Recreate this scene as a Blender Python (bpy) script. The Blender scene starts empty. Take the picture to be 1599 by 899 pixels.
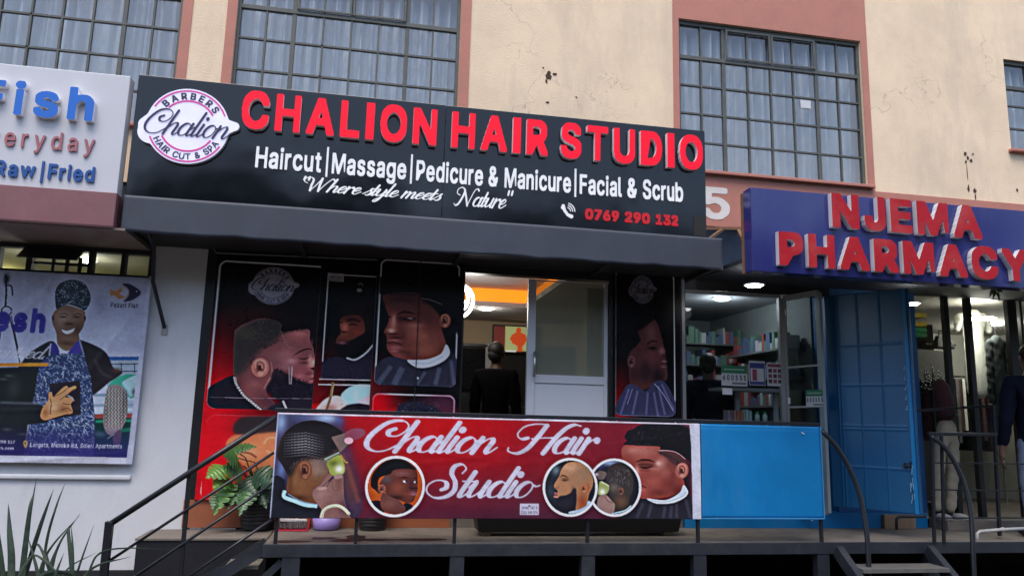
import bpy, bmesh, math, random, os
import numpy as np
from mathutils import Vector, Matrix
random.seed(7); rng = np.random.default_rng(7)
S = bpy.context.scene; COL = S.collection

# ---------------------------------------------------------------- camera, sky, sun, exposure
CAM = Vector((0, 0, 1.55)); FPX = 1200.0
_yaw, _pit, _rol = [math.radians(a) for a in (10.54116, 9.89327, 1.45990)]
_f = Vector((math.sin(_yaw)*math.cos(_pit), math.cos(_yaw)*math.cos(_pit), math.sin(_pit)))
_r0 = Vector((math.cos(_yaw), -math.sin(_yaw), 0)); _u0 = _r0.cross(_f)
_r = math.cos(_rol)*_r0 + math.sin(_rol)*_u0; _u = -math.sin(_rol)*_r0 + math.cos(_rol)*_u0
cd = bpy.data.cameras.new("camera"); cam = bpy.data.objects.new("camera", cd); COL.objects.link(cam)
cd.sensor_width = 36; cd.lens = FPX/1599*36; cd.clip_start = .05; cd.clip_end = 2000
cam.matrix_world = Matrix(((_r.x, _u.x, -_f.x, CAM.x), (_r.y, _u.y, -_f.y, CAM.y), (_r.z, _u.z, -_f.z, CAM.z), (0, 0, 0, 1)))
S.camera = cam
W = bpy.data.worlds.new("World"); S.world = W; W.use_nodes = True
_nt = W.node_tree; _bg = _nt.nodes["Background"]; _sk = _nt.nodes.new("ShaderNodeTexSky")
_sk.sky_type = 'NISHITA'; _sk.sun_disc = False
SUN_EL, SUN_AZ = math.radians(66), math.radians(205)      # azimuth clockwise from +Y
_sk.sun_elevation = SUN_EL; _sk.sun_rotation = SUN_AZ; _sk.air_density = 1.0; _sk.dust_density = 2.0; _sk.ozone_density = 1.0
_nt.links.new(_sk.outputs[0], _bg.inputs[0]); _bg.inputs[1].default_value = 0.15
sl = bpy.data.lights.new("sun", 'SUN'); sl.energy = 1.5; sl.angle = math.radians(40); sl.color = (1, .93, .84)
sun = bpy.data.objects.new("sun", sl); COL.objects.link(sun)
_d = Vector((math.sin(SUN_AZ)*math.cos(SUN_EL), math.cos(SUN_AZ)*math.cos(SUN_EL), math.sin(SUN_EL)))
sun.rotation_euler = _d.to_track_quat('Z', 'Y').to_euler()
S.view_settings.view_transform = 'Standard'; S.view_settings.look = 'None'
S.view_settings.exposure = 1.02; S.view_settings.gamma = 1
S.cycles.max_bounces = 8; S.cycles.transparent_max_bounces = 12; S.cycles.caustics_reflective = False; S.cycles.caustics_refractive = False
S.cycles.sample_clamp_indirect = 4

# ---------------------------------------------------------------- where a sight line meets a plane (measuring aid)
def ray(x, y): return _r*((x-799.5)/FPX) - _u*((y-449.5)/FPX) + _f
def P(x, y, Y): d = ray(x, y); return CAM + d*((Y-CAM.y)/d.y)
def PZ(x, y, Z): d = ray(x, y); return CAM + d*((Z-CAM.z)/d.z)
def zm(x0, y0, s): return lambda *pts: [(x0+a/s, y0+b/s) for a, b in pts]

# ---------------------------------------------------------------- materials
def lin(c):
    if isinstance(c, str): c = tuple(int(c[i:i+2], 16) for i in (0, 2, 4))
    return tuple((v/255/12.92 if v/255 <= .04045 else ((v/255+.055)/1.055)**2.4) for v in c)
MATS = {}
def mat(name, col=(.5, .5, .5), rough=.6, metal=0, var=.12, scale=6, bump=0, bscale=40, emit=None, estr=0, coat=0, spec=.5, streak=0, dirt=None, dirtamt=0):
    if name in MATS: return MATS[name]
    m = bpy.data.materials.new(name); m.use_nodes = True; MATS[name] = m
    nt = m.node_tree; N = nt.nodes; L = nt.links; b = N["Principled BSDF"]
    b.inputs["Roughness"].default_value = rough; b.inputs["Metallic"].default_value = metal
    b.inputs["Specular IOR Level"].default_value = spec
    if coat: b.inputs["Coat Weight"].default_value = coat; b.inputs["Coat Roughness"].default_value = .05
    tc = N.new("ShaderNodeTexCoord"); geo = tc.outputs["Object"]
    n1 = N.new("ShaderNodeTexNoise"); n1.inputs["Scale"].default_value = scale; n1.inputs["Detail"].default_value = 8; n1.inputs["Roughness"].default_value = .65
    L.new(geo, n1.inputs["Vector"])
    mr = N.new("ShaderNodeMapRange"); mr.inputs[1].default_value = .25; mr.inputs[2].default_value = .75
    mr.inputs[3].default_value = 1-var; mr.inputs[4].default_value = 1+var; L.new(n1.outputs[0], mr.inputs[0])
    mx = N.new("ShaderNodeMix"); mx.data_type = 'RGBA'; mx.blend_type = 'MULTIPLY'; mx.inputs[0].default_value = 1
    mx.inputs[6].default_value = (*col, 1); L.new(mr.outputs[0], mx.inputs[7])
    out = mx.outputs[2]
    if dirtamt:
        mp = N.new("ShaderNodeMapping"); mp.inputs["Scale"].default_value = (1, 1, .25 if streak else 1); L.new(geo, mp.inputs[0])
        n2 = N.new("ShaderNodeTexNoise"); n2.inputs["Scale"].default_value = 2.3 if streak else 3; n2.inputs["Detail"].default_value = 12; n2.inputs["Roughness"].default_value = .7
        L.new(mp.outputs[0], n2.inputs["Vector"])
        r2 = N.new("ShaderNodeMapRange"); r2.inputs[1].default_value = .5; r2.inputs[2].default_value = .72; r2.inputs[3].default_value = 0; r2.inputs[4].default_value = dirtamt
        L.new(n2.outputs[0], r2.inputs[0])
        m2 = N.new("ShaderNodeMix"); m2.data_type = 'RGBA'; L.new(r2.outputs[0], m2.inputs[0]); L.new(out, m2.inputs[6]); m2.inputs[7].default_value = (*dirt, 1)
        out = m2.outputs[2]
    L.new(out, b.inputs["Base Color"])
    rr = N.new("ShaderNodeMapRange"); rr.inputs[3].default_value = max(0, rough-.08); rr.inputs[4].default_value = min(1, rough+.08)
    L.new(n1.outputs[0], rr.inputs[0]); L.new(rr.outputs[0], b.inputs["Roughness"])
    if bump:
        n3 = N.new("ShaderNodeTexNoise"); n3.inputs["Scale"].default_value = bscale; n3.inputs["Detail"].default_value = 6; L.new(geo, n3.inputs["Vector"])
        bp = N.new("ShaderNodeBump"); bp.inputs["Strength"].default_value = bump; bp.inputs["Distance"].default_value = .01
        L.new(n3.outputs[0], bp.inputs["Height"]); L.new(bp.outputs[0], b.inputs["Normal"])
    if emit: b.inputs["Emission Color"].default_value = (*emit, 1); b.inputs["Emission Strength"].default_value = estr
    return m
def add_cracks(m, col, scale=1.1, width=.012, amt=.7, cover=.55):
    """thin wandering plaster cracks that only show in patches"""
    nt = m.node_tree; N = nt.nodes; L = nt.links; b = N["Principled BSDF"]
    src = b.inputs["Base Color"].links[0].from_socket
    tc = N.new("ShaderNodeTexCoord"); nz = N.new("ShaderNodeTexNoise"); nz.inputs["Scale"].default_value = 5; nz.inputs["Detail"].default_value = 6
    L.new(tc.outputs["Object"], nz.inputs["Vector"])
    vm = N.new("ShaderNodeVectorMath"); vm.operation = 'MULTIPLY_ADD'; vm.inputs[1].default_value = (.5, .5, .5)
    L.new(nz.outputs["Color"], vm.inputs[0]); L.new(tc.outputs["Object"], vm.inputs[2])
    v = N.new("ShaderNodeTexVoronoi"); v.feature = 'DISTANCE_TO_EDGE'; v.inputs["Scale"].default_value = scale; L.new(vm.outputs[0], v.inputs["Vector"])
    r = N.new("ShaderNodeMapRange"); r.inputs[1].default_value = 0; r.inputs[2].default_value = width; r.inputs[3].default_value = 1; r.inputs[4].default_value = 0
    L.new(v.outputs["Distance"], r.inputs[0])
    n2 = N.new("ShaderNodeTexNoise"); n2.inputs["Scale"].default_value = .9; n2.inputs["Detail"].default_value = 3; L.new(tc.outputs["Object"], n2.inputs["Vector"])
    r2 = N.new("ShaderNodeMapRange"); r2.inputs[1].default_value = cover; r2.inputs[2].default_value = cover+.07; r2.inputs[4].default_value = amt; L.new(n2.outputs[0], r2.inputs[0])
    mu = N.new("ShaderNodeMath"); mu.operation = 'MULTIPLY'; L.new(r.outputs[0], mu.inputs[0]); L.new(r2.outputs[0], mu.inputs[1])
    mx = N.new("ShaderNodeMix"); mx.data_type = 'RGBA'; L.new(mu.outputs[0], mx.inputs[0]); L.new(src, mx.inputs[6]); mx.inputs[7].default_value = (*col, 1)
    L.new(mx.outputs[2], b.inputs["Base Color"])
def glass(name, tint=(.9, .95, .95), refl=1.0, ior=1.5, rough=.02, ripple=0):
    if name in MATS: return MATS[name]
    m = bpy.data.materials.new(name); m.use_nodes = True; MATS[name] = m
    nt = m.node_tree; N = nt.nodes; L = nt.links; N.remove(N["Principled BSDF"])
    t = N.new("ShaderNodeBsdfTransparent"); t.inputs[0].default_value = (*tint, 1)
    g = N.new("ShaderNodeBsdfGlossy"); g.inputs["Roughness"].default_value = rough
    lw = N.new("ShaderNodeLayerWeight"); lw.inputs[0].default_value = .5; pw_ = N.new("ShaderNodeMath"); pw_.operation = 'POWER'; pw_.inputs[1].default_value = 5; L.new(lw.outputs["Facing"], pw_.inputs[0])
    fr = N.new("ShaderNodeMath"); fr.operation = 'MULTIPLY_ADD'; fr.inputs[1].default_value = .95; fr.inputs[2].default_value = .045; L.new(pw_.outputs[0], fr.inputs[0])
    mu = N.new("ShaderNodeMath"); mu.operation = 'MULTIPLY'; mu.use_clamp = True; mu.inputs[1].default_value = refl; L.new(fr.outputs[0], mu.inputs[0])
    mx = N.new("ShaderNodeMixShader"); L.new(mu.outputs[0], mx.inputs[0]); L.new(t.outputs[0], mx.inputs[1]); L.new(g.outputs[0], mx.inputs[2])
    if ripple:
        tc = N.new("ShaderNodeTexCoord"); n = N.new("ShaderNodeTexNoise"); n.inputs["Scale"].default_value = 2.5; L.new(tc.outputs["Object"], n.inputs["Vector"])
        bp = N.new("ShaderNodeBump"); bp.inputs["Strength"].default_value = ripple; bp.inputs["Distance"].default_value = .02; L.new(n.outputs[0], bp.inputs["Height"]); L.new(bp.outputs[0], g.inputs["Normal"])
    L.new(mx.outputs[0], N["Material Output"].inputs[0])
    return m
def attr_mat(name, rough=.4, coat=0, emit=0, bump=0, spec=.3):
    """printed sheet: ink colours come from the sheet's own colour attribute"""
    if name in MATS: return MATS[name]
    m = bpy.data.materials.new(name); m.use_nodes = True; MATS[name] = m
    nt = m.node_tree; b = nt.nodes["Principled BSDF"]; a = nt.nodes.new("ShaderNodeVertexColor"); a.layer_name = "ink"
    tc = nt.nodes.new("ShaderNodeTexCoord"); n = nt.nodes.new("ShaderNodeTexNoise"); n.inputs["Scale"].default_value = 9; n.inputs["Detail"].default_value = 6
    nt.links.new(tc.outputs["Object"], n.inputs["Vector"])
    mr = nt.nodes.new("ShaderNodeMapRange"); mr.inputs[3].default_value = max(.03, rough-.12); mr.inputs[4].default_value = rough+.12
    nt.links.new(n.outputs[0], mr.inputs[0]); nt.links.new(mr.outputs[0], b.inputs["Roughness"])
    nt.links.new(a.outputs[0], b.inputs["Base Color"]); b.inputs["Specular IOR Level"].default_value = spec
    if emit: nt.links.new(a.outputs[0], b.inputs["Emission Color"]); b.inputs["Emission Strength"].default_value = emit
    return m
def emis(name, col, s):
    return mat(name, col, .5, var=.02, emit=col, estr=s)

# ---------------------------------------------------------------- mesh builder
class MB:
    def __init__(s): s.v = []; s.f = []; s.mi = []
    def add(s, vs, fs, mi=0):
        o = len(s.v); s.v += [tuple(v) for v in vs]; s.f += [tuple(i+o for i in f) for f in fs]; s.mi += [mi]*len(fs); return s
    def box(s, x0, x1, y0, y1, z0, z1, mi=0):
        return s.hexa([(x0, y0, z0), (x1, y0, z0), (x1, y1, z0), (x0, y1, z0), (x0, y0, z1), (x1, y0, z1), (x1, y1, z1), (x0, y1, z1)], mi)
    def hexa(s, v, mi=0): return s.add(v, [(3, 2, 1, 0), (4, 5, 6, 7), (0, 1, 5, 4), (1, 2, 6, 5), (2, 3, 7, 6), (3, 0, 4, 7)], mi)
    def bar(s, p, q, w, h=None, up=(0, 0, 1), mi=0):
        p, q = Vector(p), Vector(q); h = h or w; d = (q-p).normalized(); u = Vector(up)
        if abs(d.dot(u)) > .98: u = Vector((0, 1, 0))
        a = d.cross(u).normalized()*(w/2); c = a.cross(d).normalized()*(h/2)
        return s.hexa([p-a-c, p+a-c, q+a-c, q-a-c, p-a+c, p+a+c, q+a+c, q-a+c], mi) if 0 else s.add(
            [p-a-c, p+a-c, p+a+c, p-a+c, q-a-c, q+a-c, q+a+c, q-a+c], [(0, 1, 2, 3), (7, 6, 5, 4), (0, 4, 5, 1), (1, 5, 6, 2), (2, 6, 7, 3), (3, 7, 4, 0)], mi)
    def tube(s, pts, r, n=10, mi=0, cap=True):
        pts = [Vector(p) for p in pts]; rs = r if isinstance(r, (list, tuple)) else [r]*len(pts); rings = []; up = None; vs = []
        for i, p in enumerate(pts):
            d = (pts[min(i+1, len(pts)-1)]-pts[max(i-1, 0)]).normalized()
            if up is None: up = Vector((0, 0, 1)) if abs(d.z) < .9 else Vector((0, 1, 0))
            a = d.cross(up).normalized(); up = a.cross(d).normalized()
            vs += [p+(a*math.cos(2*math.pi*k/n)+up*math.sin(2*math.pi*k/n))*rs[i] for k in range(n)]
        fs = [(i*n+k, i*n+(k+1) % n, (i+1)*n+(k+1) % n, (i+1)*n+k) for i in range(len(pts)-1) for k in range(n)]
        if cap: fs += [tuple(range(n-1, -1, -1)), tuple((len(pts)-1)*n+k for k in range(n))]
        return s.add(vs, fs, mi)
    def lathe(s, prof, c, n=28, mi=0):
        vs = [(c[0]+r*math.cos(2*math.pi*k/n), c[1]+r*math.sin(2*math.pi*k/n), c[2]+z) for r, z in prof for k in range(n)]
        fs = [(i*n+k, i*n+(k+1) % n, (i+1)*n+(k+1) % n, (i+1)*n+k) for i in range(len(prof)-1) for k in range(n)]
        return s.add(vs, fs, mi)
    def prism(s, poly, y0, y1, mi=0):      # poly in (x, z)
        n = len(poly); vs = [(x, y0, z) for x, z in poly]+[(x, y1, z) for x, z in poly]
        return s.add(vs, [tuple(range(n)), tuple(range(2*n-1, n-1, -1))]+[(i, (i+1) % n, n+(i+1) % n, n+i) for i in range(n)], mi)
    def ell(s, c, r, nu=14, nv=9, mi=0):
        vs = []; 
        for j in range(nv+1):
            t = math.pi*j/nv
            for i in range(nu): vs.append((c[0]+r[0]*math.sin(t)*math.cos(2*math.pi*i/nu), c[1]+r[1]*math.sin(t)*math.sin(2*math.pi*i/nu), c[2]+r[2]*math.cos(t)))
        return s.add(vs, [(j*nu+i, (j+1)*nu+i, (j+1)*nu+(i+1) % nu, j*nu+(i+1) % nu) for j in range(nv) for i in range(nu)], mi)
    def build(s, name, m, parent=None, label=None, bevel=0, smooth=False, kind=None, seg=2, recalc=True):
        me = bpy.data.meshes.new(name); me.from_pydata(s.v, [], s.f)
        for x in (m if isinstance(m, (list, tuple)) else [m]): me.materials.append(x)
        if any(s.mi): me.polygons.foreach_set("material_index", s.mi)
        if recalc: bm = bmesh.new(); bm.from_mesh(me); bmesh.ops.recalc_face_normals(bm, faces=bm.faces); bm.to_mesh(me); bm.free()
        if smooth: me.polygons.foreach_set("use_smooth", [True]*len(me.polygons))
        o = bpy.data.objects.new(name, me); COL.objects.link(o); par(o, parent)
        if bevel:
            b = o.modifiers.new("edge", 'BEVEL'); b.width = bevel; b.segments = seg; b.limit_method = 'ANGLE'; b.angle_limit = math.radians(40)
        if label: o["label"] = label
        if kind: o["kind"] = kind
        return o
ROOTLOC = {}
def par(o, parent):
    if parent is None: return
    o.parent = parent
    if parent.name in ROOTLOC: o.matrix_parent_inverse = Matrix.Translation(-ROOTLOC[parent.name])
def thing(name, label, cat, loc=(0, 0, 0), group=None):
    o = bpy.data.objects.new(name, None); COL.objects.link(o); o.location = loc; o.empty_display_size = .1
    ROOTLOC[o.name] = Vector(loc); return tag(o, label, cat, group)
def tag(o, label, cat, group=None):
    o["label"] = label; o["category"] = cat
    if group: o["group"] = group
    return o
def copy_tree(o, parent=None):
    c = o.copy(); COL.objects.link(c)
    if parent: c.parent = parent
    for ch in list(o.children): copy_tree(ch, c)
    return c
def gridmesh(name, Pts, m, parent=None, cols=None, smooth=True, back=None, thick=.004, nvec=(0, 1, 0)):
    """Pts: (H, W, 3) array of sheet positions; cols: (H, W, 3) linear ink"""
    H, Wd = Pts.shape[:2]; v = Pts.reshape(-1, 3)
    i = np.arange(H*Wd).reshape(H, Wd)
    f = np.stack([i[:-1, :-1], i[1:, :-1], i[1:, 1:], i[:-1, 1:]], -1).reshape(-1, 4)
    # rim and back so the sheet has a thickness
    ring = np.concatenate([i[0, :], i[1:, -1], i[-1, -2::-1], i[-2:0:-1, 0]])
    nb = len(ring); vb = v[ring]+np.array(nvec)*thick; ib = np.arange(nb)+H*Wd
    v = np.concatenate([v, vb]); side = np.stack([ring, np.roll(ring, -1), np.roll(ib, -1), ib], -1)
    me = bpy.data.meshes.new(name); fl = np.concatenate([f, side]).astype(np.int32); nf = len(fl)
    me.vertices.add(len(v)); me.vertices.foreach_set("co", v.astype(np.float32).ravel())
    me.loops.add(nf*4); me.loops.foreach_set("vertex_index", fl.ravel())
    me.polygons.add(nf); ls = (np.arange(nf)*4).astype(np.int32); me.polygons.foreach_set("loop_start", ls)
    me.update(calc_edges=True); me.validate()
    if smooth: me.polygons.foreach_set("use_smooth", np.concatenate([np.ones(len(f), bool), np.zeros(nb, bool)]))
    if cols is not None:
        a = me.color_attributes.new("ink", 'FLOAT_COLOR', 'POINT'); c = np.ones((len(v), 4), np.float32); c[:H*Wd, :3] = cols.reshape(-1, 3)
        c[H*Wd:, :3] = .5 if back is None else back; a.data.foreach_set("color", c.ravel())
    me.materials.append(m); o = bpy.data.objects.new(name, me); COL.objects.link(o); par(o, parent); return o
# ---------------------------------------------------------------- lettering: glyph outlines as clean polygons
def blur2(a, s):
    if s <= 0: return a
    r = max(1, int(math.ceil(s*2.6))); k = np.exp(-.5*(np.arange(-r, r+1)/s)**2); k /= k.sum()
    def c1(x):
        p = np.pad(x, [(r, r)]+[(0, 0)]*(x.ndim-1), mode='edge'); o = np.zeros_like(x)
        for i, w in enumerate(k): o += w*p[i:i+len(x)]
        return o
    return np.swapaxes(c1(np.swapaxes(c1(a), 0, 1)), 0, 1)
def contours(F, lev=.5):
    """closed iso-lines of a field (marching squares), points as (x, y) in cells"""
    F = np.pad(F, 1); H, Wd = F.shape; B = F > lev; segs = {}
    code = B[:-1, :-1]*1+B[:-1, 1:]*2+B[1:, 1:]*4+B[1:, :-1]*8
    T = {1: [(3, 0)], 2: [(0, 1)], 3: [(3, 1)], 4: [(1, 2)], 5: [(3, 0), (1, 2)], 6: [(0, 2)], 7: [(3, 2)], 8: [(2, 3)], 9: [(2, 0)], 10: [(0, 1), (2, 3)], 11: [(2, 1)], 12: [(1, 3)], 13: [(1, 0)], 14: [(0, 3)]}
    def key(y, x, e): return ((y, x, 'h') if e == 0 else (y, x+1, 'v') if e == 1 else (y+1, x, 'h') if e == 2 else (y, x, 'v'))
    def pt(k):
        y, x, t = k
        if t == 'h': a, b = F[y, x], F[y, x+1]; return (x+(lev-a)/(b-a)-1, y-1)
        a, b = F[y, x], F[y+1, x]; return (x-1, y+(lev-a)/(b-a)-1)
    for y, x in zip(*np.nonzero((code > 0) & (code < 15))):
        for a, b in T[int(code[y, x])]: segs[key(y, x, a)] = key(y, x, b)
    out = []
    while segs:
        k0, k = next(iter(segs.items())); del segs[k0]; ch = [k0]
        while k in segs: ch.append(k); k = segs.pop(k)
        if len(ch) > 5: out.append([pt(c) for c in ch])
    return out
def rdp(p, tol):
    p = np.asarray(p, float); n = len(p); far = int(np.argmax(((p-p[0])**2).sum(1))); keep = np.zeros(n+1, bool); q = np.vstack([p, p[:1]]); keep[[0, far, n]] = True
    st = [(0, far), (far, n)]
    while st:
        a, b = st.pop()
        if b-a < 2: continue
        d = q[b]-q[a]; L = np.hypot(*d)+1e-9; w = q[a+1:b]-q[a]; dist = abs(w[:, 0]*d[1]-w[:, 1]*d[0])/L
        i = int(np.argmax(dist))
        if dist[i] > tol: keep[a+1+i] = True; st += [(a, a+1+i), (a+1+i, b)]
    return [tuple(x) for x in q[:-1][keep[:-1]]]
try:
    FONT = bpy.data.fonts.load(os.path.join(bpy.utils.system_resource('DATAFILES', path='fonts'), 'Inter.woff2'))
except Exception:
    FONT = None
_GC = {}; EM = 110
def glyph(ch, bold=0.0, square=True):
    """outline polygons of one character in em units, left edge at x = 0, and its width"""
    k = (ch, round(bold, 3), square)
    if k in _GC: return _GC[k]
    if ch == 'I': w = .095+2*bold; return [[(0, -bold), (w, -bold), (w, CAP+bold), (0, CAP+bold)]], w
    c = bpy.data.curves.new("g", 'FONT'); c.body = ch; c.size = 1
    if FONT: c.font = FONT
    o = bpy.data.objects.new("g", c); COL.objects.link(o)
    ev = o.evaluated_get(bpy.context.evaluated_depsgraph_get()); me = ev.to_mesh()
    v = np.array([q.co[:2] for q in me.vertices]).reshape(-1, 2); me.calc_loop_triangles(); tr = [t.vertices[:] for t in me.loop_triangles]; ev.to_mesh_clear()
    bpy.data.objects.remove(o); bpy.data.curves.remove(c)
    x0, x1 = v[:, 0].min(), v[:, 0].max(); y0, y1 = v[:, 1].min(), v[:, 1].max(); pad = int(bold*EM)+4
    Wd, H = int((x1-x0)*EM)+2*pad+1, int((y1-y0)*EM)+2*pad+1; M = np.zeros((H, Wd), bool)
    px = (v-[x0, y0])*EM+pad
    for t in tr:
        a, b, cc = px[list(t)]; lo = np.floor(np.minimum(np.minimum(a, b), cc)).astype(int); hi = np.ceil(np.maximum(np.maximum(a, b), cc)).astype(int)
        X, Y = np.meshgrid(np.arange(lo[0], hi[0]+1), np.arange(lo[1], hi[1]+1))
        e = lambda p, q: (q[0]-p[0])*(Y-p[1])-(q[1]-p[1])*(X-p[0])
        s = [e(a, b), e(b, cc), e(cc, a)]; ins = ((s[0] >= -.01) & (s[1] >= -.01) & (s[2] >= -.01)) | ((s[0] <= .01) & (s[1] <= .01) & (s[2] <= .01))
        M[lo[1]:hi[1]+1, lo[0]:hi[0]+1] |= ins
    r = bold*EM
    if r >= .5:
        R = int(r+.5); D = np.zeros_like(M)
        for dy in range(-R, R+1):
            for dx in range(-R, R+1):
                ok = True if square else (dx*dx+dy*dy <= r*r)
                if ok: D |= np.roll(np.roll(M, dy, 0), dx, 1)
        M = D
    cs = contours(blur2(M.astype(float), .7)); polys = [[((x-pad)/EM+bold, (y-pad)/EM+y0) for x, y in rdp(p, .28)] for p in cs]
    _GC[k] = (polys, x1-x0+2*bold); return _GC[k]
CAP = max(y for p in glyph('H')[0] for x, y in p)
def line(txt, bold=0.0, gap=.09, space=.27, square=True):
    """polygons of a text line in em units; returns polys, width"""
    x = 0; out = []
    for ch in txt:
        if ch == ' ': x += space; continue
        ps, w = glyph(ch, bold, square); out += [[(a+x, b) for a, b in p] for p in ps]; x += w+gap
    return out, x-gap
def fit(txt, x0, x1, z, cap, bold=0.0, gap=.09, space=.27, square=True):
    ps, w = line(txt, bold, gap, space, square); sx = (x1-x0)/w; sz = cap/(CAP+2*bold)
    return [[(x0+a*sx, z+(b+bold)*sz) for a, b in p] for p in ps]
ARCG = []
def arc_text(txt, c, rad, a0, a1, cap, bold=0, top=True, sq=1.0):
    """letters set round a circle (angles in degrees, anticlockwise from +x)"""
    ws = [(.3 if ch == ' ' else glyph(ch, bold)[1]+.1) for ch in txt]; tot = sum(ws); x = 0; out = []; s = cap/CAP; ARCG.append([])
    for ch, w in zip(txt, ws):
        if ch != ' ':
            t = (x+w/2)/tot; a = math.radians(a0+(a1-a0)*t); gw = glyph(ch, bold)[1]
            rot = a-math.pi/2 if top else a+math.pi/2
            for p in glyph(ch, bold)[0]:
                q = []
                for gx, gy in p:
                    gx = (gx-gw/2)*s*sq; gy = gy*s-cap/2
                    q.append((c[0]+rad*math.cos(a)+gx*math.cos(rot)-gy*math.sin(rot), c[1]+rad*math.sin(a)+gx*math.sin(rot)+gy*math.cos(rot)))
                out.append(q); (ARCG[-1].append([q]) if p is glyph(ch, bold)[0][0] else ARCG[-1][-1].append(q))
        x += w
    return out
def raise_polys(name, polys, y, depth, mats, parent=None, label=None, bevel=0):
    """polygons in (x, z) world units on the plane y, raised towards the street by depth"""
    c = bpy.data.curves.new(name, 'CURVE'); c.dimensions = '2D'; c.fill_mode = 'BOTH'; c.extrude = depth/2
    if bevel: c.bevel_depth = bevel; c.bevel_resolution = 1; c.offset = -bevel
    for p in polys:
        if len(p) < 3: continue
        sp = c.splines.new('POLY'); sp.points.add(len(p)-1); sp.points.foreach_set("co", [q for a in p for q in (a[0], a[1], 0, 1)]); sp.use_cyclic_u = True
    o = bpy.data.objects.new(name, c); COL.objects.link(o)
    me = bpy.data.meshes.new_from_object(o.evaluated_get(bpy.context.evaluated_depsgraph_get())); bpy.data.objects.remove(o); bpy.data.curves.remove(c)
    n = len(me.vertices); co = np.zeros(n*3, np.float32); me.vertices.foreach_get("co", co); co = co.reshape(-1, 3)
    me.vertices.foreach_set("co", np.stack([co[:, 0], y-depth/2-co[:, 2], co[:, 1]], -1).astype(np.float32).ravel())
    me.materials.clear()
    ml = mats if isinstance(mats, (list, tuple)) else [mats]
    for x in ml: me.materials.append(x)
    me.update(); me.name = name
    for p in me.polygons: p.use_smooth = False; p.material_index = 0 if (len(ml) == 1 or abs(p.normal.y) > .7) else 1
    o = bpy.data.objects.new(name, me); COL.objects.link(o); par(o, parent)
    if label: o["label"] = label
    return o
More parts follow.
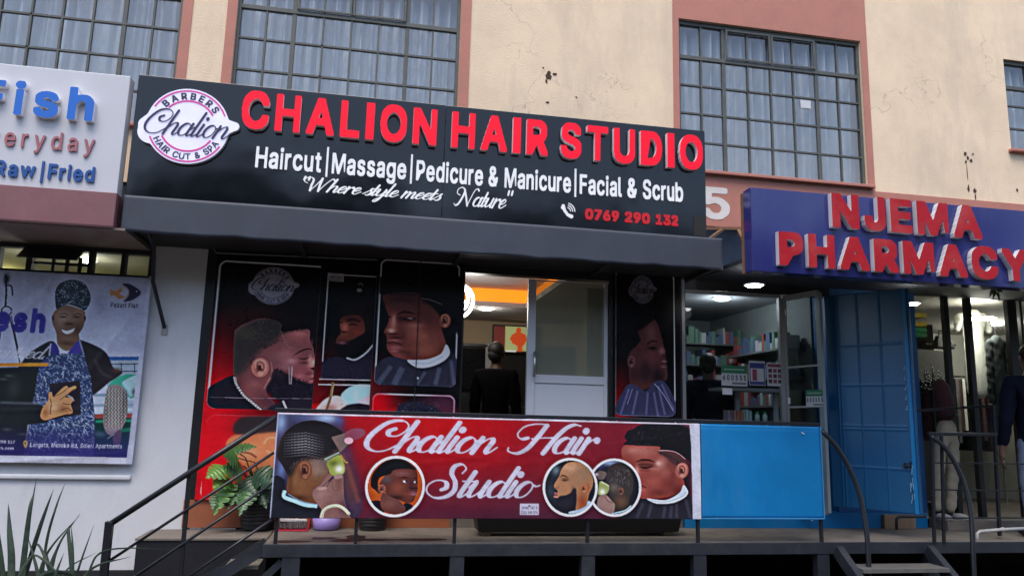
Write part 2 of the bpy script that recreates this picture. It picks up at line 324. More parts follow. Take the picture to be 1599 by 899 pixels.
# ---- pen script: centre lines with swelling down-strokes
def crom(p, n=14, closed=False):
    p = np.asarray(p, float)
    if len(p) < 3: return np.array([p[0]+(p[-1]-p[0])*t for t in np.linspace(0, 1, n*2)])
    q = np.vstack([p[-1:], p, p[:2]]) if closed else np.vstack([2*p[0]-p[1], p, 2*p[-1]-p[-2]]); out = []
    for i in range(1, len(q)-2):
        a, b, c, d = q[i-1:i+3]
        for t in np.linspace(0, 1, n, endpoint=False): out.append(.5*((2*b)+(-a+c)*t+(2*a-5*b+4*c-d)*t*t+(-a+3*b-3*c+d)*t**3))
    if not closed: out.append(q[-2])
    return np.array(out)
SL = .52
def _el(cx, cy, rx, ry): return [(cx+rx*math.cos(t), cy+ry*math.sin(t)) for t in np.radians(np.arange(60, 430, 30))]
SC = {  # upright pen paths (x, y), x-height = 1; sheared by SL
 'a': ([_el(.42, .5, .36, .5), [(.8, 1), (.78, .25), (.86, .02), (1.0, .05), (1.22, .38)]], 1.05),
 'h': ([[(.12, 1.95), (.1, 0)], [(.1, .35), (.35, .85), (.6, .98), (.74, .75), (.72, .2), (.8, .02), (.94, .05), (1.14, .38)]], 1.0),
 'l': ([[(-.25, .4), (.0, .75)], [(.14, 1.95), (.12, .25), (.2, .02), (.34, .05), (.54, .38)]], .42),
 'i': ([[(.12, 1), (.1, .25), (.18, .02), (.32, .05), (.52, .38)], [(.12, 1.52), (.125, 1.44)]], .42),
 'o': ([_el(.42, .5, .36, .5), [(.74, .8), (.95, .72), (1.1, .8)]], .88),
 'n': ([[(.1, 1), (.08, 0)], [(.09, .35), (.34, .85), (.58, .98), (.72, .75), (.7, .2), (.78, .02), (.92, .05), (1.14, .4)]], .98),
 'r': ([[(.1, 1), (.08, 0)], [(.09, .35), (.28, .8), (.46, 1.0), (.6, .98), (.64, .82)], [(.6, .92), (.62, .84)]], .74),
 'R': ([[(.1, 1), (.08, 0)], [(.09, .35), (.3, .85), (.5, .98), (.6, .86)]], .62),
 't': ([[(.16, 1.6), (.12, .25), (.2, .02), (.34, .05), (.54, .38)], [(-.18, 1.0), (.55, 1.0)]], .46),
 'u': ([[(-.1, .6), (.1, 1), (.1, .3), (.25, .02), (.5, .15), (.74, .6)], [(.76, 1), (.74, .25), (.82, .02), (.96, .05), (1.16, .38)]], 1.02),
 'd': ([_el(.42, .5, .36, .5), [(.82, 1.9), (.78, .25), (.86, .02), (1.0, .05), (1.22, .38)]], 1.05),
 'e': ([[(.1, .42), (.45, .5), (.66, .75), (.55, .98), (.3, .9), (.1, .5), (.2, .1), (.48, .02), (.9, .4)]], .78),
 's': ([[(-.15, .15), (.25, .6), (.5, 1.05)], [(.46, 1.0), (.4, .78), (.6, .45), (.55, .1), (.3, 0), (.12, .1)]], .7),
 'y': ([[(-.1, .6), (.1, 1), (.1, .3), (.25, .02), (.5, .15), (.74, .6)], [(.76, 1), (.74, -.3), (.55, -.8), (.3, -.85), (.3, -.6), (.7, -.2), (1.14, .38)]], 1.02),
 'm': ([[(.1, 1), (.08, 0)], [(.09, .35), (.3, .85), (.5, .98), (.6, .75), (.58, 0)], [(.59, .35), (.82, .85), (1.02, .98), (1.12, .75), (1.1, .2), (1.18, .02), (1.32, .05), (1.52, .38)]], 1.4),
 'C': ([[(1.5, 1.46), (1.2, 1.3), (1.2, 1.03), (1.58, 1.0), (1.98, 1.3), (2.13, 1.7), (1.84, 1.98), (1.2, 1.87), (.57, 1.32), (.2, .73), (.2, .25), (.6, .0), (1.14, .1), (1.72, .5)]], 1.42, 1),
 'H': ([[(1.12, .95), (.75, .88), (.57, 1.2), (.95, 1.68), (1.65, 1.87), (2.2, 1.8)], [(2.12, 1.78), (1.64, 1.02), (1.09, .27), (.55, -.05), (.1, .08), (.1, .3)], [(3.95, 1.8), (3.6, 1.87), (3.12, 1.6), (2.55, .93), (1.92, -.02)], [(1.32, .9), (2.0, .98), (2.7, 1.0)]], 2.3, 1),
 'S': ([[(1.9, 1.5), (2.1, 1.8), (1.9, 2.08), (1.5, 1.95), (1.35, 1.5), (1.55, .95), (1.5, .4), (1.1, .02), (.5, -.05), (.1, .3), (.15, .75), (.6, 1.05), (1.05, .95), (1.1, .6), (.85, .45)]], 1.6, 1),
 'W': ([[(.35, 1.1), (.05, 1.3), (.1, 1.75), (.6, 1.98), (.95, 1.7), (.75, .8), (.62, 0)], [(.62, 0), (1.3, 1.0), (1.85, 1.95)], [(1.85, 1.95), (1.6, .9), (1.45, 0)], [(1.45, 0), (2.1, 1.0), (2.65, 1.7), (2.95, 1.98), (3.1, 1.75)]], 2.25, 1),
 'N': ([[(.75, 1.1), (.4, 1.3), (.5, 1.75), (1.0, 1.98), (1.35, 1.7), (1.1, 1.0), (.6, .2), (.2, -.05), (.0, .15)], [(1.3, 1.8), (1.5, 1.0), (1.65, .0)], [(1.65, 0), (2.1, .9), (2.6, 1.75), (2.95, 1.95), (3.1, 1.75)]], 2.2, 1),
 '"': ([[(.7, 2.0), (.66, 1.85), (.62, 1.7), (.58, 1.55)], [(1.15, 2.0), (1.11, 1.85), (1.07, 1.7), (1.03, 1.55)]], .6, 1), ',': ([[(.1, .05), (0, -.3)]], .3), ' ': ([], .55), '.': ([[(.1, .08), (.1, .03)]], .3)}
def script(txt, thick=.26, thin=.09, res=34, track=0):
    """polygons of a pen-script line, x-height = 1"""
    pens = []; x = 0
    for ch in txt:
        e = SC[ch]; raw = len(e) > 2
        for st in e[0]:
            q = crom(st, 16)
            if not raw: q = np.stack([q[:, 0]+SL*q[:, 1], q[:, 1]], -1)
            pens.append(q+[x, 0])
        x += e[1]+track
    allp = np.vstack(pens); lo = allp.min(0)-.4; hi = allp.max(0)+.4; H, Wd = ((hi-lo)*res).astype(int)[::-1]; D = np.full((H, Wd), 9.0)
    for q in pens:
        d = np.gradient(q, axis=0); L = np.hypot(d[:, 0], d[:, 1])+1e-9
        dn = np.clip((d[:, 1]/L*-1)*.85+(-d[:, 0]/L)*.25, 0, 1); dn = np.where(len(q) > 3, np.convolve(np.pad(dn, 4, mode='edge'), np.ones(9)/9, 'valid'), 1)
        if len(q) <= 33 and np.hypot(*(q[-1]-q[0])) < .2: wd = np.full(len(q), thick*1.25)
        else: wd = thin+(thick-thin)*dn**.8
        step = np.vstack([q+(np.roll(q, -1, 0)-q)*t for t in (0, .5)]) if len(q) > 3 else q
        step[len(q)-1] = q[-1]; step[-1] = q[-1]; ww = np.concatenate([wd, wd])
        for (px, py), w in zip((step-lo)*res, ww*res/2):
            r = int(w+3); ix, iy = int(px), int(py); a, b, c, dd = max(0, ix-r), min(Wd, ix+r+1), max(0, iy-r), min(H, iy+r+1)
            if a >= b or c >= dd: continue
            Y, X = np.ogrid[c:dd, a:b]; D[c:dd, a:b] = np.minimum(D[c:dd, a:b], np.sqrt((X-px)**2+(Y-py)**2)-w)
    F = np.clip(.5-D, 0, 1); cs = contours(blur2(F, .6))
    return [[(a/res+lo[0], b/res+lo[1]) for a, b in rdp(p, .22)] for p in cs]
def place(polys, x0, x1, z0, z1):
    a = np.vstack([np.array(p) for p in polys]); lo, hi = a.min(0), a.max(0); s = ((x1-x0)/(hi[0]-lo[0]), (z1-z0)/(hi[1]-lo[1]))
    return [[(x0+(p[0]-lo[0])*s[0], z0+(p[1]-lo[1])*s[1]) for p in q] for q in polys]
def circle(cx, cy, rx, ry=None, n=64, a0=0, a1=360): 
    ry = ry or rx; return [(cx+rx*math.cos(t), cy+ry*math.sin(t)) for t in np.radians(np.linspace(a0, a1, n, endpoint=(a1-a0) % 360 != 0))]
def ring(cx, cy, r0, r1, a0, a1, n=40):
    return circle(cx, cy, r1, n=n, a0=a0, a1=a1)+circle(cx, cy, r0, n=n, a0=a0, a1=a1)[::-1]

def letters(name, polys, y, depth, mats, parent, part='letter'):
    """one part per letter: polygons whose x ranges overlap belong together"""
    g = []
    for p in sorted(polys, key=lambda p: min(a[0] for a in p)):
        lo, hi = min(a[0] for a in p), max(a[0] for a in p); z = sum(a[1] for a in p)/len(p)
        for q in g:
            if lo < q[1]-.3*(hi-lo) and abs(z-q[2]) < q[3]: q[1] = max(q[1], hi); q[4].append(p); break
        else: g.append([lo, hi, z, max(a[1] for a in p)-min(a[1] for a in p), [p]])
    for q in g: raise_polys(part, q[4], y, depth, mats, parent)
# ---------------------------------------------------------------- materials used all over
YW = 7.05
M_cream = mat('cream_plaster', (.81, .63, .44), .85, var=.13, scale=1.6, bump=.35, bscale=60, dirt=(.44, .37, .30), dirtamt=.42, streak=True)
add_cracks(M_cream, (.34, .27, .19), .9, .006, .7, .55)
M_terra = mat('terracotta_paint', (.47, .19, .14), .75, var=.10, scale=4, bump=.25, bscale=50, dirt=(.38, .17, .13), dirtamt=.5)
M_white = mat('white_wall_paint', (.69, .685, .70), .7, var=.06, scale=3, bump=.15, bscale=50, dirt=(.36, .36, .38), dirtamt=.35, streak=True)
M_grimy = mat('grimy_white_paint', (.42, .40, .40), .8, var=.12, scale=4, bump=.2, bscale=50, dirt=(.22, .2, .19), dirtamt=.6, streak=True)
M_conc = mat('deck_concrete', (.17, .145, .12), .8, var=.25, scale=5, bump=.4, bscale=70, dirt=(.05, .045, .04), dirtamt=.7)
M_steel = mat('weathered_black_steel', (.022, .025, .034), .5, .2, var=.3, scale=14, bump=.15, bscale=90, dirt=(.06, .06, .062), dirtamt=.5)
M_rail = mat('black_rail_paint', (.016, .017, .022), .35, .2, var=.2, scale=20, bump=.05)
M_frame = mat('grey_green_window_steel', (.085, .09, .082), .6, var=.25, scale=18, bump=.1, dirt=(.10, .085, .06), dirtamt=.5)
M_dark = mat('dark_void_paint', (.012, .012, .013), .8)
M_blackpl = mat('black_plastic', (.016, .016, .018), .5, var=.2)
M_alu = mat('white_aluminium', (.58, .60, .63), .4, var=.03, scale=8)
M_blue = mat('blue_gloss_paint', (.003, .165, .41), .42, var=.16, scale=2, bump=.08, bscale=25, dirt=(.03, .20, .44), dirtamt=.8, streak=True, spec=.35)
M_navy = mat('navy_shopfront_paint', (.008, .02, .045), .55, var=.15, scale=4)
M_whitepl = mat('white_plastic', (.7, .7, .7), .45, var=.04)
G_up = glass('upper_window_glass', (.86, .9, .92), 3.4, ripple=.15)
G_shop = glass('shop_glass', (.85, .88, .86), .8)

# ---------------------------------------------------------------- ground and unseen trees and building added to block low sky
g = MB(); g.add([(-600, -600, 0), (600, -600, 0), (600, 600, 0), (-600, 600, 0)], [(0, 1, 2, 3)])
g.build('ground', mat('tarmac_ground', (.055, .05, .047), .9, var=.25, scale=3, bump=.4, dirt=(.11, .09, .07), dirtamt=.7), kind='structure')
def crown_stuff():
    vs, fs = [], []; r = np.random.default_rng(3)
    for k in range(46):
        cx = -42+(k % 24)*3.5+r.normal()*1.2; cy = (-19 if k < 24 else -27)+r.normal()*2; h = (3.6+r.random()*3.5) if k < 24 else 8+r.random()*4; rad = 2.6+r.random()*1.8
        for j in range(900):
            d = r.normal(size=3); d /= np.linalg.norm(d); q = np.array([cx, cy, h])+d*rad*np.array([1, 1, .8])*r.random()**.33
            a = r.normal(size=3); a /= np.linalg.norm(a); b = np.cross(a, r.normal(size=3)); b /= np.linalg.norm(b); s = .22+.2*r.random()
            o = len(vs); vs += [q-a*s, q+b*s*.5, q+a*s, q-b*s*.5]; fs.append((o, o+1, o+2, o+3))
        o = len(vs); n = 6
        for zz, rr in ((0, .22), (h-.5, .1)): vs += [np.array([cx+rr*math.cos(6.283*i/n), cy+rr*math.sin(6.283*i/n), zz]) for i in range(n)]
        fs += [(o+i, o+(i+1) % n, o+n+(i+1) % n, o+n+i) for i in range(n)]
    me = bpy.data.meshes.new('unseen_screen_trees'); me.from_pydata([tuple(v) for v in vs], [], fs); me.materials.append(mat('screen_foliage', (.045, .065, .022), .7, var=.4, scale=2))
    o = bpy.data.objects.new('unseen_screen_trees', me); COL.objects.link(o); o["kind"] = "stuff"
crown_stuff()  # unseen trees, packed dense to block low sky and darken reflections
ob = thing('added_backing_building', 'plain unseen building added across the road to block sky behind the trees', 'building', (0, -36, 0))  # put in out of view to close bright sky gaps between trees
m = MB(); m.box(-70, 70, -42, -34, 0, 8.5); m.build('wall', mat('far_plaster', (.28, .26, .22), .9, var=.2, scale=.3), ob); m = MB(); m.hexa([(-71, -43, 8.5), (71, -43, 8.5), (71, -33.4, 8.5), (-71, -33.4, 8.5), (-71, -38.5, 11), (71, -38.5, 11), (71, -37.5, 11), (-71, -37.5, 11)]); m.build('roof', mat('far_roof', (.09, .05, .04), .9), ob)

# ---------------------------------------------------------------- the building: upper storey, walls, window openings
bld = thing('commercial_building', 'cream and terracotta plastered two storey building with gridded windows above the row of shops', 'building', (2, 7.2, 0))
ZB, ZT = 3.55, 7.2
WIN = [(-3.9, -1.86, 4.09, 5.78), (-1.38, .725, 4.09, 5.78), (3.02, 5.145, 4.125, 5.78), (6.97, 8.6, 4.70, 5.79)]
wall = MB()
def colpiece(x0, x1, z0, z1): wall.box(x0, x1, YW, YW+.3, z0, z1)
colpiece(-5, -3.9, ZB, ZT); colpiece(-3.9, -1.86, ZB, 4.09); colpiece(-1.38, .725, ZB, 4.09); colpiece(-1.86, -1.38, ZB, ZT); colpiece(.725, 3.02, ZB, ZT)
colpiece(3.02, 5.145, ZB, 4.125); colpiece(5.145, 6.97, ZB, ZT); colpiece(6.97, 8.6, ZB, 4.70); colpiece(8.6, 12, ZB, ZT)
for x0, x1, z0, z1 in WIN: colpiece(x0, x1, z1, ZT)
wall.build('wall', M_cream, bld)
tr = MB(); e = .008
def tpiece(x0, x1, z0, z1): tr.box(x0, x1, YW-e, YW-.0005, z0, z1)
tpiece(-1.86, -1.772, 4.02, ZT); tpiece(-1.468, -1.38, 4.02, ZT); tpiece(.725, .828, 4.02, ZT)
tpiece(-3.9, -1.86, 5.78, ZT); tpiece(-1.38, .725, 5.78, ZT)
tpiece(2.955, 3.02, 4.07, ZT); tpiece(5.145, 5.225, 4.07, ZT); tpiece(3.02, 5.145, 5.78, ZT)
tpiece(2.9, 12, ZB, 4.069)
tr.build('painted_surround', M_terra, bld)
for (x0, x1, z0, z1) in WIN:
    sl_ = MB(); sl_.box(x0-.04, x1+.05, YW-.06, YW+.12, z0-.035, z0-.001); sl_.build('window_sill', M_terra, bld, bevel=.006)
# rust holes, drips and peeled spots on the plaster
st = MB()
def blot(u, v, ru, rv, n=13, seed=0):
    r = np.random.default_rng(seed); c = P(u, v, YW); k = c.y/FPX
    pts = [(c.x+ru*k*math.cos(t)*(.55+.75*r.random()), c.z+rv*k*math.sin(t)*(.55+.75*r.random())) for t in np.linspace(0, 2*math.pi, n, endpoint=False)]
    st = MB(); st.prism(pts, YW-.004-.001*(seed % 3), YW-.0006); st.build('rust_stain', mat('rust_and_soot', (.055, .032, .02), .9, var=.4, scale=60), bld)
for i, a in enumerate([(857, 119, 5, 8), (853, 127, 2, 4), (866, 116, 4, 2), (855, 160, 3, 2), (1507, 240, 2.5, 4), (1511, 247, 2, 4), (1516, 251, 3, 4), (1508, 253, 2, 3), (1519, 241, 2, 2), (1512, 294, 2, 6), (1522, 298, 3, 4), (1523, 308, 1.2, 6), (1510, 268, .9, 14), (1588, 297, 2, 3), (848, 106, 1.4, 1), (900, 152, 2, 1)]): blot(*a, seed=i)
# number on the terracotta band
n5 = fit('5', P(1100, 320, YW).x-.035, P(1139, 320, YW).x, P(1120, 343, YW).z, P(1120, 293, YW).z-P(1120, 343, YW).z, .03, square=False)
raise_polys('painted_number', n5, YW-e, .003, mat('white_number_paint', (.72, .68, .64), .7), bld)

def window(x0, x1, z0, z1, cols, rows, nm_label, vents=True, curtain_label=None, seed=1):
    """steel casement: frame, thick and thin bars, panes; dark room and net curtain behind"""
    y = YW+.05; f = MB(); t = .022
    root = MB(); root.box(x0, x1, y-.02, y+.04, z1-.045, z1)
    fr = root; fr.box(x0, x0+.03, y-.02, y+.04, z0, z1-.045); fr.box(x1-.03, x1, y-.02, y+.04, z0, z1-.045); fr.box(x0+.03, x1-.03, y-.02, y+.04, z0, z0+.03)
    fo = fr.build('window', M_frame, bld, nm_label, bevel=.004)
    W_ = x1-x0; cx = [x0+W_*c for c in cols]; zr = [z0+(z1-z0)*q for q in rows]
    thick = MB(); thin = MB()
    for i, x in enumerate(cx):
        (thick if i in (1, 5) or len(cols) < 5 and i == 1 else thin).box(x-(.02 if i in (1, 5) else .009), x+(.02 if i in (1, 5) else .009), y-.014+.001*i, y+.02, z0+.03, z1-.045)
    for j, z in enumerate(zr):
        top = j == len(zr)-1
        (thick if top else thin).box(x0+.03, x1-.03, y-(.019 if top else .012), y+.018+.0007*j, z-(.022 if top else .009), z+(.022 if top else .009))
    if vents and len(cols) > 5:
        za = zr[-1]+.022; b = z1-.045
        for a, c in ((cx[1]+.02, cx[3]-.004), (cx[3]+.004, cx[5]-.02)):
            for bx in ((a, a+.022, za, b), (c-.022, c, za, b), (a+.022, c-.022, za, za+.022), (a+.022, c-.022, b-.022, b)): thick.box(bx[0], bx[1], y-.035, y-.021, bx[2], bx[3])
    thick.build('mullion', M_frame, fo, bevel=.003); thin.build('glazing_bar', M_frame, fo)
    gl = MB(); r = np.random.default_rng(seed); xs = [x0+.03]+cx+[x1-.03]; zs = [z0+.03]+zr+[z1-.045]
    for i in range(len(xs)-1):
        for j in range(len(zs)-1):
            a, b = r.normal(0, .0012, 2); yy = y+.006
            gl.add([(xs[i], yy-a-b, zs[j]), (xs[i+1], yy+a-b, zs[j]), (xs[i+1], yy+a+b, zs[j+1]), (xs[i], yy-a+b, zs[j+1])], [(0, 1, 2, 3)])
    gl.build('pane', G_up, fo, recalc=False)
    rm = MB(); rm.box(x0-.2, x1+.2, YW+.9, YW+.94, z0-.2, z1+.2); rm.box(x0-.24, x0-.2, YW+.31, YW+.9, z0-.2, z1+.2); rm.box(x1+.2, x1+.24, YW+.31, YW+.9, z0-.2, z1+.2); rm.box(x0-.2, x1+.2, YW+.31, YW+.9, z1+.2, z1+.24); rm.box(x0-.2, x1+.2, YW+.31, YW+.9, z0-.24, z0-.2)
    rm.build('room_lining', mat('dim_room_paint', (.10, .10, .11), .9), fo)
    if curtain_label:
        n = 420; xs = np.linspace(x0-.05, x1+.05, n); zs = np.linspace(z0-.05, z1+.1, 26); X, Z = np.meshgrid(xs, zs[::-1])
        ph = np.cumsum(.16+.22*r.random(n)); k = .050*np.sin(ph)+.022*np.sin(ph*2.3+1)+.014*r.normal(size=n)-.06*np.exp(-((np.sin(ph*.11+seed))/.08)**2)
        k = np.convolve(np.pad(k, 2, mode='edge'), np.ones(5)/5, 'valid')
        Y = YW+.20+k[None, :]*(1+.25*np.sin(Z*2+3))+.01*np.sin(X*9+Z*3)
        c = gridmesh('net_curtain', np.stack([X, Y, Z], -1), M_net); tag(c, curtain_label, 'curtain', 'net curtains in the upper windows')
M_net = mat('white_net_cloth', (.72, .72, .73), .9, var=.14, scale=5)
_nt2 = M_net.node_tree; _tr = _nt2.nodes.new("ShaderNodeBsdfTransparent"); _mx = _nt2.nodes.new("ShaderNodeMixShader"); _mx.inputs[0].default_value = .12
_o = _nt2.nodes["Material Output"]; _nt2.links.new(_nt2.nodes["Principled BSDF"].outputs[0], _mx.inputs[1]); _nt2.links.new(_tr.outputs[0], _mx.inputs[2]); _nt2.links.new(_mx.outputs[0], _o.inputs[0])
C8 = [.125, .245, .375, .5, .625, .755, .875]; R5 = [.195, .382, .569, .755]
window(*WIN[0], C8, R5, 'steel gridded window cut off by the left edge', True, 'white net curtain behind the window above the fish sign', 11)
window(*WIN[1], C8, R5, 'steel gridded window above the black sign', True, 'white net curtain behind the window above the black barber sign', 12)
window(*WIN[2], C8, R5, 'steel gridded window in a terracotta surround', True, 'thin white curtain behind the window in the wide terracotta surround', 13)
window(*WIN[3], [.2, .4, .6, .8], [.25, .5, .70], 'smaller window at the right edge', False, 'white net curtain behind the small window at the right edge', 14)
# the visible sticker on one pane
stk = MB(); c = P(1258, 163, YW+.04); stk.box(c.x-.06, c.x+.06, YW+.038, YW+.041, c.z-.045, c.z+.045); stk.build('window_sticker', mat('faded_paper', (.55, .56, .58), .8), bld)

# ---- lower storey masses (header, side walls, back walls of the shop rooms)
lw = MB()
lw.box(-1.435, 2.99, YW+.02, YW+.3, 3.06, 3.548)             # above the barber shop front
lw.box(2.99, 5.56, YW+.02, YW+.3, 3.0, 3.548); lw.box(5.56, 12, YW+.02, YW+.3, 3.03, 3.548)
lw.box(-5, -1.9, YW+.02, YW+.3, 2.965, 3.548)
lw.build('shopfront_header', M_navy, bld)
wl = MB(); wl.box(-5, -3.3, YW, YW+.3, .285, 2.96); wl.box(-3.3, -1.9, YW, YW+.3, .285, 1.10); wl.box(-1.899, -1.435, YW-.002, YW+.3, .285, 3.545)
wl.box(-3.3, -1.9, YW, YW+.3, 1.10, 2.68)
wl.build('white_wall', M_white, bld)
pl = MB(); pl.box(-5, -1.43, YW-.03, YW+.25, 0, .284); pl.build('dark_plinth', mat('black_bitumen', (.012, .012, .014), .8, var=.3), bld)
bs = MB(); bs.box(-1.434, .80, YW-.03, YW+.2, .621, .842); bs.build('base_strip', mat('orange_brown_skirting', (.33, .10, .045), .6, var=.15, dirt=(.2, .07, .04), dirtamt=.5), bld)
bp2 = MB(); bp2.box(3.0, 5.56, YW-.05, YW+.2, .621, .765); bp2.build('blue_plinth', M_blue, bld)
bs3 = MB(); bs3.box(.80, 2.99, YW-.02, YW+.2, .621, .70); bs3.build('door_threshold', M_conc, bld)
for u, v, w, h in ((263, 372, 12, 8), (277, 370, 7, 9), (302, 374, 14, 12)):
    a, b = P(u-w/2, v-h/2, YW-.04), P(u+w/2, v+h/2, YW-.04); jb = MB(); jb.box(a.x, b.x, YW-.05, YW-.002, b.z, a.z); jb.build('junction_box', M_grimy, bld, bevel=.004)
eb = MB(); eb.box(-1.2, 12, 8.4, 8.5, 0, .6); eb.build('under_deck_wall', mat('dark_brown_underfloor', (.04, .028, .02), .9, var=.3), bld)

# interior shells, one per shop
def shell(name, x0, x1, y0, y1, z0, z1, mw, mf, mc, back=True):
    a = MB(); 
    if back: a.box(x0, x1, y1, y1+.05, z0, z1)
    a.box(x0-.05, x0, y0, y1+.05, z0, z1); a.box(x1, x1+.05, y0, y1+.05, z0, z1); a.build(name+'_wall', mw, bld)
    f = MB(); f.box(x0-.05, x1+.05, y0, y1+.05, z0-.05, z0-.001); f.build(name+'_floor', mf, bld)
    if mc: c = MB(); c.box(x0-.05, x1+.05, y0, y1+.05, z1+.001, z1+.05); c.build(name+'_ceiling', mc, bld)
M_beige = mat('beige_interior_paint', (.50, .38, .24), .8, var=.05)
shell('barber_room', -1.3, 2.95, YW+.31, 10.75, .62, 3.35, M_beige, mat('dark_tile_floor', (.03, .03, .032), .35), None)
shell('pharmacy_room', 3.06, 4.6, YW+.31, 9.8, .62, 2.98, mat('dim_pharmacy_paint', (.22, .25, .25), .8), mat('grey_tile', (.1, .1, .1), .4), mat('pharmacy_ceiling', (.3, .32, .34), .8))
shell('clothes_room', 5.62, 9.4, YW+.31, 10.2, .62, 3.03, mat('grey_panel_wall', (.35, .35, .31), .8), mat('brown_tile', (.10, .08, .065), .4), mat('shop_ceiling', (.30, .29, .25), .8))
shell('fish_room', -5, -1.95, YW+.31, 9.6, .62, 2.95, mat('olive_room_paint', (.30, .29, .13), .8), mat('fish_floor', (.2, .2, .2), .5), mat('fish_ceiling', (.25, .24, .16), .8))

# ---------------------------------------------------------------- deck with steel edge, legs; granite block; stairs
deck = thing('steel_deck', 'long concrete topped walkway on a dark steel frame in front of the shops', 'walkway', (2, 6.5, .55))
d = MB(); d.box(-.668, 12, 6.125, 8.4, .555, .62); d.build('slab', M_conc, deck)
d = MB(); d.box(-.672, 12, 6.10, 6.124, .53, .625); d.box(-.672, 12, 6.124, 6.17, .53, .54); d.build('edge_beam', M_steel, deck, bevel=.004)
for a, b in ((-.53, -.40), (.71, .82), (1.75, 1.86), (2.69, 2.80), (3.79, 3.90), (4.83, 4.94), (6.0, 6.11), (7.4, 7.5)):
    l = MB(); l.box(a, b, 6.106, 6.19, 0, .529); l.build('leg', M_steel, deck, bevel=.004)
l = MB(); l.bar((-.53, 6.15, .5), (-.78, 6.15, .25), .05, .05); l.build('brace', M_steel, deck)
for u, v, ru, rv, sd in ((540, 843, 24, 2.2, 1), (556, 838, 14, 3.5, 2), (590, 842, 30, 1.6, 3), (455, 845, 26, 1.5, 5), (660, 842, 40, 2, 8), (505, 840, 18, 1.6, 9)):
    c = PZ(u, v, .62); r = np.random.default_rng(sd); n = 18
    o_ = [(c.x+ru*.0053*math.cos(t)*(.75+.5*r.random()), min(6.95, max(6.13, c.y+rv*.035*math.sin(t)*(.75+.5*r.random()))), .6212+sd*.0002) for t in np.linspace(0, 2*math.pi, n, endpoint=False)]
    pud = MB(); pud.add(o_, [tuple(range(n))]); pud.build('water_stain', mat('wet_concrete', (.016, .014, .013), .5, var=.1), deck)
gb = thing('granite_block', 'black speckled stone plinth with a dusty concrete top at the foot of the white pillar', 'plinth', (-1.2, 6.8, 0))
b = MB(); b.box(-1.655, -.69, 6.56, 7.045, 0, .585); 
M_gran = mat('black_granite', (.018, .018, .022), .35, var=.55, scale=120, dirt=(.05, .05, .055), dirtamt=.5); b.build('stone_body', M_gran, gb, bevel=.004)
b = MB(); b.box(-1.665, -.69, 6.55, 7.045, .586, .605); b.build('concrete_top', M_conc, gb, bevel=.003)
def stairs(name, label, xa, ya, xb, yb, dirn, width, n=3):
    pass
# left stair, falling towards the left
ls = thing('left_steel_stair' if 0 else 'steel_stair', 'dark steel stair falling to the left below the handrail beside the granite block', 'stairs', (-1.1, 6.2, 0))
sg = MB(); sg.bar((-.69, 6.14, .575), (-1.62, 6.14, -.02), .04, .085); sg.build('stringer', M_steel, ls)
sg = MB(); sg.bar((-.69, 6.50, .575), (-1.62, 6.50, -.02), .03, .085); sg.build('stringer', M_steel, ls)
for i in range(3):
    x = -.82-.24*i; z = .46-.155*i; t = MB(); t.box(x-.12, x+.12, 6.165, 6.48, z-.02, z); t.build('tread', mat('tread_plate', (.16, .15, .12), .7, var=.3), ls)
rs = thing('steel_stair', 'short dark steel stair down from the deck between the two curved handrails', 'stairs', (4.4, 5.7, 0))
for x in (3.97, 4.83):
    s_ = MB(); s_.bar((x, 6.09, .56), (x, 5.25, -.05), .06, .10); s_.build('stringer', M_steel, rs)
for i in range(3):
    y = 5.93-.24*i; z = .46-.16*i; t = MB(); t.box(4.005, 4.795, y-.12, y+.12, z-.03, z); t.build('tread', mat('worn_tread', (.10, .095, .09), .6, var=.3, scale=9), rs)
# ---------------------------------------------------------------- round barber mark (unit circle radius 1)
def blob_polys(caps, res=90):
    a = np.array([[c[0], c[1]] for c in caps]+[[c[2], c[3]] for c in caps]); R = max(max(c[4], c[5]) for c in caps); lo = a.min(0)-R-.1; hi = a.max(0)+R+.1
    H, Wd = ((hi-lo)*res).astype(int)[::-1]; Y, X = np.mgrid[0:H, 0:Wd]; X = X/res+lo[0]; Y = Y/res+lo[1]; D = np.full((H, Wd), 9.)
    for x0, y0, x1, y1, r0, r1 in caps:
        L2 = (x1-x0)**2+(y1-y0)**2+1e-9; t = np.clip(((X-x0)*(x1-x0)+(Y-y0)*(y1-y0))/L2, 0, 1); D = np.minimum(D, np.hypot(X-x0-t*(x1-x0), Y-y0-t*(y1-y0))-(r0+(r1-r0)*t))
    return [[(q[0]/res+lo[0], q[1]/res+lo[1]) for q in rdp(p, .3)] for p in contours(blur2(np.clip(.5-D*res/2, 0, 1), 2.2))]
LOGO_OUT = blob_polys([(0, 0, 0, 0, 1, 1), (-.86, -.22, -.1, .0, .32, .5), (-.98, -.05, -.5, .3, .2, .3), (1.13, .1, .3, 0, .12, .5)])
_ch = script('Chalion', .2, .075)
LOGO_SCRIPT = place(_ch, -1.04, 1.04, -.3, .42)
LOGO_ARCS = [ring(0, 0, .92, .96, 22, 152), ring(0, 0, .645, .69, 30, 138), ring(0, 0, .92, .96, 202, 330), ring(0, 0, .645, .69, 208, 330)]
LOGO_TXT = arc_text('BARBERS', (0, 0), .80, 144, 30, .165, .03)+arc_text('HAIR CUT & SPA', (0, 0), .81, 206, 334, .15, .022, top=False)
def xf(polys, cx, cz, sx, sz=None, sh=0):
    sz = sz or sx; return [[(cx+x*sx+sh*z*sx, cz+z*sz) for x, z in p] for p in polys]

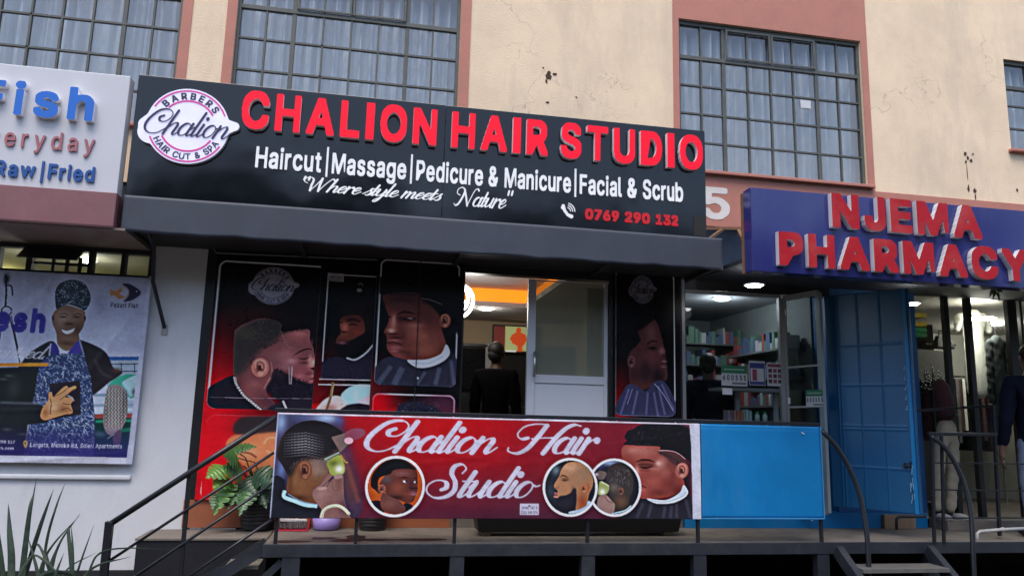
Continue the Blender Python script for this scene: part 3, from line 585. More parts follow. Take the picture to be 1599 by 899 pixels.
# ---------------------------------------------------------------- black barber sign on its canopy
bs_ = thing('barber_sign', 'long glossy black sign board with raised red CHALION HAIR STUDIO letters and a round logo', 'sign', (.5, 6.42, 3.24))
YS = 6.35
M_acr = mat('black_acrylic', (.004, .005, .008), .10, var=.03, scale=3, spec=.45)
_n = M_acr.node_tree; _b = _n.nodes["Principled BSDF"]; _tcx = _n.nodes.new("ShaderNodeTexCoord"); _nx = _n.nodes.new("ShaderNodeTexNoise"); _nx.inputs["Scale"].default_value = 1.6
_n.links.new(_tcx.outputs["Object"], _nx.inputs["Vector"]); _bp = _n.nodes.new("ShaderNodeBump"); _bp.inputs["Strength"].default_value = .35; _bp.inputs["Distance"].default_value = .02
_n.links.new(_nx.outputs[0], _bp.inputs["Height"]); _n.links.new(_bp.outputs[0], _b.inputs["Normal"])
m = MB(); m.box(-1.955, .555, YS, YS+.12, 3.235, 4.262); m.build('board', M_acr, bs_, bevel=.004)
m = MB(); m.box(.558, 2.965, YS-.004, YS+.12, 3.232, 4.258); m.build('board', M_acr, bs_, bevel=.004)
m = MB(); m.box(2.84, 2.955, YS-.0085, YS-.0045, 3.25, 3.43); m.build('patch', M_dark, bs_)
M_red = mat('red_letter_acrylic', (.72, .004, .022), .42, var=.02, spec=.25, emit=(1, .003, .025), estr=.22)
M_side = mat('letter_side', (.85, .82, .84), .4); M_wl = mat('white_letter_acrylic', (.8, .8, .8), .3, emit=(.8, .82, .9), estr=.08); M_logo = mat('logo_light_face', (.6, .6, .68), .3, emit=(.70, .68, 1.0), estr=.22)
yl = YS-.006
big = fit('CHALION', -1.125, P(680, 240, YS).x, 3.868, .326, .031, gap=.115)
big += fit('HAIR', P(703, 240, YS).x, P(853, 250, YS).x, 3.868, .326, .031, gap=.115)+fit('STUDIO', P(873, 250, YS).x, P(1094, 250, YS).x, 3.868, .326, .031, gap=.115)
big = [[(x, z-.012*(x+1.1)/4) for x, z in p] for p in big]
letters('letter', big, yl, .05, [M_red, M_side], bs_)
sub = []
for t, u0, u1 in (('Haircut', 398, 501), ('Massage', 518, 634), ('Pedicure', 650, 754), ('&', 763, 778), ('Manicure', 788, 891), ('Facial', 905, 970), ('&', 979, 994), ('Scrub', 1003, 1065)):
    sub += fit(t, P(u0, 270, YS).x, P(u1, 270, YS).x, 3.555, .178, .016, gap=.075)
for u in (510, 642, 898): x = P(u, 270, YS).x; sub.append([(x-.008, 3.52), (x+.008, 3.52), (x+.008, 3.78), (x-.008, 3.78)])
raise_polys('white_lettering', sub, yl, .012, M_wl, bs_)
sc = place(script('"Where style meets', .24, .10), P(473, 290, YS).x, P(691, 310, YS).x, 3.335, 3.515)+place(script('Nature"', .24, .10), P(708, 315, YS).x, P(801, 322, YS).x, 3.355, 3.535)
raise_polys('script_lettering', sc, yl, .010, M_wl, bs_)
num = []
for t, u0, u1 in (('0769', 913, 966), ('290', 975, 1014), ('132', 1023, 1058)): num += fit(t, P(u0, 335, YS).x, P(u1, 335, YS).x, 3.325, .098, .045, gap=.06)
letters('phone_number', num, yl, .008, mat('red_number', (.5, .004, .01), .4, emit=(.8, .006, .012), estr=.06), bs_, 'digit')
cx, cz = P(886, 331, YS).x, P(886, 331, YS).z
ic = blob_polys([(-.5, .5, -.35, .1, .2, .16), (-.35, .1, .0, -.35, .16, .16), (.0, -.35, .4, -.5, .16, .22), (-.5, .62, -.55, .4, .17, .2)])
ic += [ring(-.1, .05, .36, .46, 0, 80), ring(-.1, .05, .6, .70, 0, 80), ring(-.1, .05, .84, .94, 0, 80)]
raise_polys('phone_icon', xf(ic, cx, cz, .082), yl, .008, M_wl, bs_)
lc = (-1.532, 3.845); LR = .318
raise_polys('logo_plate', xf(LOGO_OUT, *lc, LR), yl, .035, [M_logo, M_side], bs_)
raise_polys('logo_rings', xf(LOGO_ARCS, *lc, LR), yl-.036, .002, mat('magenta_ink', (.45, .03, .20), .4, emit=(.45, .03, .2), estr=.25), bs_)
M_ni = mat('navy_ink', (.02, .02, .07), .4)
for gch in ARCG[0]+ARCG[1]: raise_polys('logo_letter', xf(gch, *lc, LR), yl-.036, .002, M_ni, bs_)
raise_polys('logo_script', xf(LOGO_SCRIPT, *lc, LR), yl-.0385, .002, mat('navy_ink'), bs_)

cn = thing('canopy', 'slate grey boxed canopy running under the black barber sign', 'canopy', (.5, 6.6, 2.95))
M_fas = mat('slate_canopy_sheet', (.034, .042, .062), .65, var=.12, scale=3, bump=.3, bscale=6, dirt=(.045, .06, .09), dirtamt=.5)
nx_, nz_ = 240, 14; xs = np.linspace(-1.945, 3.095, nx_); zs = np.linspace(3.232, 2.945, nz_); X, Z = np.meshgrid(xs, zs)
_w = np.interp(xs, np.linspace(-2, 3.1, 40), rng.normal(0, 1, 40)); Yf = 6.30+.005*np.sin(X*3)+.003*_w[None, :]*((3.23-Z)/.29)
Z = Z+.006*_w[None, :]*((3.232-Z)/.29)
gridmesh('fascia', np.stack([X, Yf, Z], -1), M_fas, cn, thick=.03)
m = MB(); m.box(-1.945, 3.095, 6.335, YW, 3.215, 3.231); m.build('top_sheet', M_fas, cn)
m = MB(); m.box(-1.93, 3.08, 6.335, YW, 2.99, 3.0); m.build('soffit', mat('dark_soffit', (.02, .02, .022), .7), cn)
for x in (-1.9, -.6, .75, 2.1, 3.05): m = MB(); m.box(x-.02, x+.02, 6.34, YW, 2.955, 2.988); m.build('soffit_batten', M_dark, cn)
br = thing('canopy_bracket', 'thin black strut slanting from the slate canopy down to the white pillar', 'bracket', (-1.8, 7, 2.3))
a, b = P(241, 362, 6.5), P(257, 512, YW-.01)
m = MB(); m.bar(a, P(239, 440, 6.85), .03); m.bar(P(239, 440, 6.85), b, .022); m.bar(P(228, 352, 6.4), P(240, 385, 6.65), .022); m.build('strut', M_rail, br)
m = MB(); m.box(b.x-.025, b.x+.025, YW-.012, YW-.003, b.z-.06, b.z+.03); m.build('wall_plate', M_grimy, br)

# ---------------------------------------------------------------- fish shop sign and its awning
fs_ = thing('fish_sign', 'white sign board with raised blue Fish letters, cut off by the left edge', 'sign', (-3, 6.36, 3.24))
M_fw = mat('white_acp_panel', (.56, .565, .60), .35, var=.04, scale=2, dirt=(.42, .43, .47), dirtamt=.3, streak=True)
m = MB(); m.box(-4.2, -2.0, 6.30, 6.42, 3.235, 4.218); m.build('board', M_fw, fs_, bevel=.005)
M_fb = mat('blue_letter_acrylic', (.012, .13, .55), .2, var=.05)
yf = 6.30; h = fit('Fish', P(-32, 160, yf).x, P(152, 160, yf).x, P(130, 192, yf).z, .275, .034, gap=.12, square=False)
letters('letter', h, yf, .05, [M_fb, M_side], fs_)
h = fit('everyday', P(-48, 225, yf).x, P(149, 225, yf).x, P(100, 236, yf).z, .145, .012, gap=.20, square=False)
letters('pink_letter', h, yf, .015, mat('dusty_pink_letters', (.36, .13, .14), .4), fs_, 'pink_letter')
h = fit('Raw', P(-8, 268, yf).x, P(56, 270, yf).x, P(50, 279, yf).z, .125, .028, gap=.09, square=False)+fit('Fried', P(76, 270, yf).x, P(149, 270, yf).x, P(100, 282, yf).z, .125, .028, gap=.09, square=False)
x = P(67, 268, yf).x; z = P(67, 268, yf).z; h.append([(x-.008, z-.09), (x+.008, z-.09), (x+.008, z+.08), (x-.008, z+.08)])
letters('small_blue_letter', h, yf, .015, mat('deep_blue_letters', (.012, .075, .28), .4), fs_, 'small_blue_letter')
aw = thing('awning', 'dusty maroon boxed awning under the white fish sign', 'awning', (-3, 6.6, 2.96))
M_mar = mat('maroon_sheet', (.20, .082, .092), .65, var=.12, scale=4, bump=.2, bscale=10, dirt=(.26, .13, .13), dirtamt=.5)
m = MB(); m.box(-4.2, -1.99, 6.27, 6.30, 2.965, 3.234); m.box(-2.02, -1.99, 6.30, YW, 2.965, 3.234); m.build('fascia', M_mar, aw, bevel=.004)
m = MB(); m.box(-4.2, -1.985, 6.262, 6.269, 2.952, 2.964); m.build('bottom_trim', mat('dark_maroon', (.05, .01, .015), .6), aw)
m = MB(); m.box(-4.2, -1.91, 6.301, YW, 2.945, 2.962); m.build('soffit', mat('pinkish_soffit', (.24, .18, .16), .8, var=.15), aw)

# ---------------------------------------------------------------- pharmacy sign with its rusty frame
_k = 5.45/6.40
def sx(x): return x*_k
def sz(z): return 1.55+(z-1.55)*_k
ps = thing('pharmacy_sign', 'navy blue sign board with raised peeling red NJEMA PHARMACY letters', 'sign', (5, 6.46, 2.98))
M_nv = mat('navy_sign_face', (.022, .026, .15), .12, var=.06, scale=2, spec=.55, bump=.12, bscale=2, dirt=(.07, .07, .17), dirtamt=.3, streak=True)
yp0 = 5.45; m = MB(); m.box(sx(3.435), 7.2, yp0, yp0+.12, sz(2.975), sz(3.772)); m.build('board', M_nv, ps, bevel=.004)
M_pr = mat('peeling_red_vinyl', (.40, .006, .012), .45, var=.15, scale=14, spec=.3, dirt=(.5, .10, .09), dirtamt=.45)
M_ps = mat('white_letter_return', (.62, .6, .61), .5, var=.1)
yp = 5.448
h = fit('NJEMA', sx(4.235), sx(5.845), sz(3.432), .280, .034, gap=.10); h = [[(x, z-.006*(x-4.2)) for x, z in p] for p in h]
h2 = fit('PHARMACY', sx(3.675), sx(6.345), sz(3.035), .268, .034, gap=.10)
letters('letter', h, yp, .05, [M_pr, M_ps], ps); letters('letter', h2, yp, .05, [M_pr, M_ps], ps)
m = MB(); yy = 6.75
m.bar(P(1095, 357, 7.0), P(1166, 357, 7.0), .03); m.bar(P(1098, 380, 6.6), P(1130, 357, 7.02), .025); m.bar(P(1153, 360, 7.0), P(1174, 398, 5.7), .03); m.bar((sx(3.46), 5.6, sz(2.98)), (sx(3.46), 5.6, sz(3.76)), .04)
m.build('support_frame', mat('rusty_angle_iron', (.17, .085, .045), .8, var=.3, scale=20), ps)
m = MB(); a = P(1168, 357, 6.2); m.box(a.x-.03, a.x+.02, 6.05, 6.25, a.z-.09, a.z+.07); m.build('terminal_box', M_grimy, ps, bevel=.004)
# ---------------------------------------------------------------- printed sheets: a small ink painter on the sheet's own plane
def hexc(h): return np.array([int(h[i:i+2], 16)/255 for i in (0, 2, 4)])
class Ink:
    def __init__(s, x0, x1, z0, z1, Y, ppm, base='101012'):
        s.x0, s.x1, s.z0, s.z1, s.Y, s.ppm = x0, x1, z0, z1, Y, ppm; s.W = int((x1-x0)*ppm)+1; s.H = int((z1-z0)*ppm)+1
        s.a = np.zeros((s.H, s.W, 3))+hexc(base); s.cm = None; s.k = ppm*Y/FPX*1.03; s.z = lambda *p: p; s.r = np.random.default_rng(5)
    def px(s, pts): return np.array([((q.x-s.x0)*s.ppm, (s.z1-q.z)*s.ppm) for q in (P(u, v, s.Y) for u, v in pts)])
    def wx(s, pts): p = np.asarray(pts, float); return np.stack([(p[:, 0]-s.x0)*s.ppm, (s.z1-p[:, 1])*s.ppm], -1)
    def mask(s, polys, blur=0):
        pad = int(blur*3+2); al = np.vstack(polys); lo = np.floor(al.min(0)).astype(int)-pad; hi = np.ceil(al.max(0)).astype(int)+pad+1
        lo = np.maximum(lo, -pad); hi = np.minimum(hi, [s.W+pad, s.H+pad])
        if (hi <= lo).any(): return None
        w, h = hi-lo; acc = np.zeros((h, w))
        for ox, oy in ((.25, .25), (.75, .25), (.25, .75), (.75, .75)):
            X = np.arange(w)+lo[0]+ox-.5; Y = (np.arange(h)+lo[1]+oy-.5)[:, None]; M = np.zeros((h, w), bool)
            for p in polys:
                q = np.roll(p, -1, 0)
                for (ax, ay), (bx, by) in zip(p, q):
                    if ay == by: continue
                    c = (ay > Y) != (by > Y); r = np.nonzero(c[:, 0])[0]
                    if len(r): M[r] ^= X[None, :] < (bx-ax)*(Y[r]-ay)/(by-ay)+ax
            acc += M
        acc = blur2(acc/4, blur) if blur > .2 else acc/4
        x0, y0 = max(0, lo[0]), max(0, lo[1]); x1, y1 = min(s.W, hi[0]), min(s.H, hi[1])
        if x1 <= x0 or y1 <= y0: return None
        return (slice(y0, y1), slice(x0, x1)), acc[y0-lo[1]:y1-lo[1], x0-lo[0]:x1-lo[0]]
    def put(s, mk, col, a=1):
        if mk is None: return
        sl, m = mk; m = m*a
        if s.cm is not None: m = m*s.cm[sl]
        s.a[sl] = s.a[sl]*(1-m[..., None])+hexc(col)*m[..., None]
    def clip(s, pts=None, blur=.3, smooth=True, world=False):
        s.cm = None
        if pts is None: return
        m = s.mask([s.wx(pts)] if world else [crom(s.px(pts), 6, True) if smooth else s.px(pts)], blur*s.k); c = np.zeros((s.H, s.W))
        if m: c[m[0]] = m[1]
        s.cm = c
    def poly(s, pts, col, blur=.25, a=1, smooth=True):
        p = s.px(s.z(*pts)); s.put(s.mask([crom(p, 6, True) if smooth else p], blur*s.k), col, a)
    def wpoly(s, polys, col, a=1, blur=0): s.put(s.mask([s.wx(p) for p in polys], blur), col, a)
    def soft(s, x, y, rx, ry, col, a=1, rot=0):
        """soft spot, size in the current zoom's units"""
        (cx, cy), (ex, ey), (fx, fy) = s.px(s.z((x, y), (x+rx, y), (x, y+ry))); Rx, Ry = abs(ex-cx), abs(fy-cy); R = 2.6*max(Rx, Ry)
        a0, a1, b0, b1 = max(0, int(cx-R)), min(s.W, int(cx+R)+1), max(0, int(cy-R)), min(s.H, int(cy+R)+1)
        if a0 >= a1 or b0 >= b1: return
        X = np.arange(a0, a1)-cx; Y = (np.arange(b0, b1)-cy)[:, None]; t = math.radians(rot); U = X*math.cos(t)+Y*math.sin(t); V = -X*math.sin(t)+Y*math.cos(t)
        s.put(((slice(b0, b1), slice(a0, a1)), np.exp(-((U/Rx)**2+(V/Ry)**2))), col, a)
    def line(s, pts, w, col, a=1, blur=.2, taper=False, smooth=True):
        p = s.px(s.z(*pts)); q0 = s.px(s.z((pts[0][0], pts[0][1]), (pts[0][0]+w, pts[0][1]))); hw = max(.4, abs(q0[1][0]-q0[0][0])/2); q = crom(p, 8) if smooth and len(p) > 2 else p
        if len(q) == 2: q = np.array([q[0]+(q[1]-q[0])*t for t in np.linspace(0, 1, 5)])
        d = np.gradient(q, axis=0); n = np.stack([-d[:, 1], d[:, 0]], -1)/(np.hypot(d[:, 0], d[:, 1])[:, None]+1e-9)
        h = hw*(np.sin(np.linspace(.15, 2.99, len(q)))[:, None] if taper else 1); s.put(s.mask([np.vstack([q+n*h, (q-n*h)[::-1]])], blur*s.k), col, a)
    def ell(s, x, y, rx, ry, col, rot=0, blur=.25, a=1):
        t = math.radians(rot); s.poly([(x+rx*math.cos(i)*math.cos(t)-ry*math.sin(i)*math.sin(t), y+rx*math.cos(i)*math.sin(t)+ry*math.sin(i)*math.cos(t)) for i in np.linspace(0, 6.283, 20, endpoint=False)], col, blur, a)
    def scratch(s, n, box, ln, w, cols, ang, aj=.5, a=.7):
        for i in range(n):
            x, y = box[0]+(box[2]-box[0])*s.r.random(), box[1]+(box[3]-box[1])*s.r.random(); t = ang+s.r.normal()*aj; l = ln*(.5+s.r.random())
            s.line([(x, y), (x+l*.5*math.cos(t)+s.r.normal()*l*.12, y+l*.5*math.sin(t)), (x+l*math.cos(t), y+l*math.sin(t))], w*(.6+.8*s.r.random()), cols[s.r.integers(len(cols))], a, .12, True)
    def ear(s, x, y, rx, ry, col, dark, light, rot=0):
        s.ell(x, y, rx, ry, col, rot); s.line([(x-rx*.55, y+ry*.1), (x-rx*.5, y-ry*.6), (x+rx*.1, y-ry*.78), (x+rx*.6, y-ry*.4), (x+rx*.55, y+ry*.3), (x, y+ry*.75)], rx*.2, light, .8)
        s.soft(x-rx*.05, y+ry*.05, rx*.42, ry*.5, dark, .95); s.line([(x-rx*.2, y-ry*.35), (x+rx*.15, y-ry*.3), (x+rx*.25, y+ry*.1)], rx*.18, light, .7); s.ell(x+rx*.02, y+ry*.62, rx*.35, ry*.25, light, 0, .4, .7)
    def frame(s, x0, y0, x1, y1, r, w, col, pts=None):
        """rounded thin frame through four photo corners (tl, tr, br, bl)"""
    def rrect(s, tl, tr, br, bl, r=.07, w=.012, col='c9c4cc', a=1):
        c = [P(u, v, s.Y) for u, v in (tl, tr, br, bl)]; x0, x1 = (c[0].x+c[3].x)/2, (c[1].x+c[2].x)/2; z1, z0 = (c[0].z+c[1].z)/2, (c[2].z+c[3].z)/2
        def rr(x0, x1, z0, z1, r): return [(cx+r*math.cos(t), cz+r*math.sin(t)) for cx, cz, a0 in ((x1-r, z1-r, 0), (x0+r, z1-r, 90), (x0+r, z0+r, 180), (x1-r, z0+r, 270)) for t in np.radians(np.linspace(a0, a0+90, 8))]
        s.wpoly([rr(x0, x1, z0, z1, r), rr(x0+w, x1-w, z0+w, z1-w, r-w)], col, a); return rr(x0, x1, z0, z1, r)
    def field(s, f):
        """f(u, v) -> (…,3) with u to the right and v down, 0..1"""
        v, u = np.mgrid[0:s.H, 0:s.W]; m = 1 if s.cm is None else s.cm[..., None]; s.a = s.a*(1-m)+f(u/(s.W-1), v/(s.H-1))*m
    def grain(s, amt=.006):
        n = lambda q: (lambda b: b/b.std())(blur2(s.r.normal(size=(s.H, s.W, 1)), q))
        s.a = np.clip(s.a*(1+.018*n(1.1)+.012*n(3)+.018*n(9))+n(.7)*amt*.6, 0, 1)
    def punch(s, a=.55, b=.45): s.a = np.clip(s.a+a*(s.a-blur2(s.a, 5))+b*(s.a-blur2(s.a, 1.2)), 0, 1)
    def strands(s, pts, n, ln, w, cols, ang, aj=.35, a=.6):
        """short hairs standing along a path"""
        p = crom(pts, 10); 
        for i in range(n): x, y = p[s.r.integers(len(p))]; t = ang+s.r.normal()*aj; l = ln*(.5+s.r.random()); s.line([(x, y), (x+l*.5*math.cos(t)+s.r.normal()*l*.1, y+l*.5*math.sin(t)), (x+l*math.cos(t), y+l*math.sin(t))], w*(.5+s.r.random()), cols[s.r.integers(len(cols))], a, .15, True)
    def ink(s, gain): c = np.clip(s.a, 0, 1); return np.clip(np.where(c <= .04045, c/12.92, ((c+.055)/1.055)**2.4)*gain, .002, .85)
    def pts(s, dy=None):
        X, Z = np.meshgrid(np.linspace(s.x0, s.x1, s.W), np.linspace(s.z1, s.z0, s.H)); return np.stack([X, np.full_like(X, s.Y) if dy is None else s.Y+dy(X, Z), Z], -1)
def mixc(a, b, t): return hexc(a)*(1-t[..., None])+hexc(b)*t[..., None]
def bump(x, c, w): return np.exp(-((x-c)/w)**2)

# ------------------------------------------------ the long banner on the railing
def paint_banner():
    I = Ink(-.636, 2.748, .812, 1.577, 6.08, 235, '5a2030')
    def bg(u, v):
        t = np.clip(bump(u, .36, .27)*(1.05-v*1.05), 0, 1); c = mixc('7c1828', 'c4000e', t); d = np.clip((v-.45)*1.5, 0, 1)*np.clip(.75+.3*bump(u, .85, .3), 0, 1); c = c*(1-d[..., None])+hexc('3c2038')*d[..., None]
        r = np.clip((u-.55)*1.6, 0, .55)*(1-v*.6); return c*(1-r[..., None])+hexc('6a1c30')*r[..., None]
    I.field(bg)
    # left: head seen from behind with a clipper
    I.z = zm(420, 640, 5.137)
    I.clip([(430, 640), (520, 640), (545, 700), (560, 760), (560, 812), (420, 812)], 7)
    I.poly([(0, 0), (700, 0), (700, 900), (0, 900)], '332f4c', 0)
    I.soft(95, 90, 50, 90, '93a8d2'); I.soft(250, 60, 120, 40, '4a5278', .8); I.soft(470, 60, 110, 42, 'a4bcdc'); I.soft(575, 75, 35, 45, '3f62b4', .9); I.soft(100, 470, 40, 90, '6f82b8', .7); I.soft(600, 300, 90, 120, '5c3350', .8); I.soft(90, 620, 60, 60, '1c1f30', .9)
    I.clip()
    I.soft(640, 600, 60, 190, '7c4038', .6, -15); I.line([(585, 350), (640, 480), (690, 640), (720, 740)], 36, '8c4c3e', .6, 1.5)
    for k in range(9): I.line([(560+k*14, 860), (700+k*16, 700-k*6)], 5, '6a3a58', .35, .5)
    head = [(62, 330), (92, 235), (150, 155), (245, 98), (350, 82), (450, 96), (540, 136), (598, 185), (612, 262), (560, 335), (495, 400), (478, 480), (470, 540), (400, 600), (362, 650), (370, 775), (300, 745), (150, 660), (148, 530), (100, 430), (68, 385)]
    I.poly(head, '754a31'); I.clip(I.z(*head))
    I.soft(250, 590, 110, 120, '8a5a38', .9); I.soft(180, 600, 45, 100, '5c3826', .8); I.soft(420, 480, 70, 60, '8d7468', .8); I.soft(395, 400, 90, 55, '84726c', .75)
    I.poly([(40, 380), (60, 300), (150, 120), (350, 60), (560, 110), (640, 230), (540, 330), (440, 385), (330, 385), (230, 420), (190, 520), (130, 520), (80, 430)], '211d22', 3.2)
    I.soft(330, 110, 160, 40, '17151a', .9)
    for k in range(12):
        x = 130+k*27
        for j in range(9):
            y = 195+j*22+k*1.5+(6-abs(k-6))*-4
            I.line([(x-11, y+5), (x+2, y-2), (x+12, y+4)], 8, '8e8a92', .85*bump(np.array(k), 5.5, 5)*bump(np.array(j), 4, 5), .3)
            I.line([(x-11, y+15), (x+2, y+8), (x+12, y+14)], 7, '0f0d11', .6, .3)
    I.clip()
    for q in ((210, 560, 24, 70, '9a6844', .6), (330, 620, 60, 60, '7c4e34', .7), (430, 560, 40, 40, '7c5844', .7), (380, 470, 40, 50, '96796c', .7), (440, 420, 40, 26, '6c5e5c', .7), (250, 700, 80, 26, '4c3020', .8)): I.soft(*q)
    I.strands([(160, 500), (230, 415), (340, 390), (450, 385), (540, 330)], 160, 20, 4, ['1a161a', '3c3434', '5c5252'], -1.2, .6, .55)
    I.ear(288, 480, 58, 78, '7d4a34', '2f1a14', 'a0674e', -8)
    I.poly([(30, 545), (125, 560), (118, 690), (250, 750), (395, 775), (430, 870), (20, 870)], '1b1d29', .4)
    I.line([(128, 640), (122, 690), (200, 722), (290, 755), (388, 765)], 30, 'a5c6da', 1, .4); I.line([(150, 668), (260, 725), (380, 755)], 7, '7fa3bd', .8)
    I.poly([(500, 216), (618, 180), (645, 262), (572, 338)], '76605c', .4, smooth=False); I.ell(690, 190, 85, 45, '8f4458', -12, .8); I.ell(640, 243, 36, 26, 'd8a2b2', 0, .4)
    I.poly([(440, 388), (560, 332), (572, 350), (462, 412)], '8b9684', .3, smooth=False); I.line([(455, 404), (568, 346)], 7, '2f3a22')
    I.poly([(468, 415), (560, 358), (602, 420), (598, 505), (500, 522), (478, 470)], '9aa04a', .5); I.soft(520, 425, 40, 25, '5f6a2c', .8); I.soft(562, 470, 34, 34, 'eceede'); I.line([(575, 355), (610, 410), (632, 418)], 10, 'a5854a')
    hand = [(352, 690), (360, 635), (420, 585), (482, 508), (505, 530), (470, 580), (520, 545), (590, 515), (598, 600), (606, 715), (640, 830), (650, 870), (415, 870), (425, 800), (385, 745)]
    I.poly(hand, '8c645e'); I.clip(I.z(*hand)); I.soft(420, 680, 55, 70, 'a27c74', .8); I.soft(560, 580, 30, 60, '785048', .8); I.soft(600, 760, 40, 80, '5c3c48', .7); I.clip()
    I.line([(390, 640), (440, 600), (500, 540)], 7, '4c302e', .8); I.line([(430, 640), (470, 600), (500, 560)], 6, '4c302e', .7); I.ell(425, 625, 42, 14, 'b08a80', -8, .5); I.line([(505, 560), (520, 640), (590, 620)], 5, '5c3c38', .6, .5); I.ell(555, 530, 36, 18, 'a88880', -8, .6)
    bt = crom([(422, 850), (440, 800), (490, 768), (550, 762), (600, 785), (640, 825)], 6)
    for b in bt: I.ell(b[0], b[1], 13, 12, 'cfcdb2', 0, .2); I.ell(b[0]+2, b[1]+5, 7, 5, '8f8c70', 0, .3, .7)
    # right: man in profile with a white collar band
    I.z = zm(930, 640, 5.139)
    I.poly([(200, 870), (330, 760), (345, 715), (440, 712), (560, 745), (735, 680), (775, 720), (800, 870)], '25242f', .8)
    I.soft(720, 560, 60, 200, '221a24', .9); I.soft(620, 210, 160, 130, '2a1a22', .8)
    face = [(240, 278), (500, 288), (560, 365), (650, 430), (705, 560), (708, 620), (640, 670), (560, 695), (420, 706), (352, 695), (346, 640), (340, 602), (352, 570), (330, 520), (298, 462), (218, 392)]
    I.poly(face, '94463e'); I.clip(I.z(*face)); I.soft(380, 330, 100, 45, 'ae6a60', .9); I.soft(520, 430, 55, 45, 'cf9388', .9, -35); I.soft(470, 560, 80, 50, 'a85448', .8); I.soft(600, 600, 70, 60, '7c3430', .9); I.soft(360, 650, 60, 30, 'b45a52', .8); I.soft(400, 440, 80, 28, '5a2a28', .8); I.soft(610, 420, 60, 60, '6c3a38', .7); I.soft(340, 510, 30, 50, 'c07c74', .7); I.clip()
    I.poly([(232, 215), (258, 165), (300, 150), (345, 122), (430, 108), (560, 104), (680, 120), (765, 180), (775, 420), (740, 395), (700, 378), (610, 330), (515, 318), (500, 290), (240, 276), (250, 245)], '16141a', .5)
    I.poly([(505, 325), (610, 335), (700, 385), (735, 430), (640, 440), (560, 375), (510, 350)], '4e3032', 1.2)
    I.scratch(60, (250, 130, 740, 260), 26, 5, ['2b272e', '0b0a0d', '353038'], -1.1, .5, .6)
    I.line([(505, 321), (610, 327), (670, 352), (718, 390)], 6, 'a8868a', .9); I.line([(318, 414), (370, 398), (430, 400), (478, 416)], 15, '26120f', .95, .4, True)
    I.line([(350, 450), (400, 462), (460, 446)], 14, '20100f', .9, .4, True); I.line([(340, 435), (400, 432), (460, 440)], 5, '4a2020', .8); I.soft(400, 480, 40, 9, '75352f', .8); I.line([(350, 612), (375, 605), (405, 620)], 8, '4c1c1e', .9); I.soft(370, 635, 26, 9, 'b86a66', .8)
    for q in ((300, 320, 50, 26, 'bc7a6e', .7), (430, 330, 50, 26, 'a86258', .6), (505, 425, 22, 18, 'e0b0a2', .8), (330, 480, 16, 40, 'd49a90', .7), (430, 520, 70, 26, '8c463e', .6), (560, 500, 50, 40, 'aa6054', .6), (620, 530, 30, 60, '743430', .7), (520, 660, 80, 26, '6c2c28', .8), (400, 590, 40, 14, '9c4c48', .6), (470, 470, 40, 12, 'b06a60', .7), (650, 640, 40, 40, '5c2824', .7)): I.soft(*q)
    I.strands([(245, 272), (370, 280), (500, 290)], 90, 20, 5, ['17141a', '2c262c'], -1.5, .3, .8); I.strands([(520, 350), (600, 380), (660, 425)], 80, 18, 4, ['2c2022', '43302f'], -1.2, .5, .6)
    I.ear(692, 482, 52, 64, 'a65e54', '4c2220', 'c98a7c', 12)
    I.poly([(418, 704), (560, 718), (670, 662), (705, 598), (738, 640), (736, 672), (700, 706), (620, 740), (510, 748), (440, 728)], 'c6cde0', .3); I.line([(440, 722), (560, 732), (690, 690), (728, 650)], 7, '98a2ba', .8)
    for x, y, x2, y2 in ((380, 740, 330, 860), (450, 740, 420, 860), (560, 760, 540, 860), (650, 740, 650, 860), (720, 710, 760, 860), (610, 755, 600, 860)): I.line([(x, y), (x2, y2)], 24, '4c465a', .55, 1.2)
    # the three round pictures
    def disc(u, v, rw): c = P(u, v, I.Y); return [(c.x+rw*math.cos(t), c.z+rw*math.sin(t)) for t in np.linspace(0, 2*math.pi, 60, endpoint=False)]
    I.wpoly([disc(617.2, 758.2, .226)], 'd6d8e8'); d = disc(617.2, 758.2, .207); I.clip(d, 0, world=True); I.wpoly([d], 'b2521e'); I.z = zm(560, 700, 7.817)
    I.poly([(140, 640), (290, 640), (320, 760), (260, 800), (140, 760)], '171826'); I.poly([(560, 660), (660, 690), (620, 780), (520, 800)], '171826')
    I.poly([(290, 540), (420, 580), (520, 650), (570, 740), (440, 800), (280, 720)], '6b3d37'); I.soft(380, 660, 70, 60, '84504a', .7)
    fc = [(430, 250), (560, 232), (682, 240), (716, 300), (722, 400), (718, 450), (722, 485), (700, 560), (662, 640), (600, 656), (500, 625), (420, 592), (340, 545), (300, 450), (250, 430), (320, 330), (400, 290)]
    I.poly(fc, '5f2f28'); sv = I.cm; I.clip(I.z(*fc)); I.cm = I.cm*sv; I.soft(480, 470, 90, 80, '8a4638', .9); I.soft(520, 300, 100, 40, '7a4a48', .9); I.soft(600, 560, 70, 50, '7a3a28', .8); I.soft(340, 370, 60, 50, '5a4a4e', .9); I.soft(640, 420, 24, 60, '4a2232', .9); I.soft(455, 590, 90, 24, '3a1a1a', .9); I.cm = sv
    I.poly([(150, 450), (160, 330), (240, 215), (330, 150), (440, 120), (560, 135), (650, 195), (696, 250), (560, 240), (430, 258), (385, 305), (260, 350), (236, 440), (258, 540), (190, 490)], '131219', .5)
    I.ear(285, 485, 50, 56, '84473a', '3a1c1a', 'a96a58'); I.ell(566, 398, 28, 13, 'c9c4d8', 8); I.ell(690, 402, 16, 12, 'b9b4c8'); I.ell(582, 396, 13, 15, '120c14'); I.ell(700, 400, 9, 13, '120c14'); I.line([(490, 358), (560, 345), (618, 364)], 13, '1d1012', .9, .3, True); I.line([(670, 362), (710, 358)], 10, '1d1012', .9)
    I.soft(660, 478, 40, 12, '2c1214', .9); I.soft(672, 545, 42, 18, 'a56a7c'); I.line([(625, 546), (670, 540), (705, 546)], 5, '3a1820'); I.clip()
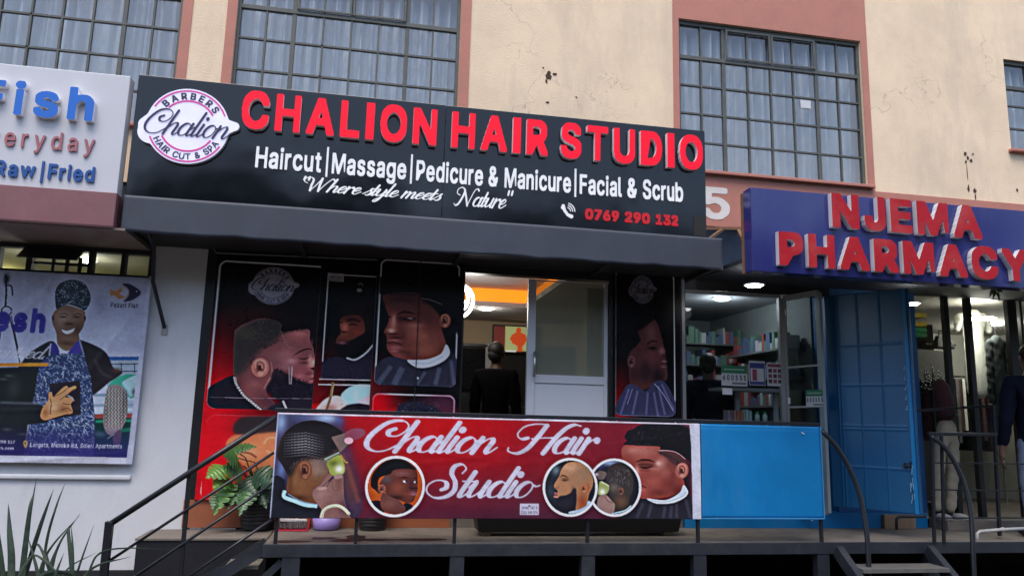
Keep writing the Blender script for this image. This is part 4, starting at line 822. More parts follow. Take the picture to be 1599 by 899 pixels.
    I.wpoly([disc(959.6, 760, .226)], 'd6d8e8'); d = disc(959.6, 760, .207); I.clip(d, 0, world=True); I.wpoly([d], '23242f'); I.z = zm(840, 700, 7.818)
    I.soft(870, 170, 120, 40, '8f9cc0'); I.soft(740, 210, 60, 50, '5a4a8a', .8); I.poly([(830, 420), (850, 260), (930, 180), (1040, 190), (1150, 300), (1160, 480), (1110, 620), (1100, 720), (950, 760), (920, 640), (870, 560)], '3b3433', .6)
    I.soft(930, 470, 70, 60, '746660', .8); I.soft(1010, 640, 80, 80, '6a4c3a', .9); I.scratch(110, (890, 240, 1120, 410), 30, 6, ['6a666c', '141216', '57535a'], 1.9, .3, .7); I.ear(1012, 515, 42, 48, '5f4036', '241514', '8a6250', 10)
    I.poly([(740, 270), (835, 290), (800, 370), (730, 360)], '6a5a58', .4); I.soft(715, 310, 22, 22, 'c9b0b8'); I.poly([(770, 395), (865, 450), (840, 545), (735, 555), (745, 430)], '98a062', .5); I.line([(770, 398), (866, 452)], 12, 'c9cda0'); I.soft(785, 520, 34, 36, 'eef0e4')
    I.poly([(735, 590), (780, 560), (840, 565), (900, 630), (940, 690), (895, 820), (720, 800), (720, 690)], '9c7c74', .5); I.line([(815, 575), (850, 630), (910, 655)], 10, '5c403c', .8); I.soft(730, 740, 40, 60, '7a6488', .6); I.line([(1140, 690), (1060, 750), (900, 790)], 16, 'a9c6da', .9); I.line([(760, 790), (880, 800)], 14, 'c9c8a8'); I.clip()
    I.wpoly([disc(890.5, 759.5, .226)], 'd6d8e8'); d = disc(890.5, 759.5, .207); I.clip(d, 0, world=True); I.wpoly([d], '262a33'); I.z = zm(840, 700, 7.818)
    I.soft(215, 260, 50, 60, '6f7c84', .9); I.soft(150, 520, 60, 90, '39434c', .9); I.soft(640, 560, 50, 60, '1c2030', .9)
    hd = [(258, 330), (275, 275), (310, 215), (370, 168), (470, 162), (570, 198), (640, 280), (672, 380), (660, 470), (625, 540), (602, 650), (600, 740), (470, 760), (440, 600), (240, 600), (225, 560), (240, 510), (196, 465), (200, 430), (232, 375)]
    I.poly(hd, 'a87858'); sv = I.cm; I.clip(I.z(*hd)); I.cm = I.cm*sv; I.soft(400, 230, 110, 60, 'c99a78', .9); I.soft(560, 300, 90, 90, '94755c', .8); I.soft(330, 450, 60, 60, 'b8805c', .9); I.soft(600, 480, 40, 60, '9a5a38', .9); I.soft(540, 640, 70, 90, '97492c', .9); I.soft(330, 370, 40, 22, '6c4634', .9); I.cm = sv
    I.poly([(215, 640), (240, 600), (270, 572), (340, 562), (400, 530), (440, 480), (465, 500), (468, 640), (455, 710), (390, 752), (290, 748), (225, 700)], '24222c', .8); I.soft(430, 520, 22, 50, '3c2c2c', .7); I.ell(218, 545, 22, 18, '96585a', 20); I.ell(214, 580, 24, 14, 'b0706c', 0); I.line([(192, 562), (240, 562)], 5, '3a1c20')
    I.line([(264, 342), (310, 322), (372, 352)], 15, '2c1a14', .9, .3, True); I.line([(290, 378), (330, 388), (368, 372)], 9, '2c1a14', .9); I.line([(205, 462), (240, 480), (250, 450)], 6, '70422e', .8)
    I.ear(560, 478, 46, 58, 'ad6a46', '5a2a1a', 'd08c64', 8); I.poly([(600, 640), (640, 640), (650, 700), (560, 760), (400, 790), (380, 765), (500, 735), (590, 690)], 'a9b6c8', .4); I.clip()
    I.punch()
    # lettering
    def wbox(u0, v0, u1, v1): a, b = P(560+u0/4, 645+v0/4, I.Y), P(560+u1/4, 645+v1/4, I.Y); return a.x, b.x, b.z, a.z
    for t, bx in (('Chalion', (40, 30, 870, 262)), ('Hair', (930, 52, 1510, 268)), ('Studio', (425, 305, 1135, 538))):
        x0, x1, z0, z1 = wbox(*bx); I.wpoly(place(script(t, .29, .09, 40), x0, x1, z0, z1), 'd4d4e8')
    a, b = P(812, 785, I.Y), P(841, 802.5, I.Y); I.wpoly([[(a.x, a.z), (b.x, a.z), (b.x, b.z), (a.x, b.z)]], 'd2cfe0'); I.wpoly(fit('SHINE ARTS', a.x+.012, b.x-.012, b.z+.042, .022, .02), '6a5a80'); I.wpoly(fit('0113 568 074', a.x+.01, b.x-.01, b.z+.008, .022, .02), '5a4a6a'); I.wpoly([circle((a.x+b.x)/2, a.z-.017, .011, .008, n=12)], '6a5a80')
    a = P(1080, 700, I.Y).x; I.wpoly([[(a, .8), (2.76, .8), (2.76, 1.6), (a-.02, 1.6), (a-.005, 1.4)]], 'd2d4e4'); I.wpoly([[(-.65, 1.566), (2.76, 1.566), (2.76, 1.6), (-.65, 1.6)]], 'd8d0e0'); I.wpoly([[(-.65, .8), (-.627, .8), (-.627, 1.6), (-.65, 1.6)]], 'b8c4e0')
    I.grain(); return I

# ------------------------------------------------ shop front posters
def paint_left():
    I = Ink(-1.345, -.452, .845, 2.945, 7.0, 215, '0c0b0f')
    def bg(u, v):
        t = np.clip((v-.20)*2.6, 0, 1)*np.clip(1.15-u*1.15, 0, 1); t = np.maximum(t, np.clip((v-.60)*12, 0, 1)*np.clip(1.1-u*.5, 0, 1)); return mixc('09080b', 'a40a14', t)
    I.field(bg)
    fr = I.rrect((341, 405), (507, 416), (497, 641), (324, 637), .07, .014, 'c9b9c4'); I.clip(fr, 0, world=True); I.z = zm(320, 480, 5.447)
    I.soft(700, 200, 330, 240, '0f0c0d', .95); I.soft(900, 500, 120, 260, '120d10', .9); I.soft(400, 60, 250, 120, '2a120c', .6)
    hd = [(248, 260), (270, 180), (380, 118), (500, 90), (640, 130), (660, 205), (870, 182), (888, 270), (918, 345), (925, 390), (962, 462), (945, 498), (892, 515), (930, 540), (955, 580), (930, 640), (860, 642), (740, 612), (600, 640), (520, 720), (640, 880), (430, 890), (300, 740), (246, 600)]
    I.poly(hd, '6a3a3a'); sv = I.cm; I.clip(I.z(*hd)); I.cm = I.cm*sv
    I.soft(780, 250, 110, 60, '8a4a46', .9); I.soft(700, 400, 90, 60, '8c5252', .8); I.soft(820, 540, 80, 60, '7c4042', .9); I.soft(905, 470, 38, 40, 'c88070', .95); I.soft(380, 620, 110, 100, '5c3232', .9); I.soft(560, 800, 130, 100, '40222a', .9); I.soft(620, 430, 50, 60, '7c4c4e', .8)
    I.poly([(230, 560), (235, 400), (245, 230), (330, 150), (450, 95), (600, 80), (720, 150), (700, 200), (640, 230), (600, 285), (500, 340), (410, 420), (340, 520), (300, 580)], '292423', 3.5); I.soft(360, 220, 110, 60, '3f382c', .7); I.soft(330, 400, 70, 90, '2e2626', .7)
    I.scratch(160, (260, 110, 690, 300), 14, 5, ['121012', '4a423a', '0c0a0b'], -1.2, .7, .6); I.cm = sv
    I.poly([(520, 700), (560, 610), (600, 530), (700, 575), (760, 606), (860, 645), (930, 652), (938, 770), (850, 810), (650, 800)], '14111a', 1.6); I.soft(640, 560, 60, 40, '241a20', .8)
    I.poly([(20, 700), (130, 620), (246, 575), (262, 660), (330, 760), (470, 890), (10, 890)], '15131c', .5); I.poly([(520, 900), (640, 800), (930, 780), (930, 900)], '1b1620', 1.5)
    I.ear(468, 508, 74, 82, '9a5a50', '3c1c1c', 'c07c6c', 5); I.line([(560, 460), (565, 560), (500, 690)], 10, 'a06a64', .6, .6)
    I.line([(740, 415), (800, 375), (870, 350), (915, 358)], 15, '2c1618', .9, .3, True); I.line([(790, 430), (845, 436), (890, 415)], 12, '20100f', .9, .4, True); I.line([(860, 630), (900, 605), (950, 600)], 8, '34181c'); I.soft(915, 580, 36, 12, '9a5c5e', .9); I.soft(905, 625, 36, 12, '8a4a4e', .9); I.line([(890, 515), (930, 505), (950, 490)], 7, '4a2424', .8); I.line([(640, 200), (700, 320), (740, 345)], 4, 'a07a74', .6)
    for q in ((800, 225, 60, 22, 'a8625c', .7), (690, 300, 40, 40, '7a4648', .7), (735, 455, 50, 26, 'a87074', .75), (690, 500, 60, 40, '86585c', .6), (845, 468, 40, 12, '4c2628', .8), (890, 440, 16, 40, 'b8746a', .7), (930, 462, 18, 22, 'e0a08c', .8), (880, 560, 26, 20, '50282c', .7), (800, 580, 40, 20, '94545a', .6), (905, 300, 14, 40, '5a3032', .7), (300, 640, 40, 60, '4a282a', .7), (420, 650, 60, 40, '7a4644', .6), (600, 470, 40, 50, '5a3638', .6)): I.soft(*q)
    I.strands([(560, 600), (600, 540), (690, 585), (760, 612), (860, 648)], 130, 26, 4, ['100d14', '2a2028', '0a080c'], -1.3, .6, .7); I.scratch(150, (570, 620, 920, 770), 22, 4, ['241e28', '0b090f', '322a36'], 1.3, .5, .45)
    I.strands([(640, 225), (760, 205), (870, 186)], 60, 16, 4, ['14100f', '2c2422'], -1.4, .4, .7); I.strands([(330, 540), (420, 420), (520, 335), (610, 280)], 120, 24, 4, ['2c2422', '181414', '40342e'], -.6, .6, .5)
    for b in crom([(255, 600), (272, 660), (330, 745), (395, 800), (470, 865)], 4): I.ell(b[0], b[1], 20, 17, '2a2224', 40, .2); I.ell(b[0], b[1], 15, 10, 'c4bcb0', 40, .15); I.ell(b[0]+2, b[1]+3, 5, 3, '5a5250', 40, .15)
    I.line([(712, 500), (716, 650)], 12, '7a6a70', .7); I.line([(738, 500), (728, 650)], 9, 'b0a0a0', .6); I.line([(660, 790), (690, 860)], 18, '9a9090', .8); I.line([(40, 760), (400, 768), (930, 772)], 4, '7a6a78', .6); I.clip()
    I.punch(.5, .5); c = P(426.5, 446, I.Y); s_ = (.178, .168)
    I.wpoly(xf(LOGO_OUT, c.x, c.z, *s_), '77737e'); I.wpoly(xf(LOGO_ARCS, c.x, c.z, *s_), '3a3640'); I.wpoly(xf(LOGO_TXT, c.x, c.z, *s_), '1c1a24'); I.wpoly(xf(LOGO_SCRIPT, c.x, c.z, *s_), '100e18')
    fr = I.rrect((322, 647), (498, 651), (488, 780), (314, 781), .07, .014, 'd8b9c4'); I.clip(fr, 0, world=True); I.z = zm(300, 640, 4.494)
    I.poly([(80, 20), (900, 20), (900, 720), (60, 720)], 'a80c16', 0, smooth=False); I.soft(600, 100, 230, 120, '2a1c20', .9)
    I.poly([(235, 240), (290, 175), (420, 150), (620, 120), (900, 130), (900, 640), (560, 600), (430, 560), (380, 420), (285, 310)], 'a8623e', .8); I.poly([(295, 160), (308, 75), (430, 40), (900, 30), (900, 170), (620, 150), (420, 165)], '241e20', 1.2)
    I.soft(400, 300, 90, 50, 'c07c5a', .8); I.soft(500, 450, 120, 80, '8a4c30', .8); I.line([(500, 235), (530, 195), (580, 195), (600, 250), (560, 300), (520, 280)], 15, 'c88a68', .8); I.line([(330, 290), (400, 300), (450, 330)], 16, '5a2a1c', .8); I.clip()
    I.grain(); return I
def paint_mid():
    I = Ink(-.447, .055, .845, 2.95, 7.0, 215, '08080a')
    I.field(lambda u, v: mixc('08080a', '9a0c14', np.maximum(np.clip((v-.30)*2.4, 0, 1)*np.clip(1.1-u*1.3, 0, 1)*.8, np.clip((v-.585)*30, 0, 1))))
    I.z = zm(495, 420, 4.496)
    fr = I.rrect((514, 427), (596, 432), (585, 592), (499, 590), .02, .010, 'b8b4bc'); I.clip(fr, 0, world=True)
    I.soft(300, 180, 160, 120, '0a090b', .95); I.soft(340, 330, 100, 140, '0f0b0c', .9)
    I.poly([(165, 350), (190, 265), (290, 238), (400, 290), (440, 450), (380, 560), (220, 600), (150, 560)], '120d0e', 1)
    fc = [(158, 385), (182, 335), (300, 330), (335, 420), (300, 480), (225, 505), (142, 522), (140, 480), (166, 445)]
    I.poly(fc, '55281f', .8); sv = I.cm; I.clip(I.z(*fc)); I.cm = I.cm*sv; I.soft(195, 410, 28, 45, '9a5040', .95); I.soft(280, 440, 40, 35, '6a2c22', .9); I.soft(240, 350, 80, 26, '2a1210', .8); I.cm = sv
    I.line([(205, 362), (250, 352), (300, 368)], 12, '160c0b', .9); I.line([(220, 392), (250, 386), (280, 396)], 10, '0c0808'); I.line([(158, 375), (180, 372)], 9, '0f0909'); I.soft(185, 440, 30, 8, '2c1210', .9)
    I.poly([(140, 545), (150, 500), (220, 505), (310, 460), (390, 430), (392, 520), (320, 590), (240, 640), (150, 625)], '0d0b0d', 1.2); I.soft(175, 515, 34, 12, '7a4446', .9)
    I.poly([(10, 670), (130, 612), (230, 640), (330, 600), (400, 530), (440, 790), (0, 790)], '1d1a27', .6); I.line([(205, 622), (265, 634), (335, 592), (392, 530)], 11, 'c2c5d0', .95); I.scratch(14, (40, 660, 380, 760), 60, 12, ['2a2638', '14121c'], 1.4, .3, .5); I.clip()
    a, b = P(512, 426, I.Y), P(536, 440, I.Y); I.wpoly([[(a.x, a.z), (b.x, a.z), (b.x, b.z), (a.x, b.z)]], '77757c'); I.wpoly(fit('SHINE ARTS', a.x+.01, b.x-.01, b.z+.03, .018, .02), '3a3640'); I.wpoly(fit('0113 568 074', a.x+.01, b.x-.01, b.z+.006, .018, .02), '3a3640')
    I.ell(295, 148, 18, 13, '66625c', 0, .5); I.line([(285, 110), (310, 100), (318, 118)], 9, '5a5652', .8)
    I.z = zm(480, 590, 6.396)
    I.line([(108, 62), (640, 70)], 12, 'd0a8b4', 1, .2); I.line([(118, 8), (640, 20)], 9, 'd0b0bc', .9)
    I.poly([(90, 345), (130, 250), (220, 185), (320, 178), (385, 250), (350, 345)], 'b8a09a', .6); I.soft(230, 290, 60, 30, '8a5a50', .7); I.poly([(330, 175), (450, 75), (645, 78), (640, 230), (520, 250), (400, 268)], '8ab2ca', .5); I.soft(480, 170, 30, 60, 'a5cbe0', .7); I.line([(335, 175), (400, 262)], 14, 'c9dbe8', .8)
    I.poly([(500, 240), (560, 190), (640, 165), (630, 260)], 'b8a0aa', .5); I.poly([(310, 345), (340, 300), (430, 258), (540, 255), (640, 285), (640, 360), (310, 360)], '1a1820', .8); I.line([(256, 40), (232, 180), (180, 348)], 26, '6b4c34', 1, .3); I.line([(262, 60), (240, 180)], 6, 'b09a70', .7); I.scratch(40, (330, 265, 630, 340), 16, 6, ['38343e', '0c0b10'], 0, 2, .6)
    I.punch(.4, .4); I.grain(); return I
def paint_fold():
    I = Ink(.048, .84, .845, 3.0, 6.96, 215, '0a0a0c')
    I.field(lambda u, v: mixc('09090b', '980f18', np.maximum(np.clip((v-.38)*3, 0, 1)*np.clip(1-u*2.0, 0, 1)*.9, np.clip((v-.605)*25, 0, 1)*np.clip(1.05-u*.65, 0, 1))))
    I.z = zm(495, 420, 4.496)
    fr = I.rrect((595, 405), (719, 411), (711, 603), (584, 601), .06, .012, 'c4bcc6'); I.clip(fr, 0, world=True)
    fc = [(478, 150), (735, 160), (770, 230), (850, 300), (875, 420), (905, 530), (880, 590), (780, 632), (660, 640), (560, 622), (505, 580), (488, 535), (492, 500), (482, 455), (470, 440), (505, 350), (480, 260)]
    I.poly(fc, '5a2a24', .6); sv = I.cm; I.clip(I.z(*fc)); I.cm = I.cm*sv; I.soft(600, 210, 160, 80, '2c1615', .9); I.soft(535, 390, 26, 60, '9c5a50', .9); I.soft(520, 430, 30, 16, 'a86a5c', .8); I.soft(680, 430, 70, 60, '7c4436', .8); I.soft(770, 560, 110, 60, '8a4c38', .7); I.soft(620, 350, 70, 22, '2c1312', .9); I.soft(780, 330, 60, 50, '3c201e', .8); I.soft(580, 600, 60, 24, '743a34', .8); I.cm = sv
    I.poly([(440, 175), (450, 50), (1000, 50), (1000, 460), (935, 350), (860, 315), (800, 255), (735, 215), (715, 170), (560, 165)], '0b0a0d', 1); I.line([(735, 205), (800, 218), (880, 250)], 6, '4c4044', .9)
    I.line([(565, 318), (620, 300), (700, 318)], 18, '160b0b', .9, .5, True); I.line([(600, 350), (650, 350), (690, 345)], 12, '120909', .9); I.soft(655, 346, 20, 5, '8a6a68', .9); I.line([(490, 345), (520, 330)], 12, '1a0c0c', .8); I.soft(540, 455, 40, 9, '361613', .9)
    I.line([(492, 520), (540, 512), (600, 535)], 8, '2e1212', .9); I.soft(545, 500, 44, 10, '854844', .9); I.soft(550, 550, 44, 16, '8a4c4a', .9); I.soft(600, 580, 60, 10, '3e1c1a', .7)
    for q in ((600, 255, 80, 24, '4c2826', .7), (540, 350, 14, 30, 'b07264', .7), (522, 432, 16, 12, 'c48a7a', .8), (690, 395, 50, 20, '8c5446', .7), (600, 470, 26, 40, '48201c', .6), (740, 470, 60, 40, '94523e', .6), (560, 480, 40, 8, '2c1210', .8), (640, 600, 50, 18, '4a221e', .7), (830, 480, 40, 60, '6a3a2c', .6), (545, 575, 30, 10, '9c5c54', .7), (860, 560, 40, 30, '5c3026', .7)): I.soft(*q)
    I.strands([(480, 168), (600, 168), (730, 176)], 90, 18, 5, ['0c0a0d', '1e181a'], 1.5, .4, .8); I.strands([(745, 225), (800, 262), (860, 318)], 70, 16, 4, ['181214', '2a2022'], 1.2, .5, .6)
    I.ear(898, 362, 40, 50, '6c3a2c', '2a1412', '9c6450', 10)
    I.poly([(400, 700), (500, 615), (640, 645), (720, 700), (920, 620), (940, 570), (1000, 680), (1000, 830), (400, 830)], '22222e', .6)
    I.poly([(632, 640), (690, 636), (780, 630), (870, 592), (905, 528), (932, 575), (920, 615), (870, 655), (790, 686), (700, 690)], 'b2bacf', .3); I.line([(660, 655), (780, 660), (890, 610)], 7, '8a92aa', .8)
    for x, y, x2, y2, w in ((520, 680, 430, 800, 34), (600, 690, 540, 810, 44), (760, 720, 700, 810, 22), (860, 690, 830, 810, 30), (940, 640, 960, 810, 26)): I.line([(x, y), (x2, y2)], w, '474a5c', .6, 1)
    I.soft(706, 764, 7, 7, 'dcdce4'); I.clip()
    I.z = zm(480, 590, 6.396); fr = I.rrect((583, 614), (712, 616), (703, 780), (572, 780), .06, .013, 'd2b8c2'); I.clip(fr, 0, world=True); I.soft(700, 260, 160, 200, 'b00410', .9); I.soft(1350, 280, 250, 200, '3c1c2c', .9)
    I.poly([(890, 320), (930, 265), (1000, 238), (1080, 226), (1200, 258), (1310, 310), (1350, 420), (880, 420)], '1a1824', .7); I.scratch(90, (900, 235, 1310, 345), 14, 7, ['3c3a4a', '0c0b12', '2c2a38'], 0, 2, .7); I.poly([(890, 400), (1330, 400), (1380, 900), (860, 900)], '7a3c30', 1); I.clip()
    I.punch(.5, .5); I.grain(); return I
def paint_right():
    I = Ink(2.318, 2.972, .845, 3.075, 6.985, 215, '0a0a0c')
    I.field(lambda u, v: mixc('0a090c', '930a10', np.clip((v-.38)*3.2, 0, 1)*np.clip(1.05-u*2.6, 0, 1)))
    I.z = zm(950, 420, 3.748)
    fr = I.rrect((960, 427), (1052, 421), (1055, 649), (960, 648), .06, .011, 'b4aeb8'); I.clip(fr, 0, world=True)
    I.poly([(55, 420), (78, 345), (170, 285), (262, 288), (300, 360), (330, 480), (340, 640), (270, 670), (200, 710), (130, 690), (118, 560)], '3c2120', .8)
    fc = [(188, 375), (262, 298), (298, 355), (304, 415), (332, 478), (325, 496), (308, 503), (338, 535), (332, 560), (345, 620), (330, 650), (270, 660), (190, 690), (130, 660), (118, 560), (115, 500)]
    I.poly(fc, '432526', .6); sv = I.cm; I.clip(I.z(*fc)); I.cm = I.cm*sv; I.soft(250, 370, 30, 50, '5c3a3a', .9); I.soft(310, 480, 18, 22, '7c4c4e', .95); I.soft(250, 510, 40, 40, '5a3032', .8); I.soft(160, 620, 60, 50, '2a1618', .8); I.soft(290, 630, 40, 50, '150f12', .9); I.soft(220, 600, 30, 60, '1e1416', .8); I.cm = sv
    I.poly([(45, 440), (62, 350), (120, 290), (200, 270), (266, 290), (200, 345), (172, 365), (186, 420), (130, 480), (105, 530), (70, 500)], '0e0d10', 1.2); I.line([(225, 440), (255, 420), (285, 425)], 9, '120b0c'); I.soft(258, 462, 26, 9, '150d0e', .9); I.line([(310, 548), (335, 545)], 7, '1c0f10'); I.soft(325, 540, 14, 6, '7a5a62', .9); I.soft(322, 570, 16, 7, '6a4448', .9); I.ear(135, 540, 24, 36, '4a2c2c', '1a0f10', '6c4848', 5)
    I.poly([(100, 690), (160, 680), (215, 712), (275, 655), (330, 662), (390, 770), (400, 880), (50, 880)], '2c2c44', .5)
    for x, y, x2, y2 in ((120, 700, 70, 850), (170, 710, 140, 850), (230, 720, 220, 850), (290, 680, 330, 850), (310, 670, 380, 820), (265, 720, 290, 860)): I.line([(x, y), (x2, y2)], 12, '565678', .6, .6)
    I.line([(270, 670), (320, 730), (380, 830)], 4, '8a8aa4', .6); I.line([(140, 700), (110, 790)], 4, '77779a', .6); I.clip()
    I.punch(.5, .5); c = P(1003, 452, I.Y); s_ = .138; I.wpoly(xf(LOGO_OUT, c.x, c.z, s_*.86, s_), '625f68'); I.wpoly(xf(LOGO_ARCS, c.x, c.z, s_*.86, s_), '3a3640'); I.wpoly(xf(LOGO_TXT, c.x, c.z, s_*.86, s_), '1c1a24'); I.wpoly(xf(LOGO_SCRIPT, c.x, c.z, s_*.86, s_), '0c0a12')
    I.rrect((960, 655), (1058, 655), (1058, 790), (960, 790), .05, .011, 'b4aeb8'); I.grain(); return I

# ------------------------------------------------ fish shop banner
def paint_fish():
    I = Ink(-3.25, -1.858, 1.128, 2.692, 6.985, 205, 'b6b7cd')
    I.field(lambda u, v: mixc('a9a9c0', 'c6cade', np.clip(v*2, 0, 1)))
    I.z = zm(0, 430, 5.29); F2 = zm(0, 570, 5.617); F1 = I.z
    I.soft(830, 240, 60, 90, '8a8aa4', .5); I.soft(900, 500, 160, 90, 'd2d6e6', .8)
    I.poly([(880, 668), (1300, 668), (1300, 700), (880, 700)], '2f64a2', .4, smooth=False); I.poly([(880, 700), (1300, 700), (1300, 1700), (880, 1700)], '9fb0c0', .6, smooth=False)
    for y in (730, 790): I.line([(900, y), (1300, y-4)], 10, '30404c', .8)
    for x in (1000, 1110): I.line([(x, 720), (x, 800)], 9, '3c4c58', .8)
    I.z = F2
    for y, c in ((200, 'c4d6de'), (260, '6f8fa0'), (300, 'bcd0da'), (350, '7f9cac'), (390, 'c8d6de')): I.line([(820, y), (1240, y-6)], 26, c, .8, .6)
    I.poly([(820, 425), (1240, 415), (1240, 455), (820, 465)], '9a4a46', .4, smooth=False); I.poly([(800, 462), (1240, 455), (1240, 830), (800, 830)], '123a3a', .5, smooth=False); I.line([(840, 490), (1230, 480)], 24, '2f9a78', .8); I.line([(1040, 570), (1230, 550)], 34, '1f8a62', .8, .6); I.soft(880, 600, 60, 26, '6a8a98', .6)
    I.poly([(945, 200), (980, 135), (1060, 90), (1150, 75), (1230, 105), (1225, 180), (1150, 290), (1100, 200), (1010, 170)], '3fa88c', .5); I.poly([(1070, 150), (1160, 95), (1240, 90), (1240, 180), (1150, 270), (1110, 210)], 'a9d0d4', .6); I.soft(1180, 230, 26, 30, '20303a', .8)
    fish = [(935, 215), (1000, 168), (1085, 195), (1116, 270), (1112, 430), (1060, 560), (985, 612), (925, 575), (903, 450)]
    I.poly(fish, '8c8682'); I.clip(I.z(*fish)); I.soft(1090, 330, 26, 160, '5c5a5c', .8); I.soft(930, 450, 30, 140, '6f6a6a', .7); I.soft(990, 560, 70, 50, 'b09aa0', .7)
    for i in range(21):
        for j in range(14): I.ell(930+j*14+(i % 2)*7, 205+i*17, 5, 4, ('d6d2ca', '4c4848')[(i+j) % 2], 0, .1, .75)
    I.clip(); I.line([(940, 640), (1000, 600), (1060, 560)], 10, 'c9c4c4', .7); I.poly([(990, 610), (1060, 560), (1050, 690), (1000, 700)], '6a5a68', .6)
    # man in a dark shirt and patterned apron
    I.z = F1; I.poly([(60, 960), (200, 690), (300, 600), (430, 540), (470, 640), (430, 960)], '26262c', .5); I.poly([(600, 560), (655, 528), (860, 620), (935, 760), (1010, 800), (900, 880), (740, 1000), (650, 960)], '2a252b', .5); I.line([(780, 690), (840, 800), (930, 840)], 22, '4a4248', .7, 1.2); I.soft(960, 780, 40, 20, '5c4038', .9)
    fc = [(445, 300), (500, 262), (560, 245), (690, 290), (700, 330), (706, 350), (684, 430), (652, 480), (648, 545), (560, 620), (480, 575), (462, 470), (430, 380)]
    I.poly(fc, '80604e'); I.clip(I.z(*fc)); I.soft(520, 350, 60, 60, 'a88a76', .9); I.soft(620, 340, 50, 50, '8c6c5c', .8); I.soft(560, 400, 40, 26, '6a4a3c', .8); I.soft(640, 440, 40, 60, '5a3c2e', .8); I.soft(480, 590, 60, 40, '94806a', .7); I.soft(560, 560, 80, 22, '583828', .8); I.clip()
    I.soft(520, 340, 26, 8, '33211a', .9); I.soft(630, 342, 26, 8, '33211a', .9); I.line([(490, 322), (530, 312), (560, 326)], 8, '3a261c', .8); I.line([(600, 326), (640, 314), (668, 328)], 8, '3a261c', .8); I.poly([(508, 440), (556, 452), (612, 430), (600, 462), (556, 482), (522, 470)], 'e6e0da', .3); I.line([(500, 438), (556, 450), (618, 428)], 6, '4a2820'); I.line([(515, 480), (560, 496), (605, 472)], 8, '7a4a42', .8); I.soft(575, 398, 34, 10, '4c3026', .9); I.ell(436, 350, 10, 26, '5c4236'); I.ell(700, 352, 9, 24, '4c3428')
    I.poly([(412, 570), (460, 560), (490, 640), (430, 650)], '40368a', .4); I.poly([(560, 640), (650, 535), (672, 640), (600, 650)], '4a3f98', .4)
    hat = [(462, 270), (458, 130), (500, 62), (600, 34), (700, 70), (748, 180), (705, 285), (640, 262), (560, 238), (500, 262)]
    I.poly(hat, '333d48'); I.clip(I.z(*hat)); I.scratch(260, (455, 40, 745, 290), 26, 5, ['a3b4c4', '151b24', '8799aa'], .4, .9, .75); I.clip()
    I.z = F1; ap = [(330, 720), (420, 648), (690, 642), (740, 800), (772, 960)]; I.z = F2
    apr = F1((335, 720), (420, 645), (690, 642), (742, 830))+F2((790, 60), (832, 450), (828, 830), (200, 830), (248, 540), (300, 300), (322, 120))
    I.z = lambda *p: p; I.poly(apr, '36456e', .3, smooth=False); I.clip(apr, .2, smooth=False); I.z = F2; I.scratch(1500, (190, -170, 840, 800), 34, 5, ['b4c6e2', '1c2548', '93a9d0', 'cfdcf0'], .9, .9, .7); I.clip(); I.z = F1; I.line([(420, 560), (405, 660)], 14, 'aab4c8', .8); I.line([(655, 530), (690, 650)], 14, '8a94b0', .8)
    I.z = F2; I.poly([(435, 160), (700, 130), (708, 430), (450, 472)], '2b2630', .4, smooth=False)
    I.poly([(-500, 30), (330, 10), (300, 300), (245, 520), (205, 830), (-500, 830)], '1c2324', .8, smooth=False); I.soft(120, 200, 60, 90, '3a4444', .6); I.poly([(-100, 340), (250, 330), (395, 365), (430, 465), (360, 505), (-100, 520)], '1f2329', .5); I.line([(0, 325), (390, 335)], 20, '8a94a0', .5, 1)
    for q in ((30, 120), (80, 90), (200, 600), (60, 560)): I.soft(*q, 40, 12, '6a7a6a', .5)
    hnd = [(355, 445), (378, 372), (425, 300), (428, 245), (455, 232), (470, 272), (545, 200), (585, 178), (605, 195), (655, 178), (668, 198), (600, 245), (575, 280), (625, 280), (640, 310), (620, 340), (636, 412), (560, 430), (455, 462), (392, 478)]
    I.poly(hnd, 'cf9868', .3); I.clip(I.z(*hnd), .2); I.soft(400, 410, 26, 50, 'a86c40', .8); I.soft(560, 380, 60, 30, '9a623c', .8); I.soft(470, 360, 40, 60, 'e0b488', .8); I.clip()
    for l in ([(470, 275), (540, 240), (600, 192)], [(530, 300), (580, 262), (650, 205)], [(545, 330), (590, 340), (622, 338)], [(540, 390), (590, 372), (632, 402)], [(440, 290), (450, 330), (440, 430)]): I.line(l, 7, '6a3a22', .8, .2)
    I.line([(590, 262), (630, 280), (648, 310)], 9, 'b8b8c0', .9)
    I.clip(); v_ = np.clip((np.linspace(0, 1, I.H)-.80)/.14, 0, 1)[:, None, None]; I.a = I.a*(1-v_*.82)+hexc('2c2470')*v_*.82
    I.z = F1; I.line([(-400, 738), (400, 733)], 32, 'cf8a34', 1, .3); I.line([(45, -10), (52, 120), (45, 260)], 17, '15151b'); I.line([(60, 80), (95, 90), (105, 165)], 14, '1b1b22'); I.soft(55, 30, 24, 40, '17161c'); rg = circle(55, 292, 42, 36, n=24); I.line(rg+rg[:2], 13, '15151b'); I.line([(80, 330), (120, 500), (165, 720)], 10, '1b1b24'); I.line([(30, 330), (0, 520), (-60, 720)], 9, '1b1b24'); I.line([(95, 330), (150, 600)], 9, '1b1b24')
    I.punch(.4, .4)
    def tx(t, u0, v0, u1, v1, col, bold, f, sq=False): a, b = P(*f((u0, v1))[0], I.Y), P(*f((u1, v0))[0], I.Y); I.wpoly(fit(t, a.x, b.x, a.z, (b.z-a.z), bold, square=sq), col)
    tx('Fresh', -330, 272, 392, 448, '332c8e', .05, F1); a, b = P(*F1((-260, 668))[0], I.Y), P(*F1((415, 580))[0], I.Y); I.wpoly(place(script('uaranteed.', .2, .1), a.x, b.x, a.z, b.z), 'dcdcea')
